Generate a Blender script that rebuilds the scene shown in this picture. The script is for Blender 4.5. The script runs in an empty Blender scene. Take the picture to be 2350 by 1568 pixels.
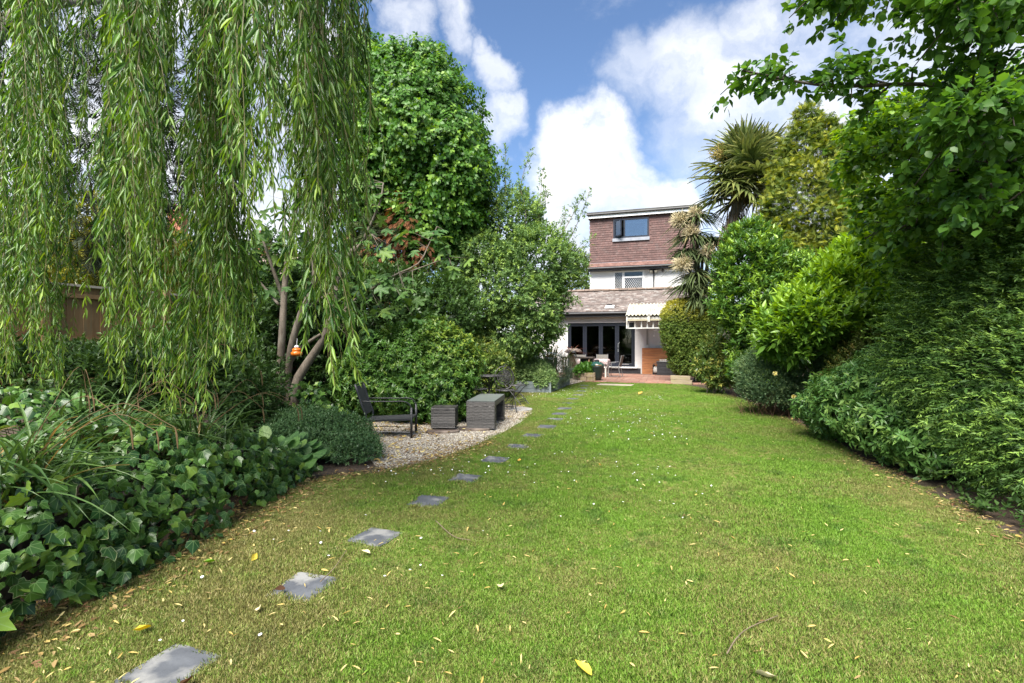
import bpy, math
import numpy as np
from mathutils import Vector, Matrix
R = math.radians
PI = math.pi
scene = bpy.context.scene
COL = scene.collection

# ------------------------------------------------------------------ camera
# Eye 1.5 m above the lawn, level, looking along +Y.  The garden itself runs 18 degrees to the right of that.
cam_d = bpy.data.cameras.new('camera')
cam = bpy.data.objects.new('camera', cam_d)
COL.objects.link(cam)
cam.location = (0, 0, 1.5)
cam.rotation_euler = (R(90), 0, 0)
cam_d.sensor_width = 36.0
cam_d.lens = 17.62
cam_d.clip_start = 0.05
cam_d.clip_end = 2000
scene.camera = cam

# ------------------------------------------------------------------ sun, sky, exposure
SUN_DIR = Vector((-0.24, -0.58, 0.82)).normalized()      # towards the sun: high, behind the camera and a little to the left
sun_d = bpy.data.lights.new('sun', 'SUN')
sun = bpy.data.objects.new('sun', sun_d)
COL.objects.link(sun)
sun.rotation_euler = (-SUN_DIR).to_track_quat('-Z', 'Y').to_euler()
sun.location = (10, -10, 30)
sun_d.energy = 4.4
sun_d.angle = R(40)                                      # veiled by thin cloud: soft shadows
sun_d.color = (1.0, 0.95, 0.87)

vs = scene.view_settings
vs.view_transform = 'Standard'
vs.look = 'None'
vs.gamma = 1.0
vs.use_curve_mapping = False
vs.exposure = 1.6
scene.cycles.max_bounces = 7
scene.cycles.diffuse_bounces = 4
scene.cycles.glossy_bounces = 3
scene.cycles.transmission_bounces = 4
scene.cycles.transparent_max_bounces = 8
scene.cycles.caustics_reflective = False
scene.cycles.caustics_refractive = False
scene.cycles.sample_clamp_indirect = 4.0

def make_world():
    w = bpy.data.worlds.new('World')
    scene.world = w
    w.use_nodes = True
    nt = w.node_tree
    nt.nodes.clear()
    N, L = nt.nodes.new, nt.links.new
    out = N('ShaderNodeOutputWorld')
    bg = N('ShaderNodeBackground'); bg.inputs['Strength'].default_value = 0.072
    L(bg.outputs[0], out.inputs[0])
    sky = N('ShaderNodeTexSky'); sky.sky_type = 'NISHITA'; sky.sun_disc = False
    sky.sun_elevation = math.asin(SUN_DIR.z)
    sky.sun_rotation = math.atan2(SUN_DIR.x, SUN_DIR.y)
    sky.altitude = 600; sky.air_density = 1.0; sky.dust_density = 0.25; sky.ozone_density = 4.5
    tc = N('ShaderNodeTexCoord')
    # ragged direction
    nv = N('ShaderNodeTexNoise'); nv.inputs['Scale'].default_value = 5.5; nv.inputs['Detail'].default_value = 7
    nv.inputs['Roughness'].default_value = 0.6
    L(tc.outputs['Generated'], nv.inputs['Vector'])
    sub = N('ShaderNodeVectorMath'); sub.operation = 'SUBTRACT'; sub.inputs[1].default_value = (.5, .5, .5)
    L(nv.outputs['Color'], sub.inputs[0])
    scl = N('ShaderNodeVectorMath'); scl.operation = 'SCALE'; scl.inputs['Scale'].default_value = 0.24
    L(sub.outputs[0], scl.inputs[0])
    add = N('ShaderNodeVectorMath'); add.operation = 'ADD'
    L(tc.outputs['Generated'], add.inputs[0]); L(scl.outputs[0], add.inputs[1])
    nrm = N('ShaderNodeVectorMath'); nrm.operation = 'NORMALIZE'
    L(add.outputs[0], nrm.inputs[0])
    prev = None
    # cumulus heaps: direction (azimuth right of +Y, elevation), outer and inner radius in degrees, strength
    heaps = [(8.5, 17.5, 8.0, 4.2, 1.0), (5, 12, 8.0, 4.0, 1.0), (14, 12, 8, 4.0, 1.0), (-2, 8, 8, 4, .9),
             (20, 27.5, 6.5, .6, .62), (24, 24, 6, 1.0, .7), (14, 27, 5, .6, .5), (28, 29, 6, 1, .6),
             (-2.0, 24, 3.6, .8, .75), (-2.5, 28.5, 3.0, .4, .65), (-5.5, 32.5, 3.4, .5, .6), (22, 20, 7, 1, .45),
             (-12, 33, 3.6, .5, .6), (-28, 20, 17, 9, 1.0), (-45, 14, 24, 14, 1.0), (48, 22, 17, 8, .95), (62, 30, 22, 9, .9),
             (33, 12, 14, 8, 1.0), (-70, 30, 24, 10, .9),
             (110, 35, 25, 8, .9), (160, 30, 24, 8, .9), (-120, 25, 26, 9, .9), (-160, 45, 22, 8, .9), (90, 65, 18, 6, .8), (-80, 60, 20, 6, .8)]
    for az, el, ro, ri, st in heaps:
        c = (math.sin(R(az))*math.cos(R(el)), math.cos(R(az))*math.cos(R(el)), math.sin(R(el)))
        d = N('ShaderNodeVectorMath'); d.operation = 'DOT_PRODUCT'; d.inputs[1].default_value = c
        L(nrm.outputs[0], d.inputs[0])
        m = N('ShaderNodeMapRange'); m.interpolation_type = 'SMOOTHSTEP'
        m.inputs['From Min'].default_value = math.cos(R(ro)); m.inputs['From Max'].default_value = math.cos(R(ri))
        m.inputs['To Max'].default_value = st
        L(d.outputs['Value'], m.inputs['Value'])
        if prev is None:
            prev = m.outputs[0]
        else:
            mx = N('ShaderNodeMath'); mx.operation = 'MAXIMUM'
            L(prev, mx.inputs[0]); L(m.outputs[0], mx.inputs[1]); prev = mx.outputs[0]
    # thin wisps everywhere
    mp = N('ShaderNodeMapping'); mp.inputs['Scale'].default_value = (3.2, 3.2, 6.0); mp.inputs['Rotation'].default_value = (.3, .5, .4)
    L(tc.outputs['Generated'], mp.inputs['Vector'])
    wn = N('ShaderNodeTexNoise'); wn.inputs['Scale'].default_value = 1.6; wn.inputs['Detail'].default_value = 9; wn.inputs['Roughness'].default_value = .62
    L(mp.outputs[0], wn.inputs['Vector'])
    wr = N('ShaderNodeMapRange'); wr.interpolation_type = 'SMOOTHSTEP'
    wr.inputs['From Min'].default_value = .52; wr.inputs['From Max'].default_value = .84; wr.inputs['To Max'].default_value = .65
    L(wn.outputs['Fac'], wr.inputs['Value'])
    # break the heaps up
    bn = N('ShaderNodeTexNoise'); bn.inputs['Scale'].default_value = 9; bn.inputs['Detail'].default_value = 8; bn.inputs['Roughness'].default_value = .6
    L(nrm.outputs[0], bn.inputs['Vector'])
    br = N('ShaderNodeMapRange'); br.inputs['From Min'].default_value = .30; br.inputs['From Max'].default_value = .60
    br.inputs['To Min'].default_value = .32; br.inputs['To Max'].default_value = 1.08
    L(bn.outputs['Fac'], br.inputs['Value'])
    ml = N('ShaderNodeMath'); ml.operation = 'MULTIPLY'; ml.use_clamp = True
    L(prev, ml.inputs[0]); L(br.outputs[0], ml.inputs[1])
    sm = N('ShaderNodeMath'); sm.operation = 'MAXIMUM'; sm.use_clamp = True
    L(ml.outputs[0], sm.inputs[0]); L(wr.outputs[0], sm.inputs[1])
    # grey-blue undersides
    cn = N('ShaderNodeTexNoise'); cn.inputs['Scale'].default_value = 4; cn.inputs['Detail'].default_value = 5
    L(nrm.outputs[0], cn.inputs['Vector'])
    cr = N('ShaderNodeMix'); cr.data_type = 'RGBA'
    cr.inputs[6].default_value = (4.2, 4.5, 5.1, 1); cr.inputs[7].default_value = (6.4, 6.4, 6.45, 1)
    cm = N('ShaderNodeMapRange'); cm.inputs['From Min'].default_value = .38; cm.inputs['From Max'].default_value = .58
    L(cn.outputs['Fac'], cm.inputs['Value']); L(cm.outputs[0], cr.inputs[0])
    mix = N('ShaderNodeMix'); mix.data_type = 'RGBA'
    L(sm.outputs[0], mix.inputs[0]); L(sky.outputs[0], mix.inputs[6]); L(cr.outputs[2], mix.inputs[7])
    L(mix.outputs[2], bg.inputs['Color'])
make_world()

# ------------------------------------------------------------------ helpers
F = 1150.0
def at(x, y, Y):
    """point seen in direction (x, y) of the 2350 x 1568 survey view at distance Y"""
    return np.array([(x-1175)/F*Y, Y, 1.5-(y-784)/F*Y])
def gr(x, y, z=0.0):
    """point of the ground (height z) in that direction"""
    Y = (1.5-z)*F/(y-784)
    return np.array([(x-1175)/F*Y, Y, z])
C18, S18 = math.cos(R(18)), math.sin(R(18))
def gd(a, b, z=0.0):
    """garden frame: a across, b along the garden"""
    return np.array([a*C18+b*S18, -a*S18+b*C18, z])
PM = {}
def M4(loc=(0, 0, 0), rz=0, s=1.0):
    return Matrix.Translation(Vector(loc)) @ Matrix.Rotation(rz, 4, 'Z') @ Matrix.Scale(s, 4)
def tag(o, label=None, cat=None, group=None, kind=None):
    if label: o['label'] = label
    if cat: o['category'] = cat
    if group: o['group'] = group
    if kind: o['kind'] = kind
    return o
def thing(name, loc, label, cat, rz=0, group=None, kind=None):
    o = bpy.data.objects.new(name, None)
    COL.objects.link(o)
    o.empty_display_size = .1
    o.location = tuple(float(v) for v in loc); o.rotation_euler = (0, 0, rz)
    PM[o.name] = M4(o.location, rz)
    return tag(o, label, cat, group, kind)
def link(name, me, parent=None, local=False, label=None, kind=None, M=None):
    """link mesh data as an object; world coordinates unless local"""
    o = bpy.data.objects.new(name, me)
    COL.objects.link(o)
    if M is not None: o.matrix_basis = M
    if parent is not None:
        o.parent = parent
        pm = PM.get(parent.name)
        if pm is None: pm = Matrix()
        if not local: o.matrix_parent_inverse = pm.inverted()
        PM[o.name] = pm if local else Matrix()
    if label: o['label'] = label
    if kind: o['kind'] = kind
    return o

class MB:
    def __init__(s): s.v = []; s.f = []
    def add(s, verts, faces):
        n = len(s.v); s.v.extend([tuple(map(float, p)) for p in verts])
        s.f.extend([tuple(i+n for i in f) for f in faces]); return s
    def box(s, x0, x1, y0, y1, z0, z1):
        return s.add([(x0,y0,z0),(x1,y0,z0),(x1,y1,z0),(x0,y1,z0),(x0,y0,z1),(x1,y0,z1),(x1,y1,z1),(x0,y1,z1)],
                     [(0,3,2,1),(4,5,6,7),(0,1,5,4),(1,2,6,5),(2,3,7,6),(3,0,4,7)])
    def obox(s, c, ax, ay, az):
        c = np.array(c, float); ax, ay, az = (np.array(q, float) for q in (ax, ay, az))
        V = [c+i*ax+j*ay+k*az for k in (-1, 1) for i, j in ((-1,-1),(1,-1),(1,1),(-1,1))]
        return s.add(V, [(0,3,2,1),(4,5,6,7),(0,1,5,4),(1,2,6,5),(2,3,7,6),(3,0,4,7)])
    def bar(s, a, b, w, h=None, up=(0, 0, 1)):
        a, b = np.array(a, float), np.array(b, float); d = b-a; l = np.linalg.norm(d); d = d/l
        u = np.array(up, float)
        if abs(d@u) > .95: u = np.array([0., 1., 0.])
        x = np.cross(d, u); x /= np.linalg.norm(x); z = np.cross(x, d)
        return s.obox((a+b)/2, x*w/2, d*l/2, z*(h or w)/2)
    def tube(s, pts, r, n=8, closed=False, cap=True):
        pts = np.array(pts, float); m = len(pts)
        r = np.full(m, r, float) if np.isscalar(r) else np.array(r, float)
        if closed: t = np.roll(pts, -1, 0)-np.roll(pts, 1, 0)
        else: t = np.gradient(pts, axis=0)
        t /= np.linalg.norm(t, axis=1)[:, None]+1e-12
        u = np.array([0., 0., 1.]) if abs(t[0, 2]) < .9 else np.array([1., 0., 0.])
        V = []
        a = np.arange(n)*2*PI/n
        for i in range(m):
            x = np.cross(t[i], u); x /= np.linalg.norm(x)+1e-12
            u = np.cross(x, t[i])
            V.extend(pts[i]+r[i]*(np.cos(k)*x+np.sin(k)*u) for k in a)
        Fc = []
        for i in range(m if closed else m-1):
            j = (i+1) % m
            for k in range(n):
                l = (k+1) % n
                Fc.append((i*n+k, i*n+l, j*n+l, j*n+k))
        if cap and not closed:
            Fc.append(tuple(range(n-1, -1, -1))); Fc.append(tuple((m-1)*n+k for k in range(n)))
        return s.add(V, Fc)
    def lathe(s, prof, c=(0, 0, 0), n=24):
        V = []; Fc = []; m = len(prof)
        for rr, z in prof:
            V.extend((c[0]+rr*math.cos(2*PI*k/n), c[1]+rr*math.sin(2*PI*k/n), c[2]+z) for k in range(n))
        for i in range(m-1):
            for k in range(n):
                l = (k+1) % n
                Fc.append((i*n+k, i*n+l, (i+1)*n+l, (i+1)*n+k))
        Fc.append(tuple(range(n-1, -1, -1))); Fc.append(tuple((m-1)*n+k for k in range(n)))
        return s.add(V, Fc)
    def prism(s, poly, z0, z1):
        n = len(poly)
        V = [(p[0], p[1], z0) for p in poly]+[(p[0], p[1], z1) for p in poly]
        return s.add(V, [tuple(range(n-1, -1, -1)), tuple(range(n, 2*n))]+[(i, (i+1) % n, n+(i+1) % n, n+i) for i in range(n)])
    def mesh(s, name, mat, smooth=False):
        me = bpy.data.meshes.new(name); me.from_pydata(s.v, [], s.f); me.validate()
        if mat: me.materials.append(mat)
        if smooth: me.polygons.foreach_set('use_smooth', np.ones(len(me.polygons), bool))
        return me
    def build(s, name, mat, parent=None, local=False, smooth=False, bev=0, label=None, kind=None):
        o = link(name, s.mesh(name, mat, smooth), parent, local, label, kind)
        if bev:
            b = o.modifiers.new('bevel', 'BEVEL'); b.width = bev; b.segments = 2; b.limit_method = 'ANGLE'
        return o

# ------------------------------------------------------------------ materials
def newmat(name):
    m = bpy.data.materials.new(name); m.use_nodes = True
    nt = m.node_tree; b = nt.nodes['Principled BSDF']
    return m, nt, b
def surf(name, c1, c2=None, scale=6.0, rough=.7, bump=.0, bscale=None, metal=0, spec=.5, rand=0.0, detail=6, stretch=None, c3=None, s3=1.2, dist=.01):
    """two-tone surface with noise, optional third tone in big patches, bump and a random tone for each object"""
    m, nt, b = newmat(name)
    N, L = nt.nodes.new, nt.links.new
    b.inputs['Roughness'].default_value = rough; b.inputs['Metallic'].default_value = metal
    b.inputs['Specular IOR Level'].default_value = spec
    c2 = c2 or c1
    tc = N('ShaderNodeTexCoord'); src = tc.outputs['Object']
    if stretch:
        mp = N('ShaderNodeMapping'); mp.inputs['Scale'].default_value = stretch; L(src, mp.inputs[0]); src = mp.outputs[0]
    oi = N('ShaderNodeObjectInfo')
    if rand:
        ad = N('ShaderNodeVectorMath'); ad.operation = 'MULTIPLY_ADD'; ad.inputs[1].default_value = (1, 1, 1)
        cx = N('ShaderNodeCombineXYZ'); mu = N('ShaderNodeMath'); mu.operation = 'MULTIPLY'; mu.inputs[1].default_value = 37.0
        L(oi.outputs['Random'], mu.inputs[0]); L(mu.outputs[0], cx.inputs[0]); L(mu.outputs[0], cx.inputs[2])
        L(src, ad.inputs[0]); L(cx.outputs[0], ad.inputs[2]); src = ad.outputs[0]
    no = N('ShaderNodeTexNoise'); no.inputs['Scale'].default_value = scale; no.inputs['Detail'].default_value = detail; no.inputs['Roughness'].default_value = .6
    L(src, no.inputs['Vector'])
    rg = N('ShaderNodeMapRange'); rg.inputs['From Min'].default_value = .32; rg.inputs['From Max'].default_value = .68
    L(no.outputs['Fac'], rg.inputs['Value'])
    mx = N('ShaderNodeMix'); mx.data_type = 'RGBA'
    mx.inputs[6].default_value = (*c1, 1); mx.inputs[7].default_value = (*c2, 1)
    L(rg.outputs[0], mx.inputs[0]); col = mx.outputs[2]
    if c3:
        n3 = N('ShaderNodeTexNoise'); n3.inputs['Scale'].default_value = s3; n3.inputs['Detail'].default_value = 5
        L(src, n3.inputs['Vector'])
        r3 = N('ShaderNodeMapRange'); r3.inputs['From Min'].default_value = .52; r3.inputs['From Max'].default_value = .66
        L(n3.outputs['Fac'], r3.inputs['Value'])
        m3 = N('ShaderNodeMix'); m3.data_type = 'RGBA'; m3.inputs[7].default_value = (*c3, 1)
        L(r3.outputs[0], m3.inputs[0]); L(col, m3.inputs[6]); col = m3.outputs[2]
    if rand:
        at_ = N('ShaderNodeAttribute'); at_.attribute_name = 'tint'
        sm = N('ShaderNodeMath'); sm.operation = 'ADD'; L(oi.outputs['Random'], sm.inputs[0]); L(at_.outputs['Fac'], sm.inputs[1])
        fr = N('ShaderNodeMath'); fr.operation = 'FRACT'; L(sm.outputs[0], fr.inputs[0])
        hs = N('ShaderNodeHueSaturation')
        mv = N('ShaderNodeMapRange'); mv.inputs['To Min'].default_value = 1-rand; mv.inputs['To Max'].default_value = 1+rand
        L(fr.outputs[0], mv.inputs['Value']); L(mv.outputs[0], hs.inputs['Value']); L(col, hs.inputs['Color']); col = hs.outputs[0]
    L(col, b.inputs['Base Color'])
    if bump:
        bn = N('ShaderNodeTexNoise'); bn.inputs['Scale'].default_value = bscale or scale*4; bn.inputs['Detail'].default_value = 6
        L(src, bn.inputs['Vector'])
        bu = N('ShaderNodeBump'); bu.inputs['Strength'].default_value = bump; bu.inputs['Distance'].default_value = dist
        L(bn.outputs['Fac'], bu.inputs['Height']); L(bu.outputs[0], b.inputs['Normal'])
    return m
def leafmat(name, dark, light, young=None, rough=.42, trans=.3, spec=.28, rim=None, veins=None):
    """leaf: tint attribute runs from dark to light, young attribute to the colour of new shoots and of leaves painted as sunlit, rim to a pale margin"""
    m, nt, b = newmat(name)
    N, L = nt.nodes.new, nt.links.new
    b.inputs['Roughness'].default_value = rough; b.inputs['Specular IOR Level'].default_value = spec
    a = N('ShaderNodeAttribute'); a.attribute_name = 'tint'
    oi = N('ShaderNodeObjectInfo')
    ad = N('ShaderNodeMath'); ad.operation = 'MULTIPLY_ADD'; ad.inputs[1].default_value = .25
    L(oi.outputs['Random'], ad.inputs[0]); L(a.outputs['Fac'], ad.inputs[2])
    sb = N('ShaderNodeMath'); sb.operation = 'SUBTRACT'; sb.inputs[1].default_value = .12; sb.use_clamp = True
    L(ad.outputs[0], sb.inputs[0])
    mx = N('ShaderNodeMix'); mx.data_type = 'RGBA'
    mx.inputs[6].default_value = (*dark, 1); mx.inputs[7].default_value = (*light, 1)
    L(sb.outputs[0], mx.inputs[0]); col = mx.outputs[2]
    if young:
        y = N('ShaderNodeAttribute'); y.attribute_name = 'young'
        m2 = N('ShaderNodeMix'); m2.data_type = 'RGBA'; m2.inputs[7].default_value = (*young, 1)
        L(y.outputs['Fac'], m2.inputs[0]); L(col, m2.inputs[6]); col = m2.outputs[2]
    if rim:
        r_ = N('ShaderNodeAttribute'); r_.attribute_name = 'rim'
        m3 = N('ShaderNodeMix'); m3.data_type = 'RGBA'; m3.inputs[7].default_value = (*rim, 1)
        L(r_.outputs['Fac'], m3.inputs[0]); L(col, m3.inputs[6]); col = m3.outputs[2]
    if veins:
        # pale veins fanning out from the leaf base (leaf coordinates are stored as an attribute)
        lv = N('ShaderNodeAttribute'); lv.attribute_name = 'leafco'
        sp = N('ShaderNodeSeparateXYZ'); L(lv.outputs['Vector'], sp.inputs[0])
        an = N('ShaderNodeMath'); an.operation = 'ARCTAN2'; L(sp.outputs['X'], an.inputs[0]); L(sp.outputs['Y'], an.inputs[1])
        mu = N('ShaderNodeMath'); mu.operation = 'MULTIPLY'; mu.inputs[1].default_value = PI/veins; L(an.outputs[0], mu.inputs[0])
        sn = N('ShaderNodeMath'); sn.operation = 'SINE'; L(mu.outputs[0], sn.inputs[0])
        ab = N('ShaderNodeMath'); ab.operation = 'ABSOLUTE'; L(sn.outputs[0], ab.inputs[0])
        ln = N('ShaderNodeVectorMath'); ln.operation = 'LENGTH'; L(lv.outputs['Vector'], ln.inputs[0])
        pr = N('ShaderNodeMath'); pr.operation = 'MULTIPLY'; L(ab.outputs[0], pr.inputs[0]); L(ln.outputs['Value'], pr.inputs[1])
        vr = N('ShaderNodeMapRange'); vr.inputs['From Min'].default_value = .10; vr.inputs['From Max'].default_value = .02; vr.inputs['To Max'].default_value = .55; L(pr.outputs[0], vr.inputs['Value'])
        m4 = N('ShaderNodeMix'); m4.data_type = 'RGBA'; m4.inputs[7].default_value = (.20, .30, .12, 1)
        L(vr.outputs[0], m4.inputs[0]); L(col, m4.inputs[6]); col = m4.outputs[2]
    L(col, b.inputs['Base Color'])
    tr = N('ShaderNodeBsdfTranslucent')
    hs = N('ShaderNodeHueSaturation'); hs.inputs['Saturation'].default_value = 1.15; hs.inputs['Value'].default_value = 1.5; hs.inputs['Hue'].default_value = .485
    L(col, hs.inputs['Color']); L(hs.outputs[0], tr.inputs['Color'])
    ms = N('ShaderNodeMixShader'); ms.inputs[0].default_value = trans
    out = nt.nodes['Material Output']
    L(b.outputs[0], ms.inputs[1]); L(tr.outputs[0], ms.inputs[2]); L(ms.outputs[0], out.inputs['Surface'])
    return m

# ------------------------------------------------------------------ leaves in bulk
class T:
    """leaf template: base at the origin, length 1 along y, full width 1 along x, z is the leaf normal"""
    def __init__(s, v, f, rim=None):
        s.v = np.array(v, float); s.f = f; s.rim = None if rim is None else np.array(rim, float)
T_QUAD = T([(0,0,0),(.5,.45,.05),(0,1,-.10),(-.5,.45,.05)], [(0,1,2,3)])
T_FOLD = T([(0,0,0),(.5,.42,.09),(0,1,-.14),(-.5,.42,.09),(0,.5,.0)], [(0,1,2,4),(0,4,2,3)])
T_OVAL = T([(0,0,0),(.40,.22,.05),(.46,.58,.04),(0,1,-.12),(-.46,.58,.04),(-.40,.22,.05),(0,.45,.0)], [(0,1,2,6),(6,2,3),(0,6,4,5),(6,3,4)])
T_LANCE = T([(0,0,0),(.5,.33,.03),(.32,.72,.0),(0,1,-.10),(-.32,.72,.0),(-.5,.33,.03),(0,.4,-.02)], [(0,1,2,3,6),(0,6,3,4,5)])
def _ring(pts, inner=.8, cz=-.02):
    n = len(pts); c = np.array([0, .36, cz])
    P = np.array([(x, y, z) for x, y, z in pts]); Q = c+(P-c)*inner; Q[:, 2] -= .015
    V = np.vstack([P, Q, c[None]])
    Fc = [(i, (i+1) % n, n+(i+1) % n, n+i) for i in range(n)]+[(n+i, n+(i+1) % n, 2*n) for i in range(n)]
    return T(V, Fc, [1.0]*n+[0.0]*(n+1))
def lobed(half, drop=.12, inner=.86, skew=0.0):
    pts = [(x*(1+skew), y+skew*.1*x, -drop*(x*x*2+max(0, y-.4)**2)) for x, y in half]
    mir = [(-x*(1-skew), y-skew*.12*x, -drop*1.2*(x*x*2+max(0, y-.4)**2)) for x, y in half[::-1] if x > 1e-6]
    return _ring(pts+mir, inner)
T_IVY = lobed([(0, .06), (.22, -.08), (.44, .03), (.36, .24), (.54, .44), (.28, .56), (.15, .80), (0, 1.0)], .25)
T_IVYS = [lobed([(0, .06), (.22, -.08), (.44, .03), (.36, .24), (.54, .44), (.28, .56), (.15, .80), (0, 1.0)], .10, .9, .08),
          lobed([(0, .05), (.24, -.06), (.40, .08), (.38, .26), (.47, .42), (.31, .56), (.17, .80), (0, 1.0)], .45, .9, -.10),
          lobed([(0, .03), (.20, -.03), (.40, .10), (.43, .30), (.36, .50), (.26, .66), (.13, .85), (0, 1.0)], .7, .9, .15),
          lobed([(0, .08), (.18, -.10), (.40, -.02), (.32, .20), (.56, .40), (.24, .52), (.14, .78), (0, 1.05)], -.18, .9, -.05)]
_h = [(0, .05), (.24, -.06), (.40, .08), (.47, .42), (.31, .56), (0, 1.0)]
T_IVYLO = T([(x, y, -.4*(x*x*2+max(0, y-.4)**2)) for x, y in _h]+[(-x, y, -.5*(x*x*2+max(0, y-.4)**2)) for x, y in _h[::-1] if x > 0]+[(0, .36, -.02)], [(i, (i+1) % 10, 10) for i in range(10)], [0]*11)
T_FIG = lobed([(0, .02), (.22, -.05), (.48, .12), (.30, .28), (.17, .36), (.40, .46), (.55, .70), (.38, .74), (.13, .58), (.17, .85), (0, 1.0)], .25)
T_ROUND = lobed([(0, .0), (.25, .04), (.44, .28), (.48, .55), (.34, .85), (0, 1.0)], .3)
def _frond(nf=5, w=.085, ln=.5, droop=.18):
    V = []; Fc = []
    def strip(a, b, wa):
        a, b = np.array(a), np.array(b); d = b-a; d = d/np.linalg.norm(d); p = np.array([-d[1], d[0], 0])*wa/2
        n = len(V); V.extend([a, a+(b-a)*.55-p*1.15, b, a+(b-a)*.55+p*1.15]); Fc.append((n, n+1, n+2, n+3))
    z = lambda t: -droop*t*t
    strip((0, 0, 0), (0, 1, z(1)), w)
    for k in range(nf):
        t = .10+.75*k/nf; l = ln*(1-.75*t)
        for sgn in (-1, 1):
            strip((0, t, z(t)), (sgn*l*.75, t+l*.72, z(t)-.10*l), w)
    return T(V, Fc)
T_FROND = _frond(4, .10)
T_YEW = _frond(5, .065, .52, .25)

def unit(a): return a/(np.linalg.norm(a, axis=-1, keepdims=True)+1e-9)
def leaf_mesh(name, tm, P, D, Nn, Ln, W, mat, tint=None, young=None, rim=None):
    """one mesh of leaves: positions P, directions D, normals Nn, lengths, widths"""
    n = len(P); D = unit(D)
    X = unit(np.cross(D, Nn)); Z = np.cross(X, D)
    V = tm.v; k = len(V)
    Ln = np.broadcast_to(Ln, n)[:, None, None]; W = np.broadcast_to(W, n)[:, None, None]
    vv = P[:, None, :]+V[None, :, 0:1]*W*X[:, None, :]+V[None, :, 1:2]*Ln*D[:, None, :]+V[None, :, 2:3]*Ln*Z[:, None, :]
    me = bpy.data.meshes.new(name)
    me.vertices.add(n*k); me.vertices.foreach_set('co', vv.astype(np.float32).ravel())
    lens = np.array([len(f) for f in tm.f]); flat = np.concatenate([np.array(f) for f in tm.f])
    loops = (flat[None, :]+np.arange(n)[:, None]*k).ravel()
    tot = np.tile(lens, n); st = np.concatenate([[0], np.cumsum(tot)[:-1]])
    me.loops.add(len(loops)); me.loops.foreach_set('vertex_index', loops.astype(np.int32))
    me.polygons.add(len(tot)); me.polygons.foreach_set('loop_start', st.astype(np.int32))
    me.update(calc_edges=True)
    for nm, a in (('tint', tint), ('young', young)):
        if a is not None:
            at_ = me.attributes.new(nm, 'FLOAT', 'POINT'); at_.data.foreach_set('value', np.repeat(np.broadcast_to(a, n), k).astype(np.float32))
    if rim is not None and tm.rim is not None:
        at_ = me.attributes.new('rim', 'FLOAT', 'POINT')
        at_.data.foreach_set('value', (np.broadcast_to(rim, n)[:, None]*tm.rim[None]).astype(np.float32).ravel())
    if n*k < 60000 and tm.rim is not None:
        me.attributes.new('leafco', 'FLOAT_VECTOR', 'POINT').data.foreach_set('vector', np.tile(V*np.array([1, 1, 0])+np.array([0, -.02, 0]), (n, 1)).astype(np.float32).ravel())
    me.materials.append(mat)
    return me
def joined(name, meshes):
    """several numpy-made meshes as one"""
    import bmesh
    bm = bmesh.new()
    for m in meshes: bm.from_mesh(m)
    me = bpy.data.meshes.new(name); bm.to_mesh(me); bm.free()
    for m in meshes[0].materials: me.materials.append(m)
    for q in meshes[1:]:
        for m in q.materials:
            if m.name not in me.materials: me.materials.append(m)
    return me
def wob(p, f, ph=0.0):
    """cheap smooth 3-D noise, about -1..1"""
    x, y, z = p[:, 0]*f+ph, p[:, 1]*f+ph*1.7, p[:, 2]*f+ph*.6
    return (np.sin(x*1.3+1.7*np.sin(y*.9+z*.7))+np.sin(y*1.1+1.5*np.sin(z*1.2+x*.5)+2)+np.sin(z*1.4+1.6*np.sin(x*.8-y*.6)+4))/3
def lobes_points(lobes, n, rng, bump=.12, bf=3.0, shell=(.82, 1.0), gap=0.0, gf=2.2, zmin=.03, back=.3, boxy=False):
    """points and outward normals on a heap of ellipsoids"""
    Lb = np.array(lobes, float); A = (Lb[:, 3]*Lb[:, 5]+Lb[:, 4]*Lb[:, 5]+Lb[:, 3]*Lb[:, 4])
    Ps, Ns = [], []; got = 0
    for _ in range(40):
        m = max(200, int((n-got)*1.8))
        i = rng.choice(len(Lb), m, p=A/A.sum())
        d = unit(rng.normal(size=(m, 3))); c, r = Lb[i, :3], Lb[i, 3:6]
        if boxy: d = d/((abs(d)**4).sum(1)**.25)[:, None]
        k = 1+bump*(wob(d+i[:, None]*3.1, bf)+.6*wob(d+i[:, None]*1.7, bf*2.3, 3))
        u = rng.uniform(shell[0], shell[1], m)
        p = c+d*r*(k*u)[:, None]; nn = unit((d**3 if boxy else d)/r)
        ok = p[:, 2] > zmin
        for j in range(len(Lb)):
            q = (((p-Lb[j, :3])/Lb[j, 3:6])**2).sum(1)
            ok &= ~((q < .62) & (i != j))
        if gap: ok &= wob(p, gf, 5.0) > gap-1+rng.uniform(0, .25, m)
        v = unit(np.array([0, 0, 1.5])-p); face = (v*nn).sum(1)
        ok &= (face > -.25) | (rng.uniform(size=m) < back)
        Ps.append(p[ok]); Ns.append(nn[ok]); got += ok.sum()
        if got >= n: break
    return np.vstack(Ps)[:n], np.vstack(Ns)[:n]
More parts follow.
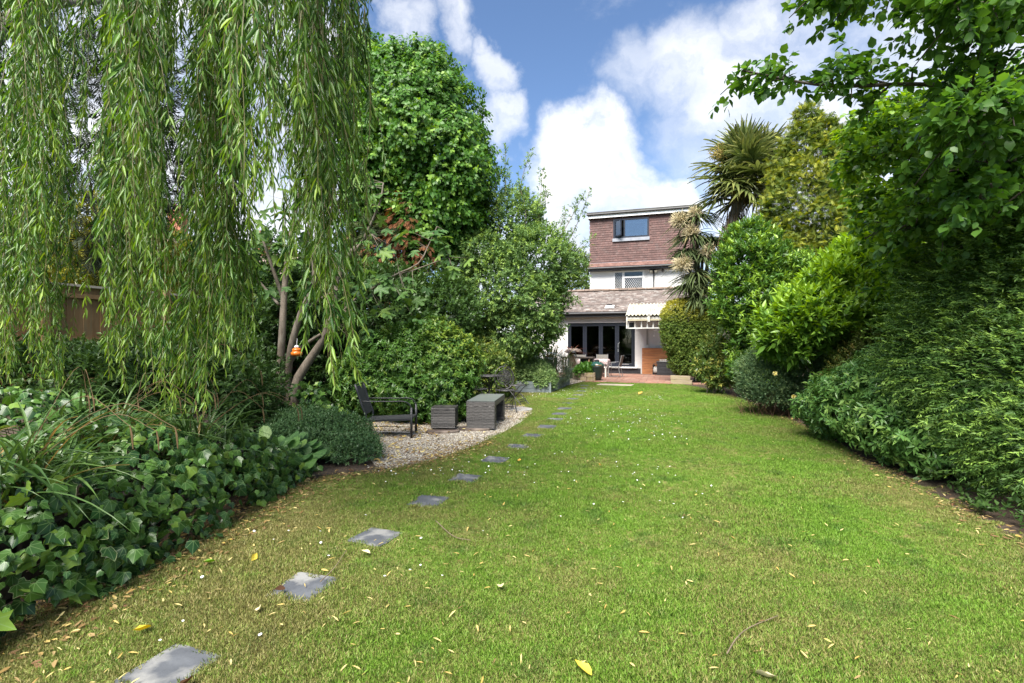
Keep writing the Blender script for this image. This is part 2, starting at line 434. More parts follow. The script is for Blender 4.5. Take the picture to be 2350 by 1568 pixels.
def sprays(P, D, rng, n, slen, ll, lw, phi=(75, 25), droop=.0, upn=.5, jit=.25, flat=0.0, lvar=.25):
    """n leaves round each twig (P, D): returns leaf arrays and each leaf's place along its twig"""
    m = len(P); D = unit(D)
    a = unit(np.cross(D, np.where(abs(D[:, 2:3]) < .9, [[0, 0, 1.]], [[1., 0, 0]]))); b = np.cross(D, a)
    t = (np.arange(n)[None, :]+rng.uniform(0, .9, (m, n)))/n
    az = np.arange(n)[None, :]*2.399+rng.uniform(0, 6.28, (m, 1))+rng.normal(0, .3, (m, n))
    if flat: az = np.where(np.arange(n)[None, :] % 2, 0.0, PI)+rng.normal(0, .35, (m, n))+np.zeros((m, 1))
    rad = np.cos(az)[..., None]*a[:, None]+np.sin(az)[..., None]*b[:, None]
    ph = np.radians(phi[0]+(phi[1]-phi[0])*t)+rng.normal(0, .15, (m, n))
    ld = D[:, None]*np.cos(ph)[..., None]+rad*np.sin(ph)[..., None]
    ld[..., 2] -= droop; ld += rng.normal(0, jit*.5, ld.shape)
    ld = unit(ld)
    sl = slen*rng.uniform(.6, 1.3, (m, 1))
    pos = P[:, None]+D[:, None]*(sl*t)[..., None]
    pos[..., 2] -= droop*.3*sl*t*t
    nn = D[:, None]*(1-upn)+np.array([0, 0, upn])+rng.normal(0, jit, ld.shape)
    s = rng.uniform(1-lvar, 1+lvar, (m, n))
    return pos.reshape(-1, 3), ld.reshape(-1, 3), nn.reshape(-1, 3), (ll*s).ravel(), (lw*s).ravel(), t.ravel()
def twig_mesh(name, A, B, r, mat):
    """many thin three-sided twigs from A to B"""
    n = len(A); D = unit(B-A); X = unit(np.cross(D, np.where(abs(D[:, 2:3]) < .9, [[0, 0, 1.]], [[1., 0, 0]]))); Y = np.cross(D, X)
    r = np.broadcast_to(r, n)[:, None]
    V = np.stack([A+r*X, A+r*(-.5*X+.87*Y), A+r*(-.5*X-.87*Y), B], 1)
    me = bpy.data.meshes.new(name)
    fl = np.array([[0, 1, 3], [1, 2, 3], [2, 0, 3]])
    me.from_pydata(V.reshape(-1, 3).tolist(), [], (fl[None]+np.arange(n)[:, None, None]*4).reshape(-1, 3).tolist())
    me.materials.append(mat)
    return me
def curve_pts(ctrl, n=12):
    """smooth polyline through control points (Catmull-Rom)"""
    P = np.array(ctrl, float)
    if len(P) == 2: return np.linspace(P[0], P[1], n)
    E = np.vstack([2*P[0]-P[1], P, 2*P[-1]-P[-2]]); out = []
    k = len(P)-1
    for s in np.linspace(0, k, n):
        i = min(int(s), k-1); t = s-i; p0, p1, p2, p3 = E[i:i+4]
        out.append(.5*((2*p1)+(-p0+p2)*t+(2*p0-5*p1+4*p2-p3)*t*t+(-p0+3*p1-3*p2+p3)*t**3))
    return np.array(out)
def scatter(name, pts, rot, scl, idx, protos):
    """geometry-nodes instances of unlinked prototype meshes on points: for grass, gravel and the like"""
    me = bpy.data.meshes.new(name)
    me.vertices.add(len(pts)); me.vertices.foreach_set('co', pts.astype(np.float32).ravel())
    me.attributes.new('rot', 'FLOAT_VECTOR', 'POINT').data.foreach_set('vector', rot.astype(np.float32).ravel())
    me.attributes.new('scl', 'FLOAT', 'POINT').data.foreach_set('value', scl.astype(np.float32))
    me.attributes.new('idx', 'INT', 'POINT').data.foreach_set('value', idx.astype(np.int32))
    o = link(name, me, kind='stuff')
    ng = bpy.data.node_groups.new(name+'_scatter', 'GeometryNodeTree')
    ng.interface.new_socket('Geometry', in_out='INPUT', socket_type='NodeSocketGeometry')
    ng.interface.new_socket('Geometry', in_out='OUTPUT', socket_type='NodeSocketGeometry')
    N, L = ng.nodes.new, ng.links.new
    gi, go = N('NodeGroupInput'), N('NodeGroupOutput')
    ip = N('GeometryNodeInstanceOnPoints'); jn = N('GeometryNodeJoinGeometry')
    for p in protos:
        oi = N('GeometryNodeObjectInfo'); oi.inputs['Object'].default_value = p; oi.inputs['As Instance'].default_value = True
        L(oi.outputs['Geometry'], jn.inputs[0])
    def attr(nm, t):
        a = N('GeometryNodeInputNamedAttribute'); a.data_type = t; a.inputs['Name'].default_value = nm; return a.outputs['Attribute']
    L(gi.outputs[0], ip.inputs['Points']); L(jn.outputs[0], ip.inputs['Instance'])
    ip.inputs['Pick Instance'].default_value = True
    L(attr('idx', 'INT'), ip.inputs['Instance Index']); L(attr('rot', 'FLOAT_VECTOR'), ip.inputs['Rotation']); L(attr('scl', 'FLOAT'), ip.inputs['Scale'])
    L(ip.outputs[0], go.inputs[0])
    md = o.modifiers.new('scatter', 'NODES'); md.node_group = ng
    return o
# ================================================================== GROUND
rng = np.random.default_rng(7)
m_soil = surf('soil', (.035, .024, .016), (.075, .05, .032), 9, .95, .8, 40, c3=(.06, .05, .02), s3=1.5)
m_field = surf('far_ground', (.05, .06, .025), (.09, .09, .04), 1.5, .95, .4)
def lawn_mat():
    m, nt, b = newmat('lawn_turf')
    N, L = nt.nodes.new, nt.links.new
    ge = N('ShaderNodeNewGeometry')
    n1 = N('ShaderNodeTexNoise'); n1.inputs['Scale'].default_value = 1.1; n1.inputs['Detail'].default_value = 6
    n2 = N('ShaderNodeTexNoise'); n2.inputs['Scale'].default_value = 45; n2.inputs['Detail'].default_value = 4
    L(ge.outputs['Position'], n1.inputs['Vector']); L(ge.outputs['Position'], n2.inputs['Vector'])
    r1 = N('ShaderNodeValToRGB'); e = r1.color_ramp.elements
    e[0].position = .34; e[0].color = (.12, .185, .030, 1); e[1].position = .68; e[1].color = (.20, .18, .055, 1)
    L(n1.outputs['Fac'], r1.inputs[0])
    r2 = N('ShaderNodeMapRange'); r2.inputs['From Min'].default_value = .35; r2.inputs['From Max'].default_value = .7
    L(n2.outputs['Fac'], r2.inputs['Value'])
    mx = N('ShaderNodeMix'); mx.data_type = 'RGBA'; mx.inputs[7].default_value = (.12, .10, .04, 1)
    L(r2.outputs[0], mx.inputs[0]); L(r1.outputs[0], mx.inputs[6]); L(mx.outputs[2], b.inputs['Base Color'])
    b.inputs['Roughness'].default_value = .9; b.inputs['Specular IOR Level'].default_value = .2
    bu = N('ShaderNodeBump'); bu.inputs['Strength'].default_value = .8; bu.inputs['Distance'].default_value = .02
    L(n2.outputs['Fac'], bu.inputs['Height']); L(bu.outputs[0], b.inputs['Normal'])
    return m
def sheet(name, poly, z, mat, kind='structure'):
    b = MB(); b.add([(p[0], p[1], z) for p in poly], [tuple(range(len(poly)))])
    return tag(b.build(name, mat), kind=kind)
sheet('ground', [(-500, -500), (500, -500), (500, 700), (-500, 700)], -.008, m_field)
sheet('soil', [tuple(gd(a, b)[:2]) for a, b in ((-9, -3), (6.5, -3), (6.5, 27), (-9, 27))], -.004, m_soil)
LB = np.array([(-2.75, -1), (-2.68, 1.0), (-2.6, 2.0), (-2.5, 2.6), (-2.40, 3.2), (-2.27, 4.25), (-2.2, 5.0), (-2.05, 5.5), (-1.65, 5.70), (-1.42, 5.78), (-.97, 6.37), (-.48, 7.3), (-.11, 8.37),
      (.22, 9.5), (.45, 10.7), (.3, 11.6), (-.3, 12.2), (-.6, 13.2), (-.2, 14.7), (1.05, 14.72), (1.72, 17.3), (2.75, 18.62)])
RB = np.array([(3.75, -1), (3.75, 1.0), (3.7, 3.6), (4.1, 5.5), (4.6, 7.0), (5.04, 8.6), (5.5, 10.5), (6.0, 13.2), (6.15, 16.0), (5.9, 17.55)])
sheet('lawn', [tuple(p) for p in LB]+[tuple(p) for p in RB[::-1]], 0.0, lawn_mat())
def on_lawn(x, y, pad=0.0):
    ok = (x > np.interp(y, LB[:, 1], LB[:, 0])+pad) & (x < np.interp(y, RB[:, 1], RB[:, 0])-pad)
    return ok & (x*S18+y*C18 < 18.44) & ~((x < 1.1) & (y > 14.6) & (x > -1.5))

# slate stepping stones, laid along the garden
STONES = [(392, 1535), (697, 1348), (862, 1233), (983, 1151), (1069, 1098), (1136, 1056), (1187, 1025), (1223, 1000), (1255, 980), (1272, 963),
          (1285, 950), (1295.5, 938), (1304.5, 926), (1313.6, 915.6), (1327, 907), (1333.5, 898), (1338.5, 891), (1340.5, 885)]
m_slate = surf('slate', (.045, .050, .060), (.088, .095, .108), 7, .8, .5, 30, rand=.12, c3=(.19, .19, .185), s3=5.5, dist=.006)
ordw = ['nearest', 'second', 'third', 'fourth', 'fifth', 'sixth', 'seventh', 'eighth', 'ninth', 'tenth', 'eleventh', 'twelfth', 'thirteenth', 'fourteenth', 'fifteenth', 'sixteenth', 'seventeenth', 'last']
SC = []
for i, (x, y) in enumerate(STONES):
    c = gr(x, y); SC.append(c)
    rz = -R(18)+rng.normal(0, .05); h = .152
    poly = []
    for k, (sx, sy) in enumerate(((-1, -1), (1, -1), (1, 1), (-1, 1))):
        nx, ny = ((1, -1), (1, 1), (-1, 1), (-1, -1))[k]
        for t in (0, .28, .55, .8):
            px, py = sx*h+(nx-sx)*h*t, sy*h+(ny-sy)*h*t
            poly.append((px+rng.normal(0, .0035), py+rng.normal(0, .0035)))
    b = MB(); b.prism(poly, -.03, .008)
    o = b.build('stepping_stone', m_slate, bev=.004)
    o.matrix_basis = Matrix.Translation(Vector(c)) @ Matrix.Rotation(rz, 4, 'Z') @ Matrix.Rotation(rng.normal(0, .015), 4, 'X')
    lab = ('square slate stepping stone nearest the camera, cut by the picture edge' if i == 0 else
           'small slate stepping stone at the far end of the path, by the brick planter' if i == 17 else
           '%s square slate stepping stone counted from the camera along the path' % ordw[i])
    tag(o, lab, 'stepping stone', 'slate stepping stones across the lawn')
SC = np.array(SC)
def on_stone(x, y, pad=0.0):
    hit = np.zeros(len(x), bool)
    for c in SC:
        dx, dy = x-c[0], y-c[1]
        hit |= (abs(dx*C18-dy*S18) < .155+pad) & (abs(dx*S18+dy*C18) < .155+pad)
    return hit

# ---- lawn grass: short tufts
def grass_mat():
    m, nt, b = newmat('grass_blade')
    N, L = nt.nodes.new, nt.links.new
    ge = N('ShaderNodeNewGeometry'); a = N('ShaderNodeAttribute'); a.attribute_name = 'tint'
    n1 = N('ShaderNodeTexNoise'); n1.inputs['Scale'].default_value = .9; n1.inputs['Detail'].default_value = 7; n1.inputs['Roughness'].default_value = .65
    L(ge.outputs['Position'], n1.inputs['Vector'])
    g = N('ShaderNodeMix'); g.data_type = 'RGBA'; g.inputs[6].default_value = (.135, .265, .026, 1); g.inputs[7].default_value = (.225, .405, .048, 1)
    L(a.outputs['Fac'], g.inputs[0])
    n5 = N('ShaderNodeTexNoise'); n5.inputs['Scale'].default_value = 3.4; n5.inputs['Detail'].default_value = 5; L(ge.outputs['Position'], n5.inputs['Vector'])
    r5 = N('ShaderNodeMapRange'); r5.inputs['From Min'].default_value = .54; r5.inputs['From Max'].default_value = .66; r5.inputs['To Max'].default_value = .5; L(n5.outputs['Fac'], r5.inputs['Value'])
    g5 = N('ShaderNodeMix'); g5.data_type = 'RGBA'; g5.inputs[7].default_value = (.060, .150, .030, 1); L(r5.outputs[0], g5.inputs[0]); L(g.outputs[2], g5.inputs[6]); g = g5
    dry = N('ShaderNodeMix'); dry.data_type = 'RGBA'; dry.inputs[6].default_value = (.20, .19, .055, 1); dry.inputs[7].default_value = (.40, .33, .15, 1)
    L(a.outputs['Fac'], dry.inputs[0])
    # dry patches, more of them towards the borders and near the willow
    sx = N('ShaderNodeSeparateXYZ'); L(ge.outputs['Position'], sx.inputs[0])
    nr = N('ShaderNodeMapRange'); nr.inputs['From Min'].default_value = 5.5; nr.inputs['From Max'].default_value = 1.8; nr.inputs['To Max'].default_value = .11
    L(sx.outputs['Y'], nr.inputs['Value'])
    lf = N('ShaderNodeMath'); lf.operation = 'MULTIPLY_ADD'; lf.inputs[1].default_value = -.30; lf.inputs[2].default_value = 0   # -x
    gx = N('ShaderNodeMath'); gx.operation = 'MULTIPLY'; gx.inputs[1].default_value = .24; L(sx.outputs['Y'], gx.inputs[0])
    xx = N('ShaderNodeMath'); xx.operation = 'SUBTRACT'; L(sx.outputs['X'], xx.inputs[0]); L(gx.outputs[0], xx.inputs[1])
    lr = N('ShaderNodeMapRange'); lr.inputs['From Min'].default_value = -.9; lr.inputs['From Max'].default_value = -3.2; lr.inputs['To Max'].default_value = .20
    L(xx.outputs[0], lr.inputs['Value'])
    rr = N('ShaderNodeMapRange'); rr.inputs['From Min'].default_value = 1.9; rr.inputs['From Max'].default_value = 3.2; rr.inputs['To Max'].default_value = .14
    L(xx.outputs[0], rr.inputs['Value'])
    s1 = N('ShaderNodeMath'); L(n1.outputs['Fac'], s1.inputs[0]); L(nr.outputs[0], s1.inputs[1])
    s2 = N('ShaderNodeMath'); L(s1.outputs[0], s2.inputs[0]); L(lr.outputs[0], s2.inputs[1])
    s4 = N('ShaderNodeMath'); L(s2.outputs[0], s4.inputs[0]); L(rr.outputs[0], s4.inputs[1])
    b2 = N('ShaderNodeAttribute'); b2.attribute_name = 'young'
    s3 = N('ShaderNodeMath'); s3.operation = 'MULTIPLY_ADD'; s3.inputs[1].default_value = .35; L(b2.outputs['Fac'], s3.inputs[0]); L(s4.outputs[0], s3.inputs[2])
    mr = N('ShaderNodeMapRange'); mr.inputs['From Min'].default_value = .66; mr.inputs['From Max'].default_value = .92; mr.inputs['To Max'].default_value = .9; L(s3.outputs[0], mr.inputs['Value'])
    mx = N('ShaderNodeMix'); mx.data_type = 'RGBA'; L(mr.outputs[0], mx.inputs[0]); L(g.outputs[2], mx.inputs[6]); L(dry.outputs[2], mx.inputs[7])
    L(mx.outputs[2], b.inputs['Base Color']); b.inputs['Roughness'].default_value = .5; b.inputs['Specular IOR Level'].default_value = .35
    tr = N('ShaderNodeBsdfTranslucent'); L(mx.outputs[2], tr.inputs['Color'])
    ms = N('ShaderNodeMixShader'); ms.inputs[0].default_value = .3
    L(b.outputs[0], ms.inputs[1]); L(tr.outputs[0], ms.inputs[2]); L(ms.outputs[0], nt.nodes['Material Output'].inputs['Surface'])
    return m
m_grass = grass_mat()
T_BLADE = T([(-.5, 0, 0), (.5, 0, 0), (.42, .55, .10), (0, 1, .38), (-.42, .55, .10)], [(0, 1, 2, 3, 4)])
tufts = []
for k in range(10):
    far = k >= 6
    n = 44 if not far else 30
    rad = .045 if not far else .08
    ang = rng.uniform(0, 6.28, n); rr = rad*np.sqrt(rng.uniform(0, 1, n))
    P = np.stack([rr*np.cos(ang), rr*np.sin(ang), np.zeros(n)], 1)
    D = np.stack([rng.normal(0, .75, n), rng.normal(0, .75, n), np.full(n, 1.0)], 1)
    me = leaf_mesh('grass_tuft', T_BLADE, P, D, unit(rng.normal(size=(n, 3))), rng.uniform(.012, .030, n)*(1.0 if not far else 1.15), rng.uniform(.0022, .004, n)*(1.0 if not far else 1.4), m_grass,
                   tint=rng.uniform(0, 1, n), young=rng.uniform(0, 1, n))
    tufts.append(bpy.data.objects.new('grass_tuft', me))
pts = []
for y0, y1, den in ((1.75, 3.2, 1500), (3.2, 5, 1000), (5, 7.5, 650), (7.5, 11, 420), (11, 18.6, 260)):
    n = int((y1-y0)*9.5*den)
    x = rng.uniform(-2.9, 6.6, n); y = rng.uniform(y0, y1, n)
    pad_ = np.where(y < 6, -.03-abs(rng.normal(0, .13, n)), -.03); ok = on_lawn(x, y, pad_) & ~on_stone(x, y, -.012+abs(rng.normal(0, .010, n))) & (abs(x/y) < 1.12)
    # thinner turf along the willow side
    thin = (x < np.interp(y, LB[:, 1], LB[:, 0])+.55) & (rng.uniform(size=n) < .5) & (y < 6)
    ok &= ~thin
    pts.append(np.stack([x[ok], y[ok], np.full(ok.sum(), .0)], 1))
pts = np.vstack(pts); n = len(pts)
sc = rng.uniform(.7, 1.25, n)*(1+.35*np.clip(wob(pts, 2.2), -.6, 1))
idx = np.where(pts[:, 1] < 7, rng.integers(0, 6, n), rng.integers(6, 10, n))
o = scatter('lawn_grass', pts, np.stack([np.zeros(n), np.zeros(n), rng.uniform(0, 6.28, n)], 1), sc, idx, tufts[::-1])
tag(o, 'short mown green grass of the lawn with dry straw patches', 'grass')

# ---- gravel seating area
GR = [(-2.15, 7.3), (-1.85, 6.45), (-1.62, 5.98), (-1.36, 5.86), (-.97, 6.37), (-.48, 7.3), (-.11, 8.37), (.22, 9.5), (.47, 10.7), (.32, 11.5), (-.35, 12.1), (-1.2, 12.2), (-2.2, 10.5), (-2.9, 8.4)]
m_gravel_bed = surf('gravel_bed', (.13, .10, .065), (.24, .19, .13), 60, .9, .6, 90)
sheet('gravel_bed', GR, .002, m_gravel_bed)
sheet('gravel_border', [(1.8, 16.7), (2.75, 18.7), (3.1, 21.2), (2.0, 21.8), (1.5, 17.6)], .03, m_gravel_bed)
def inpoly(x, y, poly):
    ins = np.zeros(len(x), bool); j = len(poly)-1
    for i in range(len(poly)):
        xi, yi = poly[i]; xj, yj = poly[j]
        ins ^= ((yi > y) != (yj > y)) & (x < (xj-xi)*(y-yi)/(yj-yi+1e-12)+xi); j = i
    return ins
m_peb = [surf('pebble_%s' % nm, c, d, 20, .8, rand=0.0) for nm, c, d in (('cream', (.33, .295, .235), (.44, .40, .33)), ('tan', (.24, .19, .14), (.33, .27, .20)), ('grey', (.20, .19, .17), (.30, .28, .25)), ('white', (.50, .46, .38), (.60, .56, .48)))]
pebs = []
for k in range(8):
    v = unit(np.array([(x, y, z) for x in (-1, 1) for y in (-1, 1) for z in (-1, 1)]+[(1.3, 0, 0), (-1.3, 0, 0), (0, 1.3, 0), (0, -1.3, 0), (0, 0, 1.3), (0, 0, -1.3)], float))
    v = v*np.array([1.0, rng.uniform(.6, .9), rng.uniform(.4, .6)])*rng.uniform(.85, 1.15, (14, 1))
    fc = [(0, 1, 9), (1, 5, 9)]
    import bmesh
    bm = bmesh.new()
    for p in v: bm.verts.new(p)
    bmesh.ops.convex_hull(bm, input=bm.verts[:])
    me = bpy.data.meshes.new('pebble'); bm.to_mesh(me); bm.free(); me.materials.append(m_peb[k % 4])
    pebs.append(bpy.data.objects.new('pebble', me))
n = 95000
x = rng.uniform(-3, .6, n); y = rng.uniform(5.6, 12.3, n)
ok = inpoly(x, y, GR) & (rng.uniform(size=n) < np.clip(9.0/y-.15, .3, 1)) & ((y < 9.5) | (rng.uniform(size=n) < .6))
x, y = x[ok], y[ok]
n2 = 2500; x2 = rng.uniform(1.5, 3.1, n2); y2 = rng.uniform(16.7, 21.8, n2); k2 = inpoly(x2, y2, [(1.8, 16.7), (2.75, 18.7), (3.1, 21.2), (2.0, 21.8), (1.5, 17.6)])
# a few strays kicked on to the grass
n3 = 500; j = rng.integers(0, len(x), n3); x3 = x[j]+rng.normal(.0, .18, n3); y3 = y[j]-abs(rng.normal(.0, .15, n3))
X = np.concatenate([x, x2[k2], x3]); Y = np.concatenate([y, y2[k2], y3]); n = len(X)
Z = np.concatenate([np.full(len(x), .008), np.full(k2.sum(), .035), np.full(n3, .008)])
sz = rng.uniform(.006, .013, n)*np.where(Y > 14, 1.7, 1.0)
o = scatter('gravel', np.stack([X, Y, Z], 1), rng.uniform(-.5, .5, (n, 3))+np.stack([np.zeros(n), np.zeros(n), rng.uniform(0, 6, n)], 1), sz, rng.integers(0, 8, n), pebs)
tag(o, 'loose cream and tan gravel under the garden seats', 'gravel')

# ================================================================== PATIO
m_pave = surf('terracotta_paving', (.20, .095, .066), (.29, .155, .112), 5, .85, .25, 40, rand=.16, c3=(.26, .19, .15), s3=3, dist=.005)
HOUSE = gd(-1.515, 23.69)
patio = MB()
patio.box(-4.0, 2.9, -5.15, -.02, -.05, .004)
pa = tag(link('patio', patio.mesh('patio', surf('paving_joint', (.12, .085, .06), (.18, .13, .10), 20, .95)), M=M4(HOUSE, -R(18))), kind='structure')
PM[pa.name] = M4(HOUSE, -R(18))
slab = MB(); slab.box(-.222, .222, -.222, .222, -.02, .02); slab_me = slab.mesh('paving_slab', m_pave)
for iy in range(11):
    for ix in range(15):
        xx = -3.85+.456*ix+(.228 if iy % 2 else 0); yy = -4.92+.456*iy
        if xx > 2.75 or yy > -.2: continue
        if xx < -2.9 and yy < -3.2: continue
        link('paving_slab', slab_me, pa, local=True, M=Matrix.Translation((xx+rng.normal(0, .003), yy, .006+rng.normal(0, .002))) @ Matrix.Rotation(rng.normal(0, .008), 4, 'Z'))
b = MB(); b.prism([(-.62, -.22), (.55, -.25), (.6, .2), (-.55, .22)], 0, .03)
o = b.build('edging_slab', surf('worn_slab', (.28, .24, .19), (.40, .34, .27), 6, .85, .4), bev=.006)
o.matrix_basis = M4(gr(1413, 884.5), -R(18)); tag(o, 'long worn stone slab set in the lawn at the patio edge', 'slab')

# ================================================================== HOUSE
m_render = surf('white_render', (.78, .78, .77), (.83, .83, .82), 3, .85, .35, 60, c3=(.74, .74, .73), s3=1.1, dist=.004)
m_grender = surf('extension_render', (.56, .55, .545), (.64, .63, .62), 3, .9, .5, 70, c3=(.52, .51, .50), s3=.9, dist=.004)  # greyer tone than the upper wall, for the extension
m_black = surf('black_paint', (.015, .015, .018), (.03, .03, .034), 8, .5)
m_anth = surf('anthracite_frame', (.010, .013, .021), (.014, .017, .027), 5, .35)
m_wpvc = surf('white_frame', (.80, .80, .80), (.84, .84, .83), 5, .35)
m_tileh = surf('hung_tile', (.080, .040, .036), (.125, .066, .058), 11, .75, .3, 60, rand=.22, c3=(.115, .072, .066), s3=2.3, dist=.003)
m_tiler = surf('roof_tile', (.105, .080, .072), (.20, .165, .148), 9, .85, .5, 50, rand=.30, c3=(.28, .26, .245), s3=2.6, dist=.004)
m_lead = surf('lead_sheet', (.20, .215, .25), (.28, .295, .33), 8, .5)
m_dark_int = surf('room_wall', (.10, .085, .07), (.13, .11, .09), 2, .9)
m_floor_int = surf('room_floor', (.09, .055, .035), (.14, .09, .055), 4, .5)
def glassmat(name, tint=(.8, .85, .85), refl=.12):
    m, nt, b = newmat(name); N, L = nt.nodes.new, nt.links.new
    tr = N('ShaderNodeBsdfTransparent'); tr.inputs[0].default_value = (*tint, 1)
    gl = N('ShaderNodeBsdfGlossy'); gl.inputs['Roughness'].default_value = .02
    fr = N('ShaderNodeFresnel'); fr.inputs[0].default_value = 1.5
    ad = N('ShaderNodeMath'); ad.use_clamp = True; ad.inputs[1].default_value = refl; L(fr.outputs[0], ad.inputs[0])
    ms = N('ShaderNodeMixShader'); L(ad.outputs[0], ms.inputs[0]); L(tr.outputs[0], ms.inputs[1]); L(gl.outputs[0], ms.inputs[2])
    L(ms.outputs[0], nt.nodes['Material Output'].inputs['Surface'])
    return m
m_glass = glassmat('door_glass', (.45, .48, .48), .02)
m_glass2 = glassmat('window_glass', (.6, .65, .68), .22)

house = thing('house', HOUSE, 'white rendered house with red tile-hung dormer and dark folding doors', 'house', rz=-R(18))
def hp(name, mb, mat, parent=None, **k): return mb.build(name, mat, parent or house, local=True, **k)
# single-storey rear extension: wall round the door opening
X0, X1 = -5.2, 2.9
DX0, DX1, DZ0, DZ1 = -3.37, -.234, .33, 2.38
b = MB(); b.box(X0, DX0, 0, .28, 0.0, 2.92); b.box(DX1, X1, 0, .28, 0.0, 2.92); b.box(DX0, DX1, 0, .28, DZ1, 2.92); b.box(DX0, DX1, 0, .28, .0, DZ0)
b.box(X0, X0+.28, .28, 3.0, 0, 3.4); b.box(X1-.28, X1, .28, 3.0, 0, 3.4)
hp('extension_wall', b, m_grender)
b = MB(); b.box(-3.6, .02, -.03, -.002, 0.0, .27); hp('plinth', b, m_black)
b = MB(); b.box(-3.45, -.12, -.16, -.004, .275, .325); hp('door_sill', b, m_wpvc, bev=.006)
# the room behind the doors
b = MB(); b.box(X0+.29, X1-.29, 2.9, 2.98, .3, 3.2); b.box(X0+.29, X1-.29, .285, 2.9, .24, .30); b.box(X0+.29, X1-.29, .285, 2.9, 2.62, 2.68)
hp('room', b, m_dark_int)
b = MB(); b.box(-2.6, -1.0, 1.5, 2.3, 1.02, 1.07); b.box(-2.55, -2.47, 1.55, 2.25, .3, 1.02); b.box(-1.13, -1.05, 1.55, 2.25, .3, 1.02)
tb = MB(); tb.v = b.v; tb.f = b.f
o = link('kitchen_table', tb.mesh('kitchen_table', surf('oak', (.25, .14, .07), (.34, .2, .1), 6, .5)), M=M4(HOUSE, -R(18)))
tag(o, 'brown wooden table standing inside behind the folding doors', 'table')
# folding doors: four leaves
nleaf = 4; lw = (DX1-DX0)/nleaf
fr = MB(); fr.box(DX0, DX0+.06, .03, .13, DZ0, DZ1); fr.box(DX1-.06, DX1, .03, .13, DZ0, DZ1); fr.box(DX0+.06, DX1-.06, .03, .13, DZ1-.06, DZ1); fr.box(DX0+.06, DX1-.06, .03, .13, DZ0, DZ0+.03)
doors = hp('folding_doors', fr, m_anth)
IX0 = DX0+.06; lw = (DX1-.06-IX0)/4
for k in range(4):
    xa, xb = IX0+k*lw+.004, IX0+(k+1)*lw-.004; z0, z1 = DZ0+.035, DZ1-.065
    st = .09
    l = MB(); l.box(xa, xa+st, .04, .11, z0, z1); l.box(xb-st, xb, .04, .11, z0, z1); l.box(xa+st, xb-st, .04, .11, z1-.09, z1); l.box(xa+st, xb-st, .04, .11, z0, z0+.12)
    hp('door_leaf', l, m_anth, doors, bev=.004)
    g = MB(); g.box(xa+st-.003, xb-st+.003, .066, .082, z0+.117, z1-.087); hp('door_pane', g, m_glass, doors)
xh = IX0+3*lw+.05
h = MB(); h.box(xh-.012, xh+.018, .015, .038, 1.22, 1.42); h.bar((xh, .0, 1.36), (xh+.07, .0, 1.47), .018, .02); h.bar((xh, .04, 1.36), (xh, -.005, 1.36), .02); h.box(xh-.012, xh+.018, .015, .038, 1.02, 1.16)
hp('door_handle', h, surf('brushed_steel', (.7, .7, .7), (.75, .75, .75), 9, .3, metal=1), doors)
h = MB(); h.box(xh+.05, xh+.5, .028, .038, DZ0+.1, DZ0+.125); hp('weather_bar', h, surf('aluminium', (.6, .6, .6), None, 5, .4, metal=1), doors)
# extension roof
ez, ey, rz_, ry = 2.90, -.32, 4.16, 2.99
sl = math.atan2(rz_-ez, ry-ey); SLN = math.hypot(rz_-ez, ry-ey)
b = MB(); b.add([(X0-.15, ey, ez-.1), (X1+.1, ey, ez-.1), (X1+.1, ry, rz_-.1), (X0-.15, ry, rz_-.1), (X0-.15, ey, ez-.02), (X1+.1, ey, ez-.02), (X1+.1, ry, rz_-.02), (X0-.15, ry, rz_-.02)],
                [(0, 3, 2, 1), (4, 5, 6, 7), (0, 1, 5, 4), (1, 2, 6, 5), (2, 3, 7, 6), (3, 0, 4, 7)])
roof = hp('extension_roof', b, m_tiler)
PM[roof.name] = PM[house.name]
def tile_run(nm, parent, me_mat, tw, ex, th, cells, mats, limit):
    """cells: list of local matrices; nearest `limit` as single tiles, the rest joined"""
    t = MB(); t.box(-tw/2+.002, tw/2-.002, 0, th[0], -th[1], 0)
    me = t.mesh(nm, me_mat)
    for Mx in cells[:limit]: link(nm, me, parent, local=True, M=Mx)
    rest = cells[limit:]
    if rest:
        V = np.array(t.v); Fc = t.f; vs_, fs_, tn = [], [], []
        for i, Mx in enumerate(rest):
            A = np.array(Mx); q = V@A[:3, :3].T+A[:3, 3]
            fs_.extend(tuple(j+i*8 for j in f) for f in Fc); vs_.extend(q.tolist()); tn.extend([rng.uniform()]*8)
        me2 = bpy.data.meshes.new(nm+'s'); me2.from_pydata(vs_, [], fs_); me2.materials.append(me_mat)
        me2.attributes.new('tint', 'FLOAT', 'POINT').data.foreach_set('value', np.array(tn, np.float32))
        link(nm+'_field', me2, parent, local=True, kind='stuff')
ex = .195; tw = .27; cells = []
for r_ in range(18):
    for c in range(34):
        xx = X0-.1+c*tw+(tw/2 if r_ % 2 else 0)
        if xx > X1+.05: continue
        d = r_*ex
        if d+.2 > SLN: continue
        if -1.62 < xx < -1.18 and 2 <= r_ <= 3: continue          # the roof vent
        p = (xx, ey-.03+d*math.cos(sl), ez+d*math.sin(sl)+.012)
        cells.append((abs(xx+1.2)*.6+abs(r_-8)*.1, Matrix.Translation(p) @ Matrix.Rotation(sl-.10+rng.normal(0, .008), 4, 'X') @ Matrix.Rotation(rng.normal(0, .006), 4, 'Z')))
cells.sort(key=lambda q: q[0]); tile_run('roof_tile', roof, m_tiler, tw, ex, (.24, .034), [q[1] for q in cells], None, 300)
m_ridge = surf('ridge', (.15, .11, .09), (.24, .185, .15), 10, .9, .6, 40, rand=.2)
for c in range(18):
    x0 = X0-.1+c*.45; b = MB(); b.obox((x0+.22, ry-.02, rz_+.05), (.218, 0, 0), (0, .12, -.02), (0, .01, .05+rng.normal(0, .003))); hp('ridge_tile', b, m_ridge, roof, bev=.01)
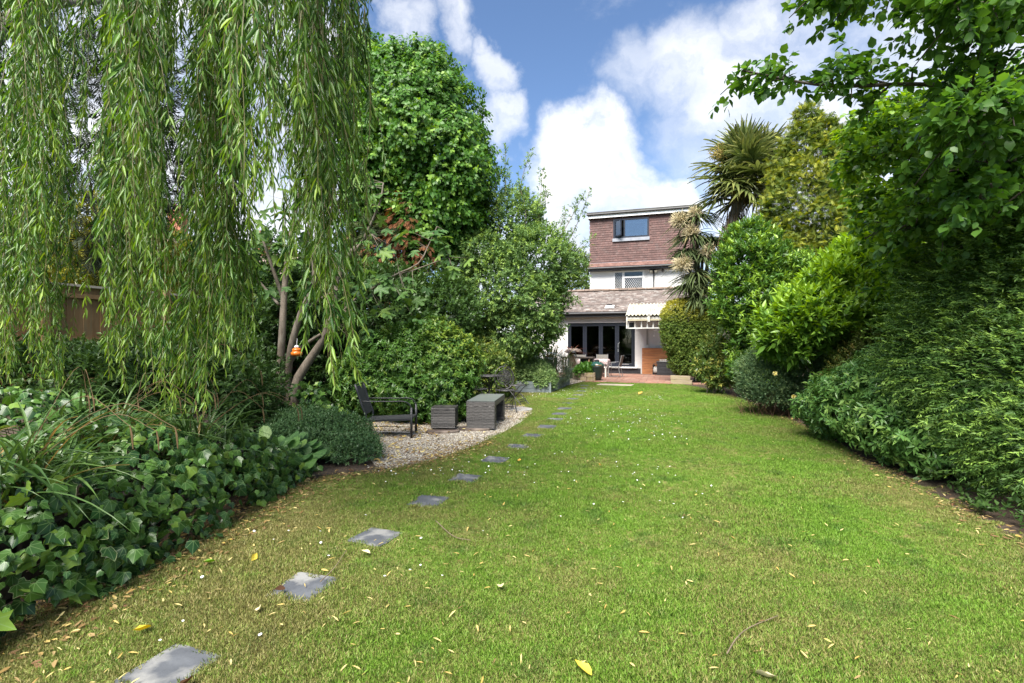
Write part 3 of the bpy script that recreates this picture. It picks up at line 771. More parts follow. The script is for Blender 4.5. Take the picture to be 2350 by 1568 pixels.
b = MB(); b.box(-1.62, -1.18, .0, .30, 3.06, 3.10); b.obox((-1.4, .22, 3.15), (.2, 0, 0), (0, .14, .05), (0, -.01, .025)); hp('vent_slate', b, surf('pale_vent', (.6, .6, .6), (.7, .7, .7), 8, .6), roof)
b = MB(); b.box(-1.52, -1.28, .02, .12, 3.19, 3.25); hp('vent_hood', b, m_black, roof)
g = MB(); g.tube([(X0-.15, ey-.07, ez-.09), (X1+.1, ey-.07, ez-.09)], .058, 10); hp('gutter', g, m_black)
b = MB(); b.box(X0-.1, X1, ey+.0, ey+.03, ez-.26, ez-.1); b.box(X0-.1, X1, ey+.03, -.002, ez-.25, ez-.22); hp('fascia', b, m_black)
# main house: upper wall, dormer
MX0, MX1 = -2.79, 2.55
WX0, WX1, WZ0, WZ1 = -1.56, 0.02, 3.95, 5.2
b = MB(); b.box(MX0, WX0, 3.0, 3.3, 2.9, 5.5); b.box(WX1, MX1, 3.0, 3.3, 2.9, 5.5); b.box(WX0, WX1, 3.0, 3.3, WZ1, 5.5); b.box(WX0, WX1, 3.0, 3.3, 2.9, WZ0)
b.box(MX0, MX0+.3, 3.3, 10.5, 0, 5.5); b.box(MX1-.3, MX1, 3.3, 10.5, 0, 5.5)
hp('upper_wall', b, m_render)
VX0, VX1, VZ0, VZ1 = -1.56, .24, 6.9, 7.9
b = MB(); b.box(MX0, VX0, 3.02, 3.3, 5.5, 8.0); b.box(VX1, MX1, 3.02, 3.3, 5.5, 8.0); b.box(VX0, VX1, 3.02, 3.3, VZ1, 8.0); b.box(VX0, VX1, 3.02, 3.3, 5.5, VZ0)
b.box(MX0, MX0+.3, 3.3, 8.5, 5.5, 8.0); b.box(MX1-.3, MX1, 3.3, 8.5, 5.5, 8.0)
dorm = hp('dormer', b, m_tileh); PM[dorm.name] = PM[house.name]
tw, ex = .172, .118; cells = []
for r_ in range(21):
    z = 5.60+r_*ex
    for c in range(40):
        xx = MX0+.06+c*tw+(tw/2 if r_ % 2 else 0)
        if xx > 2.3: continue
        if VX0-.07 < xx < VX1+.07 and z+.09 > VZ0-.17 and z < VZ1+.0: continue
        if z+.12 > 8.03: continue
        cells.append((abs(xx+.7), Matrix.Translation((xx, 3.0, z)) @ Matrix.Rotation(R(82)+rng.normal(0, .01), 4, 'X') @ Matrix.Rotation(rng.normal(0, .006), 4, 'Z')))
cells.sort(key=lambda q: q[0]); tile_run('hung_tile', dorm, m_tileh, tw, ex, (.155, .020), [q[1] for q in cells], None, 300)
# skirt of tiles over the first floor window
b = MB(); b.add([(MX0-.05, 2.62, 5.36), (MX1, 2.62, 5.36), (MX1, 2.99, 5.60), (MX0-.05, 2.99, 5.60), (MX0-.05, 2.62, 5.40), (MX1, 2.62, 5.40), (MX1, 2.99, 5.64), (MX0-.05, 2.99, 5.64)],
                [(0, 3, 2, 1), (4, 5, 6, 7), (0, 1, 5, 4), (1, 2, 6, 5), (2, 3, 7, 6), (3, 0, 4, 7)])
skirt = hp('tile_skirt', b, m_tileh); PM[skirt.name] = PM[house.name]
cells = []
for r_ in range(3):
    for c in range(36):
        xx = MX0+.02+c*.172+(.086 if r_ % 2 else 0)
        if xx > 3: continue
        cells.append((abs(xx), Matrix.Translation((xx, 2.58+r_*.12, 5.40+r_*.078)) @ Matrix.Rotation(R(31), 4, 'X')))
cells.sort(key=lambda q: q[0]); tile_run('skirt_tile', skirt, surf('skirt_tile', (.115, .058, .046), (.18, .10, .082), 9, .8, rand=.22), .172, .12, (.17, .014), [q[1] for q in cells], None, 110)
b = MB(); b.box(MX0-.04, MX1, 2.985, 3.0, 5.605, 5.66); hp('lead_flashing', b, m_lead)
b = MB(); b.box(MX0-.05, MX1, 2.6, 2.63, 5.20, 5.35); b.box(MX0-.05, MX1, 2.63, 2.998, 5.2, 5.23); b.tube([(MX0-.05, 2.55, 5.32), (MX1, 2.55, 5.32)], .055, 10); hp('eaves', b, m_black)
b = MB(); b.box(MX0-.08, MX1+.1, 2.82, 2.85, 8.0, 8.21); b.box(MX0-.08, MX0-.05, 2.85, 8.5, 8.0, 8.21); hp('dormer_fascia', b, m_wpvc)
b = MB(); b.box(MX0-.14, MX1+.2, 2.72, 8.6, 8.215, 8.30); hp('flat_roof', b, surf('roof_felt', (.05, .05, .048), (.09, .09, .085), 5, .9))
b = MB(); b.tube([(MX0-.14, 2.76, 8.19), (MX1+.2, 2.76, 8.19)], .05, 10); hp('dormer_gutter', b, m_black)
# dormer window
f = MB(); f.box(VX0, VX0+.07, 2.95, 3.06, VZ0, VZ1); f.box(VX1-.07, VX1, 2.95, 3.06, VZ0, VZ1); f.box(VX0+.07, VX1-.07, 2.95, 3.06, VZ1-.07, VZ1); f.box(VX0+.07, VX1-.07, 2.95, 3.06, VZ0, VZ0+.08); f.box(-1.02, -.95, 2.95, 3.06, VZ0+.08, VZ1-.07)
w1 = hp('dormer_window', f, m_anth); PM[w1.name] = PM[house.name]
g = MB(); g.box(-.952, VX1-.068, 2.99, 3.0, VZ0+.078, VZ1-.068); hp('pane', g, m_glass2, w1)
g = MB(); wdt = .07
f = MB(); hx, hy = VX0+.075, 2.94; ca, sa = math.cos(R(-38)), math.sin(R(-38))
def cas(x, z0, z1, d0, d1, x2):
    P = [(hx+ca*u-sa*v*1, hy+sa*u+ca*v) for u, v in ((x, d0), (x2, d0), (x2, d1), (x, d1))]; f.prism(P, z0, z1)
W_ = .46
cas(0, VZ0+.08, VZ1-.06, 0, .05, .055); cas(W_-.055, VZ0+.08, VZ1-.06, 0, .05, W_); cas(.055, VZ1-.12, VZ1-.06, 0, .05, W_-.055); cas(.055, VZ0+.08, VZ0+.14, 0, .05, W_-.055)
hp('casement', f, m_anth, w1)
f = MB(); cas(.052, VZ0+.137, VZ1-.117, .02, .03, W_-.052); hp('casement_pane', f, m_glass2, w1)
b = MB(); b.box(VX0-.04, VX1+.04, 2.93, 2.985, VZ0-.17, VZ0-.005); hp('lead_apron', b, m_lead)
b = MB(); b.box(-.9, VX1-.1, 3.12, 3.13, VZ1-.22, VZ1-.08); b.box(VX1-.22, VX1-.08, 3.10, 3.11, VZ0+.08, VZ1-.2); b.box(VX0+.1, VX0+.28, 3.10, 3.11, VZ0+.08, VZ1-.1); hp('curtain', b, surf('white_curtain', (.75, .75, .76), (.82, .82, .82), 4, .9, .3, 20, stretch=(8, 8, .5)), w1)
b = MB(); b.box(MX0+.31, MX1-.31, 5.2, 5.3, 2.95, 7.95); b.box(MX0+.31, MX1-.31, 3.31, 5.2, 5.45, 5.5); hp('upstairs_room', b, surf('blue_room', (.16, .2, .26), (.2, .24, .3), 2, .9))
# first floor leaded window
f = MB(); f.box(WX0, WX0+.09, 2.96, 3.06, WZ0, WZ1); f.box(WX1-.09, WX1, 2.96, 3.06, WZ0, WZ1); f.box(WX0+.09, WX1-.09, 2.96, 3.06, WZ1-.09, WZ1); f.box(WX0+.09, WX1-.09, 2.96, 3.06, WZ0, WZ0+.08); f.box(-1.10, -.98, 2.96, 3.06, WZ0+.08, WZ1-.09); f.box(-.98, WX1-.09, 2.955, 3.055, 4.80, 4.89)
w2 = hp('leaded_window', f, m_wpvc, bev=.004); PM[w2.name] = PM[house.name]
for xa, xb, za, zb in ((WX0+.09, -1.10, WZ0+.08, WZ1-.09), (-.98, WX1-.09, WZ0+.08, 4.80), (-.98, WX1-.09, 4.89, WZ1-.09)):
    g = MB(); g.box(xa-.002, xb+.002, 3.0, 3.01, za-.002, zb+.002); hp('pane', g, m_glass, w2)
lt = MB(); LT = MB()
for xa, xb, za, zb in ((WX0+.09, -1.10, WZ0+.08, WZ1-.09), (-.98, WX1-.09, WZ0+.08, 4.80)):
    dx, dz = .105, .15
    for sg in (1, -1):
        for k in range(-20, 40):
            # line z = sg*(dz/dx)*(x - x0k); clipped to the pane
            x0k = xa+k*dx-(zb-za)*dx/dz if sg > 0 else xa+k*dx
            pp = []
            for i in range(41):
                t = i/40; z = za+(zb-za)*t; xx = x0k+(z-za)*dx/dz*sg + (0 if sg > 0 else 0)
                if xa <= xx <= xb: pp.append((xx, z))
            if len(pp) > 2: LT.bar((pp[0][0], 2.992, pp[0][1]), (pp[-1][0], 2.992, pp[-1][1]), .012, .006, up=(0, 1, 0))
hp('lead_lattice', LT, surf('lead_came', (.50, .52, .54), (.6, .6, .62), 9, .5), w2)
b = MB(); b.box(WX0+.1, WX1-.1, 3.06, 3.07, 4.72, WZ1-.09); hp('net_curtain', b, surf('net_curtain', (.22, .27, .22), (.32, .36, .30), 7, .9), w2)
b = MB(); b.box(WX0-.1, WX1+.1, 3.12, 3.16, WZ0-.1, WZ1); hp('room_shade_panel', b, surf('dark_room', (.02, .035, .025), (.035, .05, .04), 3, .9), w2)  # added dark sheet standing in for the unlit room behind the panes
# pipes, lamps, cables
b = MB(); b.tube([(.49, 2.94, 5.25), (.49, 2.94, 4.08)], .034, 8); hp('downpipe', b, m_black)
def flood(x, z):
    b = MB(); b.box(x-.03, x+.03, 2.94, 2.998, z-.05, z+.05); b.obox((x-.02, 2.86, z), (.085, 0, 0), (0, .05, .02), (0, -.02, .07)); b.tube([(x+.02, 2.94, z), (x-.02, 2.88, z)], .02, 8)
    lo = hp('flood_light', b, m_black, bev=.008); g = MB(); g.obox((x-.02, 2.806, z-.022), (.07, 0, 0), (0, .003, .001), (0, -.018, .055)); PM[lo.name] = PM[house.name]
    hp('lamp_glass', g, surf('lamp_glass', (.65, .6, .48), (.7, .66, .55), 5, .2), lo)
flood(.38, 5.10); flood(.62, 5.10)
b = MB(); b.box(.9, .97, 2.92, 2.998, 5.08, 5.2); b.lathe([(.03, 0), (.06, .03), (.06, .09), (.03, .12)], (.935, 2.9, 5.05), 12); hp('security_camera', b, m_black)
b = MB(); b.tube(curve_pts([(.5, 2.985, 5.0), (.12, 2.985, 4.96), (.12, 2.985, 4.3), (.12, 2.985, 4.1)], 20), .007, 5); b.tube(curve_pts([(.95, 2.985, 5.04), (.75, 2.985, 4.97), (.5, 2.985, 4.95)], 10), .007, 5); b.tube(curve_pts([(.7, 2.98, 5.15), (1.3, 2.6, 5.05), (2.2, 2.2, 5.0)], 12), .008, 5); hp('cable', b, surf('grey_cable', (.35, .35, .35)))
b = MB(); b.tube([(-1.45+.07*math.cos(t), 2.9, 5.13+.035*math.sin(t)) for t in np.linspace(0, 6.0, 16)], .012, 6); hp('cable_loop', b, m_wpvc)
# lean-to fittings on the extension wall
b = MB(); b.box(.28, .36, -.04, -.004, 1.35, 2.05); hp('grey_batten', b, surf('grey_wood', (.26, .26, .25), (.36, .36, .34), 8, .9))
b = MB(); b.tube([(.35, -.02, 1.35), (.35, -.02, .95)], .012, 6); hp('conduit', b, m_wpvc)
b = MB(); b.box(.60, .74, -.07, -.004, 1.98, 2.06); b.tube([(.66, -.02, 1.98), (.62, -.02, 1.8)], .008, 5); b.box(.57, .65, -.03, -.004, 1.72, 1.80); hp('wall_lamp', b, m_wpvc, bev=.01)

# ---- corrugated lean-to roof on brackets
cn = thing('canopy', HOUSE, 'pale corrugated lean-to roof on white battens beside the folding doors', 'canopy', rz=-R(18))
def cp(name, mb, mat, parent=None, **k): return mb.build(name, mat, parent or cn, local=True, **k)
m_corr = surf('corrugated_sheet', (.40, .38, .30), (.50, .48, .41), 6, .6, c3=(.36, .32, .19), s3=2.0)
m_wood_w = surf('weathered_white_wood', (.44, .44, .42), (.58, .58, .56), 7, .85, .3, 40, c3=(.35, .33, .29), s3=4)
CX0, CX1, FY, BY, FZ, BZ = -.48, 2.2, -2.0, -.30, 2.62, 3.19
for r_, (y0, y1) in enumerate(((FY, -1.10), (-1.17, BY))):
    b = MB(); nx = int((CX1-CX0)/.0125); V = []; Fc = []
    for i in range(nx+1):
        xx = CX0+(CX1-CX0)*i/nx
        for j in range(7):
            yy = y0+(y1-y0)*j/6; V.append((xx, yy, FZ+(BZ-FZ)*(yy-FY)/(BY-FY)+.032*math.sin(2*PI*xx/.15)+.022*r_))
    for i in range(nx):
        for j in range(6): q = i*7+j; Fc.append((q, q+7, q+8, q+1))
    b.add(V, Fc); o = cp('corrugated_sheet', b, m_corr, smooth=True); md = o.modifiers.new('thick', 'SOLIDIFY'); md.thickness = .008; md.offset = -1
b = MB(); b.box(CX0+.06, CX1, FY+.1, FY+.15, 2.44, 2.55); cp('front_beam', b, m_wood_w, bev=.005)
b = MB(); b.box(CX0+.06, CX1, FY+.06, FY+.098, 2.385, 2.425); cp('front_rail', b, surf('mossy_wood', (.42, .38, .25), (.55, .5, .36), 8, .9))
b = MB(); b.bar((CX0+.1, FY+.15, 2.55), (CX0+.1, -.03, 3.02), .05, .09); b.bar((1.2, FY+.15, 2.55), (1.2, -.03, 3.02), .05, .09); cp('rafter', b, m_wood_w)
b = MB(); b.box(CX0+.03, CX0+.08, FY+.05, FY+.11, 2.05, 2.58); cp('end_post', b, m_wood_w)
b = MB(); b.box(.42, .52, FY+.03, FY+.06, 2.33, 2.60); cp('end_block', b, m_wood_w)
for i, xx in enumerate((-.40, -.13, .14, .38, .62)):
    b = MB(); b.box(xx, xx+.055, FY+.22, FY+.25, 2.06, 2.34); cp('batten', b, m_wood_w)
b = MB(); b.box(-.40, 1.0, FY+.19, FY+.218, 2.045, 2.095); cp('batten_rail', b, m_wood_w)
b = MB(); b.box(.85, 1.9, FY+.26, FY+.29, 2.20, 2.32); cp('white_board', b, m_wpvc)
b = MB(); b.bar((.78, FY+.3, 2.36), (1.75, -.05, 1.25), .07, .05); cp('brace', b, surf('grey_wood2', (.40, .40, .39), (.5, .5, .48), 8, .9))
# ================================================================== PATIO THINGS
def loc(mb, name, mat, parent, **k): return mb.build(name, mat, parent, local=True, **k)
m_cedar = surf('cedar_board', (.30, .115, .042), (.42, .18, .07), 3, .7, .25, 30, rand=.16, stretch=(.6, 4, 9), c3=(.24, .09, .035), s3=2)
sc_ = thing('timber_screen', gd(-1.42, 23.5), 'orange-brown horizontal board screen against the house wall beside the doors', 'screen', rz=-R(18))
for k in range(5):
    b = MB(); b.box(0, 2.0, -.012, .012, .03+k*.236, .03+k*.236+.230); loc(b, 'board', m_cedar, sc_, bev=.004)
for xx in (.1, 1.0, 1.9):
    b = MB(); b.box(xx, xx+.05, .013, .06, .0, 1.2); loc(b, 'post', m_cedar, sc_)
bx = thing('storage_box', gr(1538, 862), 'black plastic storage box in front of the timber screen', 'storage box', rz=-R(18))
m_bplast = surf('black_plastic', (.022, .023, .025), (.035, .036, .04), 9, .5, .15, 40)
b = MB(); b.box(-.55, .55, -.3, .3, .02, .56); loc(b, 'body', m_bplast, bx, bev=.015)
b = MB(); b.box(-.58, .58, -.33, .33, .565, .625); loc(b, 'lid', m_bplast, bx, bev=.015)
for k in range(3):
    b = MB(); b.box(-.5, .5, -.309, -.302, .09+k*.16, .21+k*.16); loc(b, 'panel', m_bplast, bx, bev=.004)
b = MB()
for k in range(9): b.box(-.42+k*.1, -.37+k*.1, -.2, .2, .627, .71)
b.box(-.45, .47, -.22, -.19, .627, .66); b.box(-.45, .47, -.22, -.19, .69, .715)
cr = thing('slatted_tray', tuple(gr(1538, 862)), 'pale grey slatted tray lying on the black storage box', 'tray', rz=-R(18)); loc(b, 'slats', surf('grey_plastic', (.42, .40, .37), (.5, .48, .45), 8, .7), cr)
hr = thing('hose_reel', gr(1508, 861), 'grey hose reel on a black stand beside the storage box', 'hose reel', rz=-R(30))
b = MB(); b.box(-.17, -.14, -.12, .12, 0, .46); b.box(.10, .13, -.12, .12, 0, .40); b.box(-.17, .13, -.14, .14, 0, .04); b.tube([(-.155, -.0, .46), (-.155, .02, .5), (.0, .02, .5)], .015, 6); loc(b, 'stand', m_bplast, hr)
b = MB()
for k in range(7): b.tube([(-.11+k*.032, .15*math.cos(t), .22+.15*math.sin(t)) for t in np.linspace(0, 2*PI, 20)[:-1]], .017, 6, closed=True)
loc(b, 'hose', surf('hose', (.45, .43, .40), (.55, .53, .5), 9, .5), hr, smooth=True)
b = MB(); b.lathe([(.012, 0), (.022, .02), (.022, .07), (.01, .1)], (.06, -.17, .03), 10); loc(b, 'nozzle', surf('orange_plastic', (.8, .18, .02)), hr)
# kamado barbecue
kb = thing('kamado_barbecue', gr(1370, 874.5), 'dark green egg-shaped ceramic barbecue standing on the patio corner', 'barbecue')
m_kg = surf('green_glaze', (.012, .055, .040), (.018, .075, .055), 25, .22, .15, 90, spec=.6)
b = MB(); b.lathe([(.12, .0), (.15, .01), (.19, .18), (.235, .36), (.262, .50), (.268, .535)], n=32); loc(b, 'base', surf('dark_base', (.012, .025, .022), (.02, .035, .03), 20, .45), kb, smooth=True)
b = MB(); b.lathe([(.275, .535), (.28, .55), (.275, .57)], n=32); loc(b, 'band', surf('steel_band', (.25, .27, .27), None, 6, .35, metal=1), kb)
b = MB(); b.lathe([(.268, .572), (.262, .60), (.235, .65), (.19, .695), (.13, .727), (.085, .74)], n=32); loc(b, 'lid', m_kg, kb, smooth=True)
b = MB(); b.lathe([(.085, .738), (.08, .76), (.09, .765), (.085, .80), (.05, .815)], n=20); loc(b, 'chimney_cap', m_black, kb)
b = MB(); b.tube(curve_pts([(-.1, -.262, .62), (-.1, -.32, .61), (.1, -.32, .61), (.1, -.262, .62)], 12), .014, 6); loc(b, 'handle', surf('wood_handle', (.3, .18, .09)), kb)
# dining table with cloth
tc_ = at(1372, 824, 21.2); tloc = (tc_[0], tc_[1], .012)
tb = thing('dining_table', tloc, 'patio dining table in front of the folding doors', 'table', rz=-R(18))
m_alu = surf('grey_metal', (.20, .20, .20), (.27, .27, .27), 8, .4, metal=.3)
b = MB(); b.box(-.75, .42, -.42, .42, .70, .735); loc(b, 'table_top', surf('table_wood', (.35, .28, .2), (.45, .36, .27), 6, .6), tb)
for sx in (-.68, .34):
    for sy in (-.35, .35):
        b = MB(); b.box(sx, sx+.06, sy-.03, sy+.03, 0, .70); loc(b, 'leg', surf('pale_leg', (.5, .45, .4), (.6, .55, .5), 6, .7), tb)
def cloth():
    V = []; Fc = []; n = 30; m = 24
    for i in range(n+1):
        for j in range(m+1):
            x = -.95+1.57*i/n; y = -.62+1.24*j/m
            ox = max(-.77-x, x-.44, 0); oy = max(abs(y)-.44, 0)
            cx_, cy_ = min(max(x, -.77), .44), min(max(y, -.44), .44)
            d = math.hypot(ox, oy); rip = .02*math.sin(17*x+3*y)*min(1, d*6)+.02*math.sin(15*y)*min(1, d*6)
            z = .742-min(d, .5)*1.0
            V.append((cx_+np.sign(x-cx_)*(.018 if ox else 0)+rip, cy_+np.sign(y-cy_)*(.018 if oy else 0)+rip, z-(.10*max(0, x-.3) if d > .02 else 0)))
    for i in range(n):
        for j in range(m): q = i*(m+1)+j; Fc.append((q, q+m+1, q+m+2, q+1))
    b = MB(); b.add(V, Fc); return b
def check_mat():
    m, nt, b = newmat('pink_check_cloth'); N, L = nt.nodes.new, nt.links.new
    tc = N('ShaderNodeTexCoord'); ck = N('ShaderNodeTexChecker'); ck.inputs['Scale'].default_value = 22
    ck.inputs['Color1'].default_value = (.34, .22, .22, 1); ck.inputs['Color2'].default_value = (.46, .41, .40, 1)
    L(tc.outputs['Object'], ck.inputs[0]); L(ck.outputs[0], b.inputs['Base Color']); b.inputs['Roughness'].default_value = .9
    return m
o = link('tablecloth', cloth().mesh('tablecloth', check_mat(), True), M=M4(tloc, -R(18))); tag(o, 'pale pink checked cloth draped over the patio dining table', 'tablecloth')
def sling_chair(c, rz, label):
    t = thing('sling_chair', c, label, 'chair', rz=rz, group='patio dining chairs')
    m_sl = m_slg
    for s in (-1, 1):
        b = MB(); b.tube([(s*.25, -.22, 0), (s*.25, -.20, .62), (s*.25, .10, .64)], .013, 6); loc(b, 'front_leg', m_alu, t)
        b = MB(); b.tube(curve_pts([(s*.25, .28, 0), (s*.25, .20, .42), (s*.25, .24, .60), (s*.25, .32, .92)], 10), .013, 6); loc(b, 'rear_leg', m_alu, t)
    b = MB(); b.box(-.24, .24, -.22, .21, .415, .43); loc(b, 'seat', m_sl, t)
    b = MB(); b.obox((0, .27, .68), (.24, 0, 0), (0, .006, -.002), (0, .05, .22)); loc(b, 'backrest', m_sl, t)
    b = MB(); b.bar((-.25, .2, .06), (-.25, -.22, .06), .015); b.bar((.25, .2, .06), (.25, -.22, .06), .015); b.bar((-.25, -.21, .40), (.25, -.21, .40), .018); loc(b, 'stretcher', m_alu, t)
m_slg = surf('grey_sling', (.10, .092, .08), (.15, .14, .125), 30, .8)
p = at(1418, 840, 20.75)
sling_chair((p[0]-.12, p[1], .012), -R(18)-R(95), 'grey sling chair on the patio, turned sideways nearest the doors')
p = at(1385, 840, 22.2); sling_chair((p[0]-.1, p[1], .012), -R(18), 'grey sling chair behind the cloth-covered patio table, back to the doors')
p = at(1330, 840, 21.9); sling_chair((p[0], p[1], .012), -R(10), 'grey sling chair at the far end of the table behind the pizza oven')
# pizza oven on a rustic table
po = at(1318, 820, 20.3)
pt = thing('rustic_stand', (po[0]+.25, po[1], .03), 'dark wooden stand with knobbly legs under the domed oven', 'stand', rz=-R(18))
m_dwood = surf('dark_wood', (.045, .035, .03), (.09, .07, .055), 8, .8, .3, 30)
b = MB(); b.box(-.75, .55, -.35, .35, .80, .845); loc(b, 'stand_top', m_dwood, pt, bev=.008)
for sx in (-.65, .40):
    for sy in (-.28, .28):
        b = MB(); b.tube(curve_pts([(sx, sy, 0), (sx+.03, sy, .3), (sx-.02, sy, .55), (sx, sy, .80)], 10), [.035, .04, .03, .035, .042, .03, .035, .04, .035, .04], 8); loc(b, 'leg', surf('log_leg', (.2, .12, .07), (.3, .2, .12), 8, .9), pt)
b = MB(); b.box(.0, .52, -.1, .34, .03, .78); loc(b, 'cupboard', m_black, pt)
ov = thing('pizza_oven', (po[0]-.05, po[1]-.05, .875), 'brown domed outdoor pizza oven on the rustic stand by the doors', 'oven', rz=-R(18))
m_dome = surf('bronze_dome', (.20, .15, .12), (.30, .24, .20), 6, .45, .2)
b = MB(); b.lathe([(.33, .20), (.345, .21), (.335, .24), (.30, .285), (.23, .325), (.14, .347), (.05, .355)], n=32); loc(b, 'dome', m_dome, ov, smooth=True)
b = MB(); b.lathe([(.29, .17), (.30, .175), (.30, .205), (.28, .205)], n=28); loc(b, 'rim', surf('dark_rim', (.06, .06, .065)), ov)
b = MB(); b.obox((.0, -.325, .225), (.18, 0, 0), (0, .012, -.004), (0, .012, .04)); loc(b, 'mouth', m_black, ov)
b = MB(); b.box(-.012+.1, .022+.1, -.04, .0, -.025, .17); loc(b, 'post', m_wpvc, ov)
b = MB(); b.lathe([(.16, -.024), (.16, -.01), (.1, .0), (.05, .17)], (-.1, 0, 0), n=20); loc(b, 'burner', m_black, ov)

# brick planter on the lawn corner, sleepers under the hedge
m_block = surf('mossy_block', (.27, .20, .13), (.40, .32, .22), 9, .9, .6, 40, rand=.15, c3=(.32, .27, .08), s3=3)
pl = [np.array(q) for q in ((2.42, 19.6), (2.58, 18.95), (3.02, 18.65), (3.20, 19.25), (3.14, 20.0))]
bp = thing('brick_planter', (2.83, 19.2, 0), 'low planter of mossy stone blocks beside the green barbecue', 'planter')
for i in range(len(pl)-1):
    a, c = pl[i], pl[i+1]; L_ = np.linalg.norm(c-a); nb = max(2, int(L_/.24)); d = (c-a)/L_; q = np.array([-d[1], d[0]])
    for r_ in range(2):
        for k in range(nb):
            m_ = a+d*(k+.5)*L_/nb
            b = MB(); b.obox((m_[0]+rng.normal(0, .004), m_[1], .085+r_*.165), (*(d*(L_/nb/2-.005)), 0), (*(q*.05), 0), (0, 0, .078)); b.build('block', m_block, bp, bev=.008)
b = MB(); b.prism([p_ for p_ in pl], .02, .24); b.build('soil_fill', m_soil, bp)
sp = thing('sleeper_edge', gr(1560, 882), 'two weathered timber sleepers stacked under the clipped hedge', 'edging', rz=-R(30))
m_sleep = surf('old_sleeper', (.22, .175, .115), (.32, .26, .18), 5, .9, .5, 30, stretch=(1, 5, 5), c3=(.25, .22, .1), s3=3)
b = MB(); b.box(-.3, .42, -.06, .06, .0, .15); loc(b, 'sleeper', m_sleep, sp, bev=.01)
b = MB(); b.box(-.31, .36, -.055, .065, .155, .30); loc(b, 'sleeper', m_sleep, sp, bev=.01)

# raised bed of blue-grey boards
RBC = np.array([1.10, 14.6]); U2, V2 = np.array([C18, -S18]), np.array([S18, C18])
rb = thing('raised_bed', (RBC[0], RBC[1], 0), 'raised planting bed of blue-grey painted boards at the lawn corner', 'raised bed', rz=-R(18))
m_bgrey = surf('blue_grey_paint', (.115, .145, .155), (.17, .20, .21), 5, .75, .3, 30, rand=.1, stretch=(1, 5, 6), c3=(.22, .24, .235), s3=2.5)
for k in range(3):
    z0 = .005+k*.108
    b = MB(); b.box(-2.5, -.0, -.022, .022, z0, z0+.103); loc(b, 'board', m_bgrey, rb, bev=.004)
    b = MB(); b.box(-.022, .022, .024, 2.85, z0, z0+.103); loc(b, 'board', m_bgrey, rb, bev=.004)
b = MB(); b.box(.0, .045, -.045, .0, 0, .335); b2 = loc(b, 'corner_post', m_bgrey, rb, bev=.004)
b = MB(); b.box(-2.5, -.024, .024, 2.85, .0, .27); loc(b, 'soil_fill', m_soil, rb)
so = thing('stone_ornament', (1.02, 14.78, .275), 'small round grey stone finial on the raised bed corner', 'ornament')
b = MB(); b.lathe([(.07, 0), (.07, .02), (.03, .04), (.035, .06), (.075, .10), (.085, .14), (.07, .19), (.03, .215)], n=18); loc(b, 'finial', surf('grey_stone', (.25, .27, .27), (.34, .36, .36), 12, .85, .3), so, smooth=True)
bk = thing('black_planter', tuple(at(1219, 845, 18.2)[:2])+(0,), 'tall black square planter behind the raised bed', 'planter', rz=-R(18))
b = MB(); b.box(-.25, .25, -.25, .25, 0, 1.22); b.box(-.28, .28, -.28, .28, 1.22, 1.27); loc(b, 'box', m_black, bk, bev=.01)

# ================================================================== SEATS ON THE GRAVEL
m_rat = surf('grey_rattan', (.045, .041, .039), (.10, .094, .088), 14, .5, rand=.0)
def rattan_mat():
    m, nt, b = newmat('rattan_weave'); N, L = nt.nodes.new, nt.links.new
    a = N('ShaderNodeAttribute'); a.attribute_name = 'tint'
    cr = N('ShaderNodeValToRGB'); e = cr.color_ramp.elements
    e[0].color = (.022, .020, .019, 1); e[1].color = (.125, .115, .108, 1)
    L(a.outputs['Fac'], cr.inputs[0]); L(cr.outputs[0], b.inputs['Base Color']); b.inputs['Roughness'].default_value = .45
    return m
m_weave = rattan_mat()
def weave(w, h, rows, stakes, seed):
    """woven panel in x (0..w) and z (0..h), facing -y"""
    r_ = np.random.default_rng(seed); nc = stakes*6; nr = rows*4; V = []; Fc = []; tn = []
    rowt = np.clip(r_.uniform(.1, .9, rows)+.25*np.sin(np.arange(rows)*.5+seed), 0, 1)
    for j in range(nr+1):
        rr = min(j//4, rows-1); fz = (j % 4)/4
        for i in range(nc+1):
            x = w*i/nc; ph = i/6*PI+(rr//2)*PI
            d = .0022*math.cos(ph)+.0036*math.sin(PI*(fz if j < nr else 1))-.002
            V.append((x, -d, h*j/nr)); tn.append(rowt[rr]*(.50+.5*math.sin(PI*fz+.35))*(.62+.38*abs(math.cos(ph))))  # tint darkens between strands and at stakes: shade of the gaps painted in
    for j in range(nr):
        for i in range(nc): q = j*(nc+1)+i; Fc.append((q, q+1, q+nc+2, q+nc+1))
    me = bpy.data.meshes.new('woven_panel'); me.from_pydata(V, [], Fc); me.materials.append(m_weave)
    me.attributes.new('tint', 'FLOAT', 'POINT').data.foreach_set('value', np.array(tn, np.float32))
    return me
def panels(parent, x0, x1, y0, y1, z0, z1, sides='fblr'):
    w, d, h = x1-x0, y1-y0, z1-z0
    for s in sides:
        ww = w if s in 'fb' else d
        me = weave(ww, h, max(6, int(h/.0135)), max(3, int(ww/.075)), int(abs(x0*100+y0*37)+ord(s)))
        Mx = {'f': Matrix.Translation((x0, y0, z0)), 'b': Matrix.Translation((x1, y1, z0)) @ Matrix.Rotation(PI, 4, 'Z'),
              'r': Matrix.Translation((x1, y0, z0)) @ Matrix.Rotation(PI/2, 4, 'Z'), 'l': Matrix.Translation((x0, y1, z0)) @ Matrix.Rotation(-PI/2, 4, 'Z')}[s]
        link('woven_panel', me, parent, local=True, M=Mx)
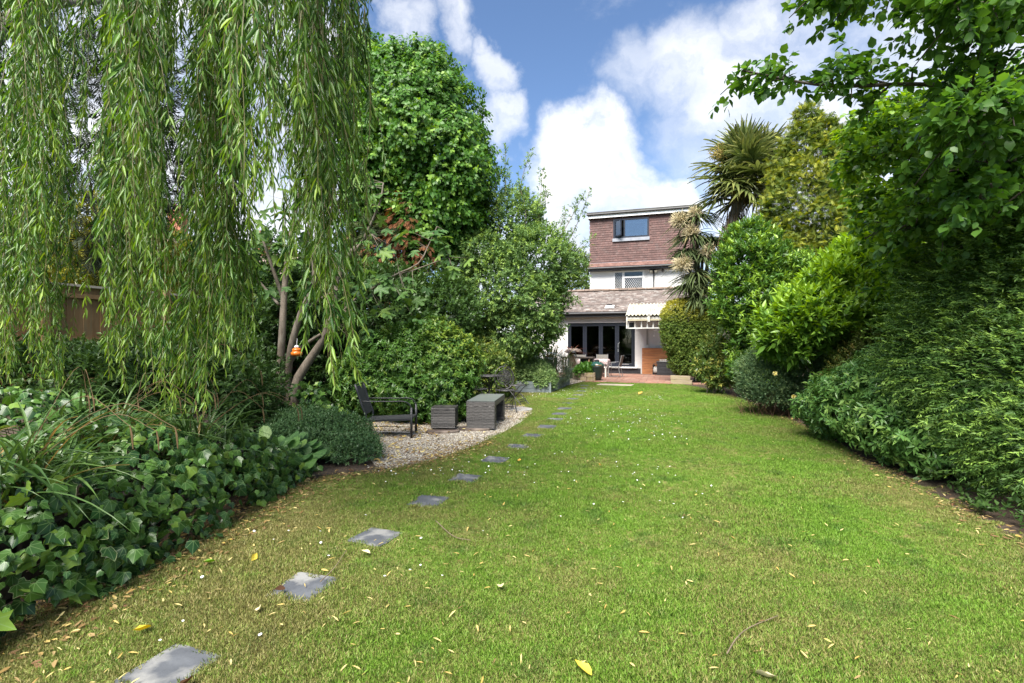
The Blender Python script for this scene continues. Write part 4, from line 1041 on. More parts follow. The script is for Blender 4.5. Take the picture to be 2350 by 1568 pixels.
def top_weave(parent, x0, x1, y0, y1, z):
    me = weave(y1-y0, x1-x0, int((x1-x0)/.014), 4, 5)
    link('woven_top', me, parent, local=True, M=Matrix.Translation((x0, y0, z)) @ Matrix.Rotation(PI/2, 4, 'Z') @ Matrix.Rotation(PI/2, 4, 'X'))
def stool(c, rz, label, w=.40, d=.36, h=.36):
    t = thing('rattan_stool', c, label, 'stool', rz=rz, group='grey rattan stools')
    b = MB(); b.box(-w/2+.008, w/2-.008, -d/2+.008, d/2-.008, .02, h-.05); loc(b, 'core', m_black, t)
    panels(t, -w/2, w/2, -d/2, d/2, .02, h-.052)
    b = MB(); b.box(-w/2-.004, w/2+.004, -d/2-.004, d/2+.004, h-.046, h-.006); ld = loc(b, 'lid', m_rat, t, bev=.008); PM[ld.name] = PM[t.name]
    top_weave(t, -w/2, w/2, -d/2, d/2, h)
    for sx in (-1, 1):
        for sy in (-1, 1):
            b = MB(); b.lathe([(.015, 0), (.015, .022)], (sx*(w/2-.04), sy*(d/2-.04), 0), 8); loc(b, 'foot', m_black, t)
stool((-1.135, 8.47, .045), -R(2), 'small grey woven rattan stool left of the rattan table')
stool((-.93, 9.75, .01), -R(10), 'dark rattan stool half hidden behind the glass-topped rattan table', w=.46, d=.46, h=.38)
rt = thing('rattan_table', (-.53, 8.42, .035), 'low grey rattan table with a glass top on the gravel', 'table', rz=-R(7.5))
TW, TL, TH = .48, 1.18, .455
for y0 in (0, TL-.17):
    b = MB(); b.box(-TW/2+.01, TW/2-.01, y0+.01, y0+.16, .0, TH-.09); loc(b, 'core', m_black, rt)
    panels(rt, -TW/2, TW/2, y0, y0+.17, .0, TH-.075)
b = MB(); b.box(-TW/2+.01, TW/2-.01, .01, TL-.01, TH-.08, TH-.006); loc(b, 'top_core', m_black, rt)
panels(rt, -TW/2-.003, TW/2+.003, -.003, TL+.003, TH-.08, TH-.004)
m_gtop = surf('frosted_table_glass', (.15, .17, .16), (.19, .21, .20), 6, .32, spec=.7)
top_weave(rt, -TW/2, TW/2, 0, TL, TH-.002)
b = MB(); b.box(-TW/2+.005, TW/2-.005, .005, TL-.005, TH+.004, TH+.010); loc(b, 'glass_top', m_gtop, rt)
# low black metal lounge chair
m_bmet = surf('black_metal', (.018, .018, .02), (.032, .032, .035), 9, .4, .1)
lc = thing('lounge_chair', (-1.92, 7.95, .0), 'low black metal lounge chair with mesh seat at the gravel edge', 'chair', rz=R(2))
for sy, nm in ((-.23, 'near'), (.23, 'far')):
    b = MB(); b.tube(curve_pts([(-.40, sy, 0), (-.37, sy, .18), (-.335, sy, .34), (-.39, sy, .50), (-.50, sy, .84)], 14), .019, 8); loc(b, 'rear_post', m_bmet, lc, smooth=True)
    b = MB(); b.tube([(.36, sy, 0), (.36, sy, .48)], .019, 8); loc(b, 'front_leg', m_bmet, lc, smooth=True)
    b = MB(); b.tube(curve_pts([(-.45, sy, .58), (.0, sy, .575), (.24, sy, .575), (.33, sy, .53), (.36, sy, .46)], 16), .010, 6); loc(b, 'armrest', m_bmet, lc, smooth=True)
    b = MB(); b.tube([(-.37, sy, .12), (.36, sy, .10)], .006, 5); loc(b, 'stay', m_bmet, lc)
    b = MB(); b.bar((-.35, sy, .27), (.36, sy, .30), .022, .03); loc(b, 'side_rail', m_bmet, lc)
b = MB(); b.obox((.0, 0, .296), (.345, 0, .012), (0, .215, 0), (0, 0, .004)); loc(b, 'seat', surf('mesh_fabric', (.025, .025, .027), (.05, .05, .053), 120, .7), lc)
b = MB(); b.bar((.36, -.23, .30), (.36, .23, .30), .025); b.bar((-.35, -.23, .27), (-.35, .23, .27), .025); b.bar((-.50, -.23, .83), (-.50, .23, .83), .02); loc(b, 'cross_rail', m_bmet, lc)
b = MB(); b.obox((-.42, 0, .59), (.003, 0, .001), (0, .215, 0), (-.072, 0, .22)); loc(b, 'back_sling', surf('back_mesh', (.025, .025, .027), (.05, .05, .053), 120, .7), lc)
# bistro set
m_iron = surf('black_iron', (.02, .02, .021), (.04, .038, .036), 14, .45, .2)
def lattice(b, c, rad, ax, ay, r=.005, rings=(1.0, .62, .3), petals=10):
    c, ax, ay = np.array(c), np.array(ax), np.array(ay); az = np.cross(ax, ay)
    for q in rings: b.tube([c+rad*q*(math.cos(t)*ax+math.sin(t)*ay) for t in np.linspace(0, 2*PI, 25)[:-1]], r*(1.6 if q == 1 else 1), 5, closed=True)
    for k in range(petals):
        t = 2*PI*k/petals
        for q, s in ((.81, .15), (.46, .13)):
            cc = c+rad*q*(math.cos(t+(.3 if s < .14 else 0))*ax+math.sin(t+(.3 if s < .14 else 0))*ay)
            b.tube([cc+rad*s*(math.cos(w)*ax+math.sin(w)*ay) for w in np.linspace(0, 2*PI, 10)[:-1]], r*.9, 4, closed=True)
        b.tube([c+rad*.12*(math.cos(t)*ax+math.sin(t)*ay), c+rad*(math.cos(t+.35)*ax+math.sin(t+.35)*ay)], r*.7, 4)
BC = {}
def bistro_chair(c, rz, label):
    t = thing('bistro_chair', c, label, 'chair', rz=rz, group='folding bistro chairs')
    if not BC:
        b = MB(); lattice(b, (0, 0, .45), .195, (1, 0, 0), (0, 1, 0)); BC['seat'] = b.mesh('seat', m_iron)
        up = unit(np.array([0, .20, 1.0]))
        b = MB(); lattice(b, (0, .235, .70), .15, (1, 0, 0), up); BC['back_medallion'] = b.mesh('back_medallion', m_iron)
        b = MB(); b.tube([np.array((0, .225, .69))+.215*math.cos(w)*np.array((1, 0, 0))+(.26 if math.sin(w) > 0 else .24)*math.sin(w)*up for w in np.linspace(0, 2*PI, 33)[:-1]], .010, 6, closed=True)
        for s in (-1, 1): b.tube(curve_pts([(s*.16, .19, .50), (s*.19, .17, .40), (s*.19, .05, .44)], 8), .008, 5)
        BC['back_frame'] = b.mesh('back_frame', m_iron)
        for s in (-1, 1):
            b = MB(); b.tube([(s*.19, .20, .46), (s*.19, -.24, 0)], .010, 6); BC['leg', s, 0] = b.mesh('leg', m_iron)
            b = MB(); b.tube([(s*.165, -.18, .45), (s*.165, .26, 0)], .010, 6); BC['leg', s, 1] = b.mesh('leg', m_iron)
        b = MB()
        for y, z in ((-.17, .07), (.19, .07)):
            b.tube([(-.19, y, z), (.19, y, z)], .007, 5); b.tube([(-.19, y, z+.06), (.19, y, z+.06)], .007, 5)
            for k in range(6): b.tube([(-.155+k*.062+.026*math.cos(w), y, z+.03+.026*math.sin(w)) for w in np.linspace(0, 2*PI, 9)[:-1]], .004, 4, closed=True)
        BC['stretcher'] = b.mesh('stretcher', m_iron)
    for k, me in BC.items(): link(k if isinstance(k, str) else k[0], me, t, local=True)
bistro_chair((-.13, 10.72, .01), R(10), 'black iron bistro chair with round medallion back, nearest the lawn')
bistro_chair((.10, 11.95, .01), R(62), 'black iron bistro chair beside the raised bed, farthest of the set')
bistro_chair((-.72, 11.02, .01), R(50), 'black iron bistro chair half hidden in the shrub left of the table')
bt = thing('bistro_table', (-.50, 11.35, .01), 'round black iron lattice bistro table beside the shrub', 'table')
b = MB(); lattice(b, (0, 0, .72), .31, (1, 0, 0), (0, 1, 0), .006, (1, .8, .55, .3), 14); b.lathe([(.31, .70), (.315, .705), (.315, .72), (.305, .72)], n=32); loc(b, 'table_top', m_iron, bt)
for k in range(3):
    a = 2*PI*k/3+.4; ca, sa = math.cos(a), math.sin(a)
    b = MB(); b.tube(curve_pts([(.24*ca, .24*sa, 0), (.06*ca, .06*sa, .3), (.05*ca, .05*sa, .5), (.22*ca, .22*sa, .70)], 14), .013, 6); loc(b, 'leg', m_iron, bt)
# flat stones
m_sand = surf('brown_flagstone', (.065, .047, .038), (.13, .098, .08), 5, .8, .5, 20, c3=(.25, .20, .16), s3=3)
def flag(c, rx, ry, rz, label, mat, n=13, nm='flagstone', rag=.13):
    poly = []
    for k in range(n):
        t = 2*PI*k/n; q = 1/max(abs(math.cos(t)), abs(math.sin(t)))**.75*(1+rng.normal(0, rag*.4)); poly.append((rx*q*math.cos(t), ry*q*math.sin(t)))
    b = MB(); b.prism(poly, -.02, .042); o = b.build(nm, mat, bev=.006); o.matrix_basis = M4(c, rz); tag(o, label, 'stone')
flag(gr(1017, 993), .27, .17, .1, 'irregular brown flagstone lying in front of the small rattan stool', m_sand)
flag(gr(1092, 987), .27, .17, -.1, 'flat brown flagstone under the front of the rattan table', m_sand)
b = MB(); b.lathe([(.25, -.02), (.262, 0), (.262, .022), (.252, .03)], n=22); o = b.build('round_stone', surf('grey_disc', (.22, .21, .20), (.30, .29, .28), 7, .85, .4)); o.matrix_basis = M4(gr(1195, 941)); tag(o, 'round grey stone disc on the gravel near the bistro chairs', 'stone')
sl_ = thing('solar_light', gr(852, 1010), 'small black solar light lying on the gravel by the lounge chair', 'light', rz=.3)
b = MB(); b.box(-.06, .06, -.05, .05, .0, .02); loc(b, 'case', m_black, sl_, bev=.004); b = MB(); b.box(-.04, .05, -.035, .035, .0205, .024); loc(b, 'panel', surf('pale_panel', (.6, .62, .65), None, 5, .3), sl_)
# ================================================================== PLANTS
m_bark = surf('bark', (.10, .085, .07), (.19, .165, .14), 9, .9, .6, 30, stretch=(3, 3, .8), c3=(.14, .15, .09), s3=3)
m_figbark = surf('fig_bark', (.085, .068, .050), (.155, .127, .098), 7, .85, .5, 24, stretch=(3, 3, .8), c3=(.17, .15, .12), s3=3)
m_twig = surf('twig', (.12, .09, .06), (.2, .15, .1), 9, .9)
m_dktwig = surf('dark_twig', (.045, .036, .03), (.08, .065, .05), 9, .9)

def shrub(name, label, cat, lobes, n, leaf, mat, seed, tm=T_FOLD, nl=9, slen=.14, up=.3, phi=(75, 25), droop=0.0, upn=.5, bump=.14, bf=3.0, gap=0.0, gf=2.2, young=0.0, core=.45, coremul=1.7,
          stems=6, base=None, group=None, zmin=.03, jit=.25, flat=0.0, shell=(.80, 1.03), tintf=None, stemmat=None, back=.3, boxy=False):
    """a shrub: foliage of leafy twigs over a heap of ellipsoids, an inner layer of foliage, and stems from the ground"""
    g = np.random.default_rng(seed)
    Lb = np.array(lobes, float)
    bs = np.array(base if base is not None else (Lb[:, 0].mean(), Lb[:, 1].mean(), 0.0), float)
    t = thing(name, bs, label, cat, group=group)
    ms = []
    P, Nn = lobes_points(lobes, n, g, bump, bf, shell, gap, gf, zmin, back, boxy)
    D = unit(Nn*(1-up)+np.array([0, 0, up])+g.normal(0, .28, P.shape))
    pos, ld, nn, ll, lw, tt = sprays(P, D, g, nl, slen, leaf[0], leaf[1], phi, droop, upn, jit, flat)
    k = len(pos); tw_t = np.repeat(g.uniform(0, 1, len(P)), nl)
    tint = np.clip(.6*g.uniform(0, 1, k)+.4*tw_t, 0, 1)
    yy = np.clip((np.repeat(g.uniform(0, 1, len(P)), nl) < young)*(.35+.65*tt)*g.uniform(.6, 1, k), 0, 1)
    if tintf is not None: yy = np.clip(tintf(pos, yy, g), 0, 1)
    ms.append(leaf_mesh('l', tm, pos, ld, nn, ll, lw, mat, tint, yy))
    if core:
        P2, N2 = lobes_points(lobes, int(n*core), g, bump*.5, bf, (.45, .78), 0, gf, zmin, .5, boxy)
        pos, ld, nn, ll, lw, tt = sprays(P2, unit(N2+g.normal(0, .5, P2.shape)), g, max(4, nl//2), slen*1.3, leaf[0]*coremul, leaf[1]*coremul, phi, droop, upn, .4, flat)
        ms.append(leaf_mesh('l', T_QUAD if tm is not T_YEW and tm is not T_FROND else tm, pos, ld, nn, ll, lw, mat, g.uniform(0, .5, len(pos)), np.zeros(len(pos))))  # inner leaves take only darker tints: shade inside the crown painted in
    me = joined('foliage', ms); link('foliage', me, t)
    if stems:
        b = MB()
        for i in range(stems):
            q = Lb[i % len(Lb)]; tip = q[:3]+unit(g.normal(size=3))*q[3:6]*.5; tip[2] = max(tip[2], q[2])
            s0 = bs+np.array([g.normal(0, .08), g.normal(0, .08), -.03]); mid = (s0+tip)/2+np.array([g.normal(0, .1), g.normal(0, .1), 0]); mid[2] = s0[2]+(tip[2]-s0[2])*.5
            r0 = .018+.012*q[5]
            b.tube(curve_pts([s0, mid, tip], 7), np.linspace(r0, r0*.3, 7), 6)
        b.build('stem', stemmat or m_bark, t, smooth=True)
    return t
def E(x, y, Y, rx, ry, rz):   # ellipsoid lobe at a surveyed direction and distance
    p = at(x, y, Y); return (p[0], p[1], p[2], rx, ry, rz)

# ---------------- willow
m_willow = leafmat('willow_leaf', (.026, .074, .015), (.118, .232, .036), (.28, .40, .06), rough=.34, trans=.34)
m_wstem = surf('willow_shoot', (.085, .085, .025), (.15, .13, .04), 9, .6)
wil = thing('willow_tree', (-6.3, 5.4, 0), 'weeping willow with long hanging leafy strands filling the upper corner', 'tree')
b = MB(); b.tube(curve_pts([(-6.3, 5.4, -.1), (-6.2, 5.4, 1.6), (-5.9, 5.2, 3.4), (-5.4, 4.9, 5.2)], 12), np.linspace(.34, .22, 12), 12); b.build('trunk', m_bark, wil, smooth=True)
LIMBS = [[(-5.6, 5.0, 4.6), (-4.6, 4.5, 6.0), (-3.2, 4.0, 6.6), (-1.7, 3.6, 6.2)], [(-5.6, 5.0, 4.6), (-4.6, 5.6, 6.4), (-3.4, 6.0, 6.9), (-2.0, 5.6, 6.6)],
         [(-5.6, 5.0, 4.4), (-5.0, 4.0, 5.6), (-4.0, 3.2, 6.0), (-2.6, 2.9, 5.7)], [(-5.7, 5.1, 4.2), (-6.0, 6.2, 5.6), (-5.8, 7.2, 6.4)], [(-5.6, 5.0, 4.8), (-4.4, 6.4, 6.6), (-3.4, 7.2, 7.0)]]
for lm in LIMBS:
    b = MB(); b.tube(curve_pts(lm, 12), np.linspace(.13, .035, 12), 8); b.build('limb', m_bark, wil, smooth=True)
g = np.random.default_rng(11)
strand_me = []
for k in range(16):
    Ls = [3.2, 3.2, 2.4, 3.8][k % 4]; n = int(Ls/.026)
    ts = np.linspace(0, 1, 40)
    sway = np.cumsum(g.normal(0, .010, (40, 2)), 0)
    line = np.stack([sway[:, 0], sway[:, 1], -ts*Ls], 1)
    b = MB(); b.tube(line[::3], np.linspace(.0040, .0016, len(line[::3])), 4)
    # short side shoots hanging from the strand
    segs = [(line, n, .25)]
    for j in range(9):
        i0 = g.integers(3, 34); l2 = g.uniform(.2, .6); a = g.uniform(0, 6.28); q = np.linspace(0, 1, 10)[:, None]
        side = line[i0]+np.array([math.cos(a), math.sin(a), 0])*(.13*l2*4*np.sqrt(q))*.5+np.array([0, 0, -1])*q*l2
        segs.append((side, int(l2/.026), 0)); b.tube(side[::3], np.linspace(.002, .001, len(side[::3])), 3)
    PP, DD, NN, TT = [], [], [], []
    for ln_, m_, _ in segs:
        s = np.sort(g.uniform(.02, 1, m_)); f_ = s*(len(ln_)-1); i = np.minimum(f_.astype(int), len(ln_)-2); fr_ = (f_-i)[:, None]
        p = ln_[i]*(1-fr_)+ln_[i+1]*fr_; tg = unit(ln_[i+1]-ln_[i]); a = np.arange(m_)*2.4+g.uniform(0, 6)+g.normal(0, .4, m_)
        r_ = np.stack([np.cos(a), np.sin(a), np.zeros(m_)], 1); w = g.uniform(.25, .75, m_)[:, None]
        PP.append(p); DD.append(unit(tg+r_*w)); NN.append(r_+g.normal(0, .5, r_.shape)); TT.append(s)
    PP, DD, NN, TT = np.vstack(PP), np.vstack(DD), np.vstack(NN), np.concatenate(TT)
    m_ = len(PP); ll = g.uniform(.058, .128, m_)*(1-.2*TT)
    stm = b.mesh('st', m_willow); stm.materials.clear(); stm.materials.append(m_willow); stm.materials.append(m_wstem); stm.polygons.foreach_set('material_index', np.ones(len(stm.polygons), np.int32))
    lm = leaf_mesh('lf', T_LANCE, PP, DD, NN, ll, ll*g.uniform(.125, .185, m_), m_willow, g.uniform(0, 1, m_), np.clip((TT-.68)*3, 0, 1)*g.uniform(.1, .9, m_)+(g.uniform(0, 1, m_) < .02)*.6)
    stm.attributes.new('tint', 'FLOAT', 'POINT').data.foreach_set('value', np.ones(len(stm.vertices), np.float32))
    stm.attributes.new('young', 'FLOAT', 'POINT').data.foreach_set('value', np.full(len(stm.vertices), .5, np.float32))
    strand_me.append((joined('strand', [lm, stm]), Ls))
def strand(x, Y, ybot, lean=0.0):
    """a hanging strand whose tip is seen at (x, ybot) at distance Y"""
    tip = at(x, ybot, Y); me, Ls = strand_me[g.integers(0, len(strand_me))]
    sc = g.uniform(.9, 1.15); lx, ly = g.normal(lean, .020), g.normal(0, .04)
    Mx = Matrix.Translation(Vector((tip[0], tip[1], tip[2]))) @ Matrix.Rotation(lx, 4, 'Y') @ Matrix.Rotation(ly, 4, 'X') @ Matrix.Rotation(g.uniform(0, 6.28), 4, 'Z') @ Matrix.Scale(sc, 4) @ Matrix.Translation((0, 0, Ls))
    link('strand', me, wil, M=Mx)
    # an upper strand above it when the top would show inside the frame
    top = tip[2]+Ls*sc; see = 1.5+.75*Y
    if top < see+.2:
        me, L2 = strand_me[g.integers(0, len(strand_me))]
        Mx = Matrix.Translation(Vector((tip[0]+Ls*sc*math.sin(lx)+g.normal(0, .06), tip[1]+g.normal(0, .06), top-.35))) @ Matrix.Rotation(g.uniform(0, 6.28), 4, 'Z') @ Matrix.Scale(sc, 4) @ Matrix.Translation((0, 0, L2))
        link('strand', me, wil, M=Mx)
# tresses: (x, distance, lowest tip, strands, lean)
for tx, tY, tb, tn_, tl_ in ((5, 5.4, 860, 6, 0), (85, 5.6, 850, 5, 0), (15, 4.6, 880, 6, 0), (60, 5.0, 830, 6, 0), (110, 4.6, 860, 5, -.02), (150, 4.8, 900, 5, -.04), (30, 3.6, 560, 4, 0), (130, 3.9, 520, 3, -.03),
        (265, 3.2, 720, 5, 0), (298, 3.0, 560, 5, 0), (335, 3.3, 640, 5, 0), (320, 2.5, 380, 2, 0), (245, 4.2, 870, 4, .03), (290, 4.4, 890, 5, .02), (335, 4.2, 905, 5, 0), (370, 4.0, 930, 5, -.04),
        (470, 3.4, 640, 5, 0), (510, 3.6, 790, 6, 0), (548, 3.5, 845, 7, -.02), (572, 3.7, 800, 5, -.03), (415, 3.8, 945, 5, .09), (450, 3.7, 965, 5, .05), (482, 4.3, 880, 4, .03),
        (545, 2.4, 330, 3, 0), (592, 2.5, 520, 5, -.02), (625, 2.6, 420, 3, -.02), (668, 3.4, 470, 5, -.02), (702, 3.2, 620, 6, -.03), (737, 3.2, 760, 7, -.03), (774, 3.1, 885, 6, -.04), (799, 3.2, 640, 5, -.03), (814, 3.4, 480, 5, -.02), (745, 4.2, 480, 5, 0)):
    for q in range(tn_):
        strand(g.normal(tx-4, 15), tY+g.normal(0, .12), tb-abs(g.normal(0, 95))*(q > 0), lean=tl_+g.normal(0, .02))

for x0_, x1_, b0_, b1_, n_ in ((0, 180, 300, 800, 12), (250, 370, 250, 760, 12), (440, 590, 200, 700, 14), (650, 815, 200, 560, 12)):   # loose strands between the tresses
    for _ in range(n_): strand(g.uniform(x0_, x1_), g.uniform(3.2, 5.6), g.uniform(b0_, b1_), lean=g.normal(0, .04))

# ---------------- fig tree with orange wasp trap
m_fig = leafmat('fig_leaf', (.040, .100, .028), (.095, .185, .045), (.20, .30, .05), rough=.5, trans=.32, veins=.72)
FB = np.array([-4.25, 9.4, 0])
fig = thing('fig_tree', FB, 'multi-stemmed fig tree with smooth grey trunks and lobed leaves', 'tree')
def fp(x, y, d=0): return at(x, y, 9.4+d)
STEMS = [([(640, 965), (642, 880), (648, 760), (655, 640), (668, 540), (690, 430)], .095, .04), ([(668, 965), (660, 880), (668, 800), (690, 720), (720, 650), (716, 560)], .10, .035), ([(672, 965), (680, 880), (715, 820), (745, 772), (768, 690), (778, 620), (830, 560)], .115, .04),
         ([(778, 640), (800, 585), (840, 548), (855, 540)], .05, .03), ([(745, 772), (800, 700), (850, 665), (905, 632), (960, 605), (985, 560), (1003, 520)], .028, .010), ([(655, 700), (620, 600), (600, 540)], .045, .02), ([(690, 720), (730, 690), (775, 665)], .05, .02), ([(655, 850), (690, 800), (735, 768)], .05, .03),
         ([(905, 632), (950, 620), (1030, 590)], .02, .008), ([(668, 540), (700, 480), (720, 400)], .04, .015), ([(640, 700), (590, 640), (560, 610)], .03, .012), ([(830, 560), (870, 470), (880, 420)], .03, .012), ([(715, 560), (700, 470)], .03, .012)]
tips = []
for st, r0, r1 in STEMS:
    b = MB(); ln_ = curve_pts([fp(x, y, .12*math.sin(i*1.9+x)) for i, (x, y) in enumerate(st)], 16); b.tube(ln_, np.linspace(r0*.92, r1*.9, 16), 8); b.build('branch', m_figbark, fig, smooth=True)
    tips.append(ln_)
PP, DD = [], []
for i, (x, y, n_, s) in enumerate(((700, 420, 16, 45), (655, 560, 14, 40), (600, 545, 12, 40), (640, 640, 14, 45), (830, 640, 18, 42), (800, 700, 14, 40), (870, 660, 14, 40), (1000, 535, 9, 16), (1025, 590, 9, 22), (965, 575, 6, 22), (905, 680, 14, 35), (860, 560, 10, 30), (880, 440, 12, 40), (740, 500, 12, 50), (560, 620, 8, 40), (840, 730, 10, 40), (920, 640, 10, 25), (790, 600, 8, 30))):
    p = np.array([fp(x+g.normal(0, s), y+g.normal(0, s*.8), g.normal(0, .25)) for _ in range(n_)])
    PP.append(p); DD.append(unit(np.stack([g.normal(0, .8, n_), g.normal(-.35, .6, n_), g.normal(-.35, .3, n_)], 1)))
PP, DD = np.vstack(PP), np.vstack(DD); n_ = len(PP); ll = g.uniform(.19, .32, n_)
tint = g.uniform(0, 1, n_); yo = (g.uniform(0, 1, n_) < .25)*.6
lmes = [leaf_mesh('leaf', T_FIG, np.zeros((1, 3)), np.array([[0, 1., 0]]), np.array([[0, 0, 1.]]), 1.0, .95, m_fig, tint=np.array([q]), young=np.array([w])) for q, w in ((.1, 0), (.4, 0), (.7, 0), (.9, .1), (.6, .5))]
def frame(p, d, nrm, s, w=None):
    d = np.array(d)/np.linalg.norm(d); x = np.cross(d, nrm); x /= np.linalg.norm(x)+1e-9; z = np.cross(x, d); w = s if w is None else w
    return Matrix(((x[0]*w, d[0]*s, z[0]*s, p[0]), (x[1]*w, d[1]*s, z[1]*s, p[1]), (x[2]*w, d[2]*s, z[2]*s, p[2]), (0, 0, 0, 1)))
for i in range(n_):
    nr = np.array([g.normal(0, .4), -.5+g.normal(0, .4), .9])
    link('leaf', lmes[g.integers(0, 5)], fig, M=frame(PP[i], DD[i], nr, ll[i]))
# leaf stalks reach back to the nearest branch
allb = np.vstack(tips); near = np.array([allb[np.argmin(((allb-p)**2).sum(1))] for p in PP])
sel = np.linalg.norm(near-PP, axis=1) < 1.3
link('leaf_stalk', twig_mesh('leaf_stalk', near[sel], PP[sel], .007, m_figbark), fig)
tp = at(681, 808, 9.0)
wt = thing('wasp_trap', (tp[0], tp[1], tp[2]-.08), 'orange plastic insect trap with white cap hanging in the fig tree', 'trap')
b = MB(); b.lathe([(.03, 0), (.075, .01), (.098, .035), (.098, .07), (.075, .088), (.07, .095), (.078, .105), (.075, .13), (.05, .15), (.035, .155)], n=24); loc(b, 'bowl', surf('orange_trap', (.62, .13, .012), (.72, .19, .02), 14, .25), wt, smooth=True)
b = MB(); b.lathe([(.034, .155), (.04, .16), (.038, .185), (.02, .20)], n=18); loc(b, 'cap', m_wpvc, wt, smooth=True)
b = MB(); b.tube([(0, 0, .2), (0, .02, .32)], .004, 5); loc(b, 'string', m_wpvc, wt)

# ---------------- ivy-clad tree
m_ivyt = leafmat('tree_ivy_leaf', (.036, .105, .018), (.110, .245, .034), (.21, .35, .05), rough=.42, trans=.30)
ivt_l = [E(965, 305, 15, 1.65, 1.6, 1.95), E(1025, 390, 14.8, 1.25, 1.3, 1.6), E(920, 200, 15.2, .95, 1.1, 1.0), E(885, 400, 15.2, 1.1, 1.2, 1.8), E(835, 160, 16, .7, .9, 1.0), E(835, 270, 16.2, .8, 1.0, 1.8), E(995, 510, 15, 1.2, 1.2, 1.0), E(975, 175, 15, .8, .9, .75)]
ivt = shrub('ivy_clad_tree', 'tall tree wrapped in glossy bright green ivy, rounded top', 'tree', ivt_l, 8200, (.115, .082), m_ivyt, 21, tm=T_QUAD, nl=9, slen=.30, up=-.15, phi=(80, 50), droop=.6, upn=.15, bump=.22, bf=5.0, gap=.22, gf=2.6, young=.22, core=.35, stems=0, base=(-2.9, 15.2, 0))
b = MB(); b.tube(curve_pts([(-2.9, 15.3, -.1), (-2.95, 15.3, 3), (-2.8, 15.2, 6), (-2.7, 15.2, 9)], 12), np.linspace(.28, .1, 12), 10); b.build('trunk', m_dktwig, ivt, smooth=True)
m_dead = leafmat('dead_frond', (.075, .030, .014), (.19, .075, .03), None, rough=.8, trans=.15)
m_cyp = leafmat('cypress_frond', (.022, .040, .014), (.07, .085, .025), (.14, .09, .03), rough=.7, trans=.15)
P, Nn = lobes_points([E(935, 520, 14.2, .55, .5, .8), E(960, 580, 14.2, .5, .4, .6), E(880, 620, 14.5, .7, .5, 1.0)], 520, g, .2, 3)
link('dead_foliage', leaf_mesh('dead_foliage', T_FROND, P, unit(Nn+np.array([0, -.3, -.9])), Nn+g.normal(0, .3, Nn.shape), g.uniform(.2, .4, len(P)), g.uniform(.14, .26, len(P)), m_dead, g.uniform(0, 1, len(P))), ivt, label='rusty brown dead conifer fronds inside the ivy tree')
cyp = shrub('cypress_tree', 'dark half-bare cypress standing left of the ivy-clad tree', 'tree', [E(868, 420, 15.6, .9, .9, 1.6), E(880, 560, 15.2, 1.0, .9, 1.2)], 1200, (.42, .30), m_cyp, 22, tm=T_FROND, nl=2, slen=.2, up=-.2, droop=.4, stems=1, base=(-4.1, 15.6, 0), core=.1, coremul=1.2, young=.15)

# ---------------- loose tree in front of the house
m_plum = leafmat('plum_leaf', (.070, .140, .045), (.165, .265, .080), (.28, .40, .09), rough=.5, trans=.32)
pt_l = [E(1170, 660, 15.2, 1.55, 1.4, 1.1), E(1110, 590, 15.4, 1.2, 1.2, 1.0), E(1225, 600, 15.0, 1.25, 1.2, .9), E(1228, 705, 14.8, .70, 1.0, .75), E(1170, 520, 15.5, .95, 1.0, .95), E(1080, 700, 15.2, 1.2, 1.1, .9), E(1190, 760, 15.0, 1.1, 1.0, .6)]
pt_ = shrub('plum_tree', 'loose leafy fruit tree with upright shoots in front of the house', 'tree', pt_l, 5200, (.085, .042), m_plum, 31, tm=T_QUAD, nl=11, slen=.24, up=.25, phi=(65, 30), droop=.1, bump=.2, bf=4.0, gap=.25, gf=3.2, young=.3, core=.3, stems=7, base=(-.35, 16.4, .25), jit=.35)
b = MB(); sp_, sd_ = [], []
for (x0, y0, x1, y1, d) in ((1165, 520, 1160, 335, 0), (1190, 520, 1215, 350, .2), (1230, 590, 1245, 390, 0), (1255, 600, 1340, 445, -.2), (1260, 620, 1355, 435, 0), (1265, 650, 1362, 545, -.3), (1270, 660, 1350, 600, 0), (1130, 560, 1120, 420, .3), (1100, 560, 1080, 450, 0), (1280, 700, 1345, 640, -.3), (1270, 700, 1325, 690, -.3), (1200, 560, 1190, 420, -.2), (1240, 620, 1300, 480, .2), (1150, 540, 1142, 400, -.3), (1265, 680, 1335, 560, .1), (1220, 540, 1255, 440, .3), (1255, 760, 1290, 760, -.2)):
    p0, p1 = at(x0, y0, 15+d), at(x1, y1, 15+d); ln_ = curve_pts([p0, (p0+p1)/2+g.normal(0, .08, 3), p1], 9); b.tube(ln_, np.linspace(.016, .005, 9), 5)
    for _ in range(44):
        q = g.uniform(.05, 1); i = q*8; p = ln_[int(i)] if i >= 8 else ln_[int(i)]*(1-i % 1)+ln_[int(i)+1]*(i % 1)
        w = .30*(1-q*.7); sp_.append(p+g.normal(0, w*.45, 3)); sd_.append(unit(p1-p0)*.6+g.normal(0, .5, 3))
b.build('shoot', m_twig, pt_, smooth=True)
pos, ld, nn, ll, lw, tt = sprays(np.array(sp_), np.array(sd_), g, 8, .16, .075, .036, (65, 25), .05, .5, .3)
link('shoot_leaves', leaf_mesh('shoot_leaves', T_FOLD, pos, ld, nn, ll, lw, m_plum, g.uniform(0, 1, len(pos)), .6*(tt > .5)*g.uniform(0, 1, len(pos))), pt_)

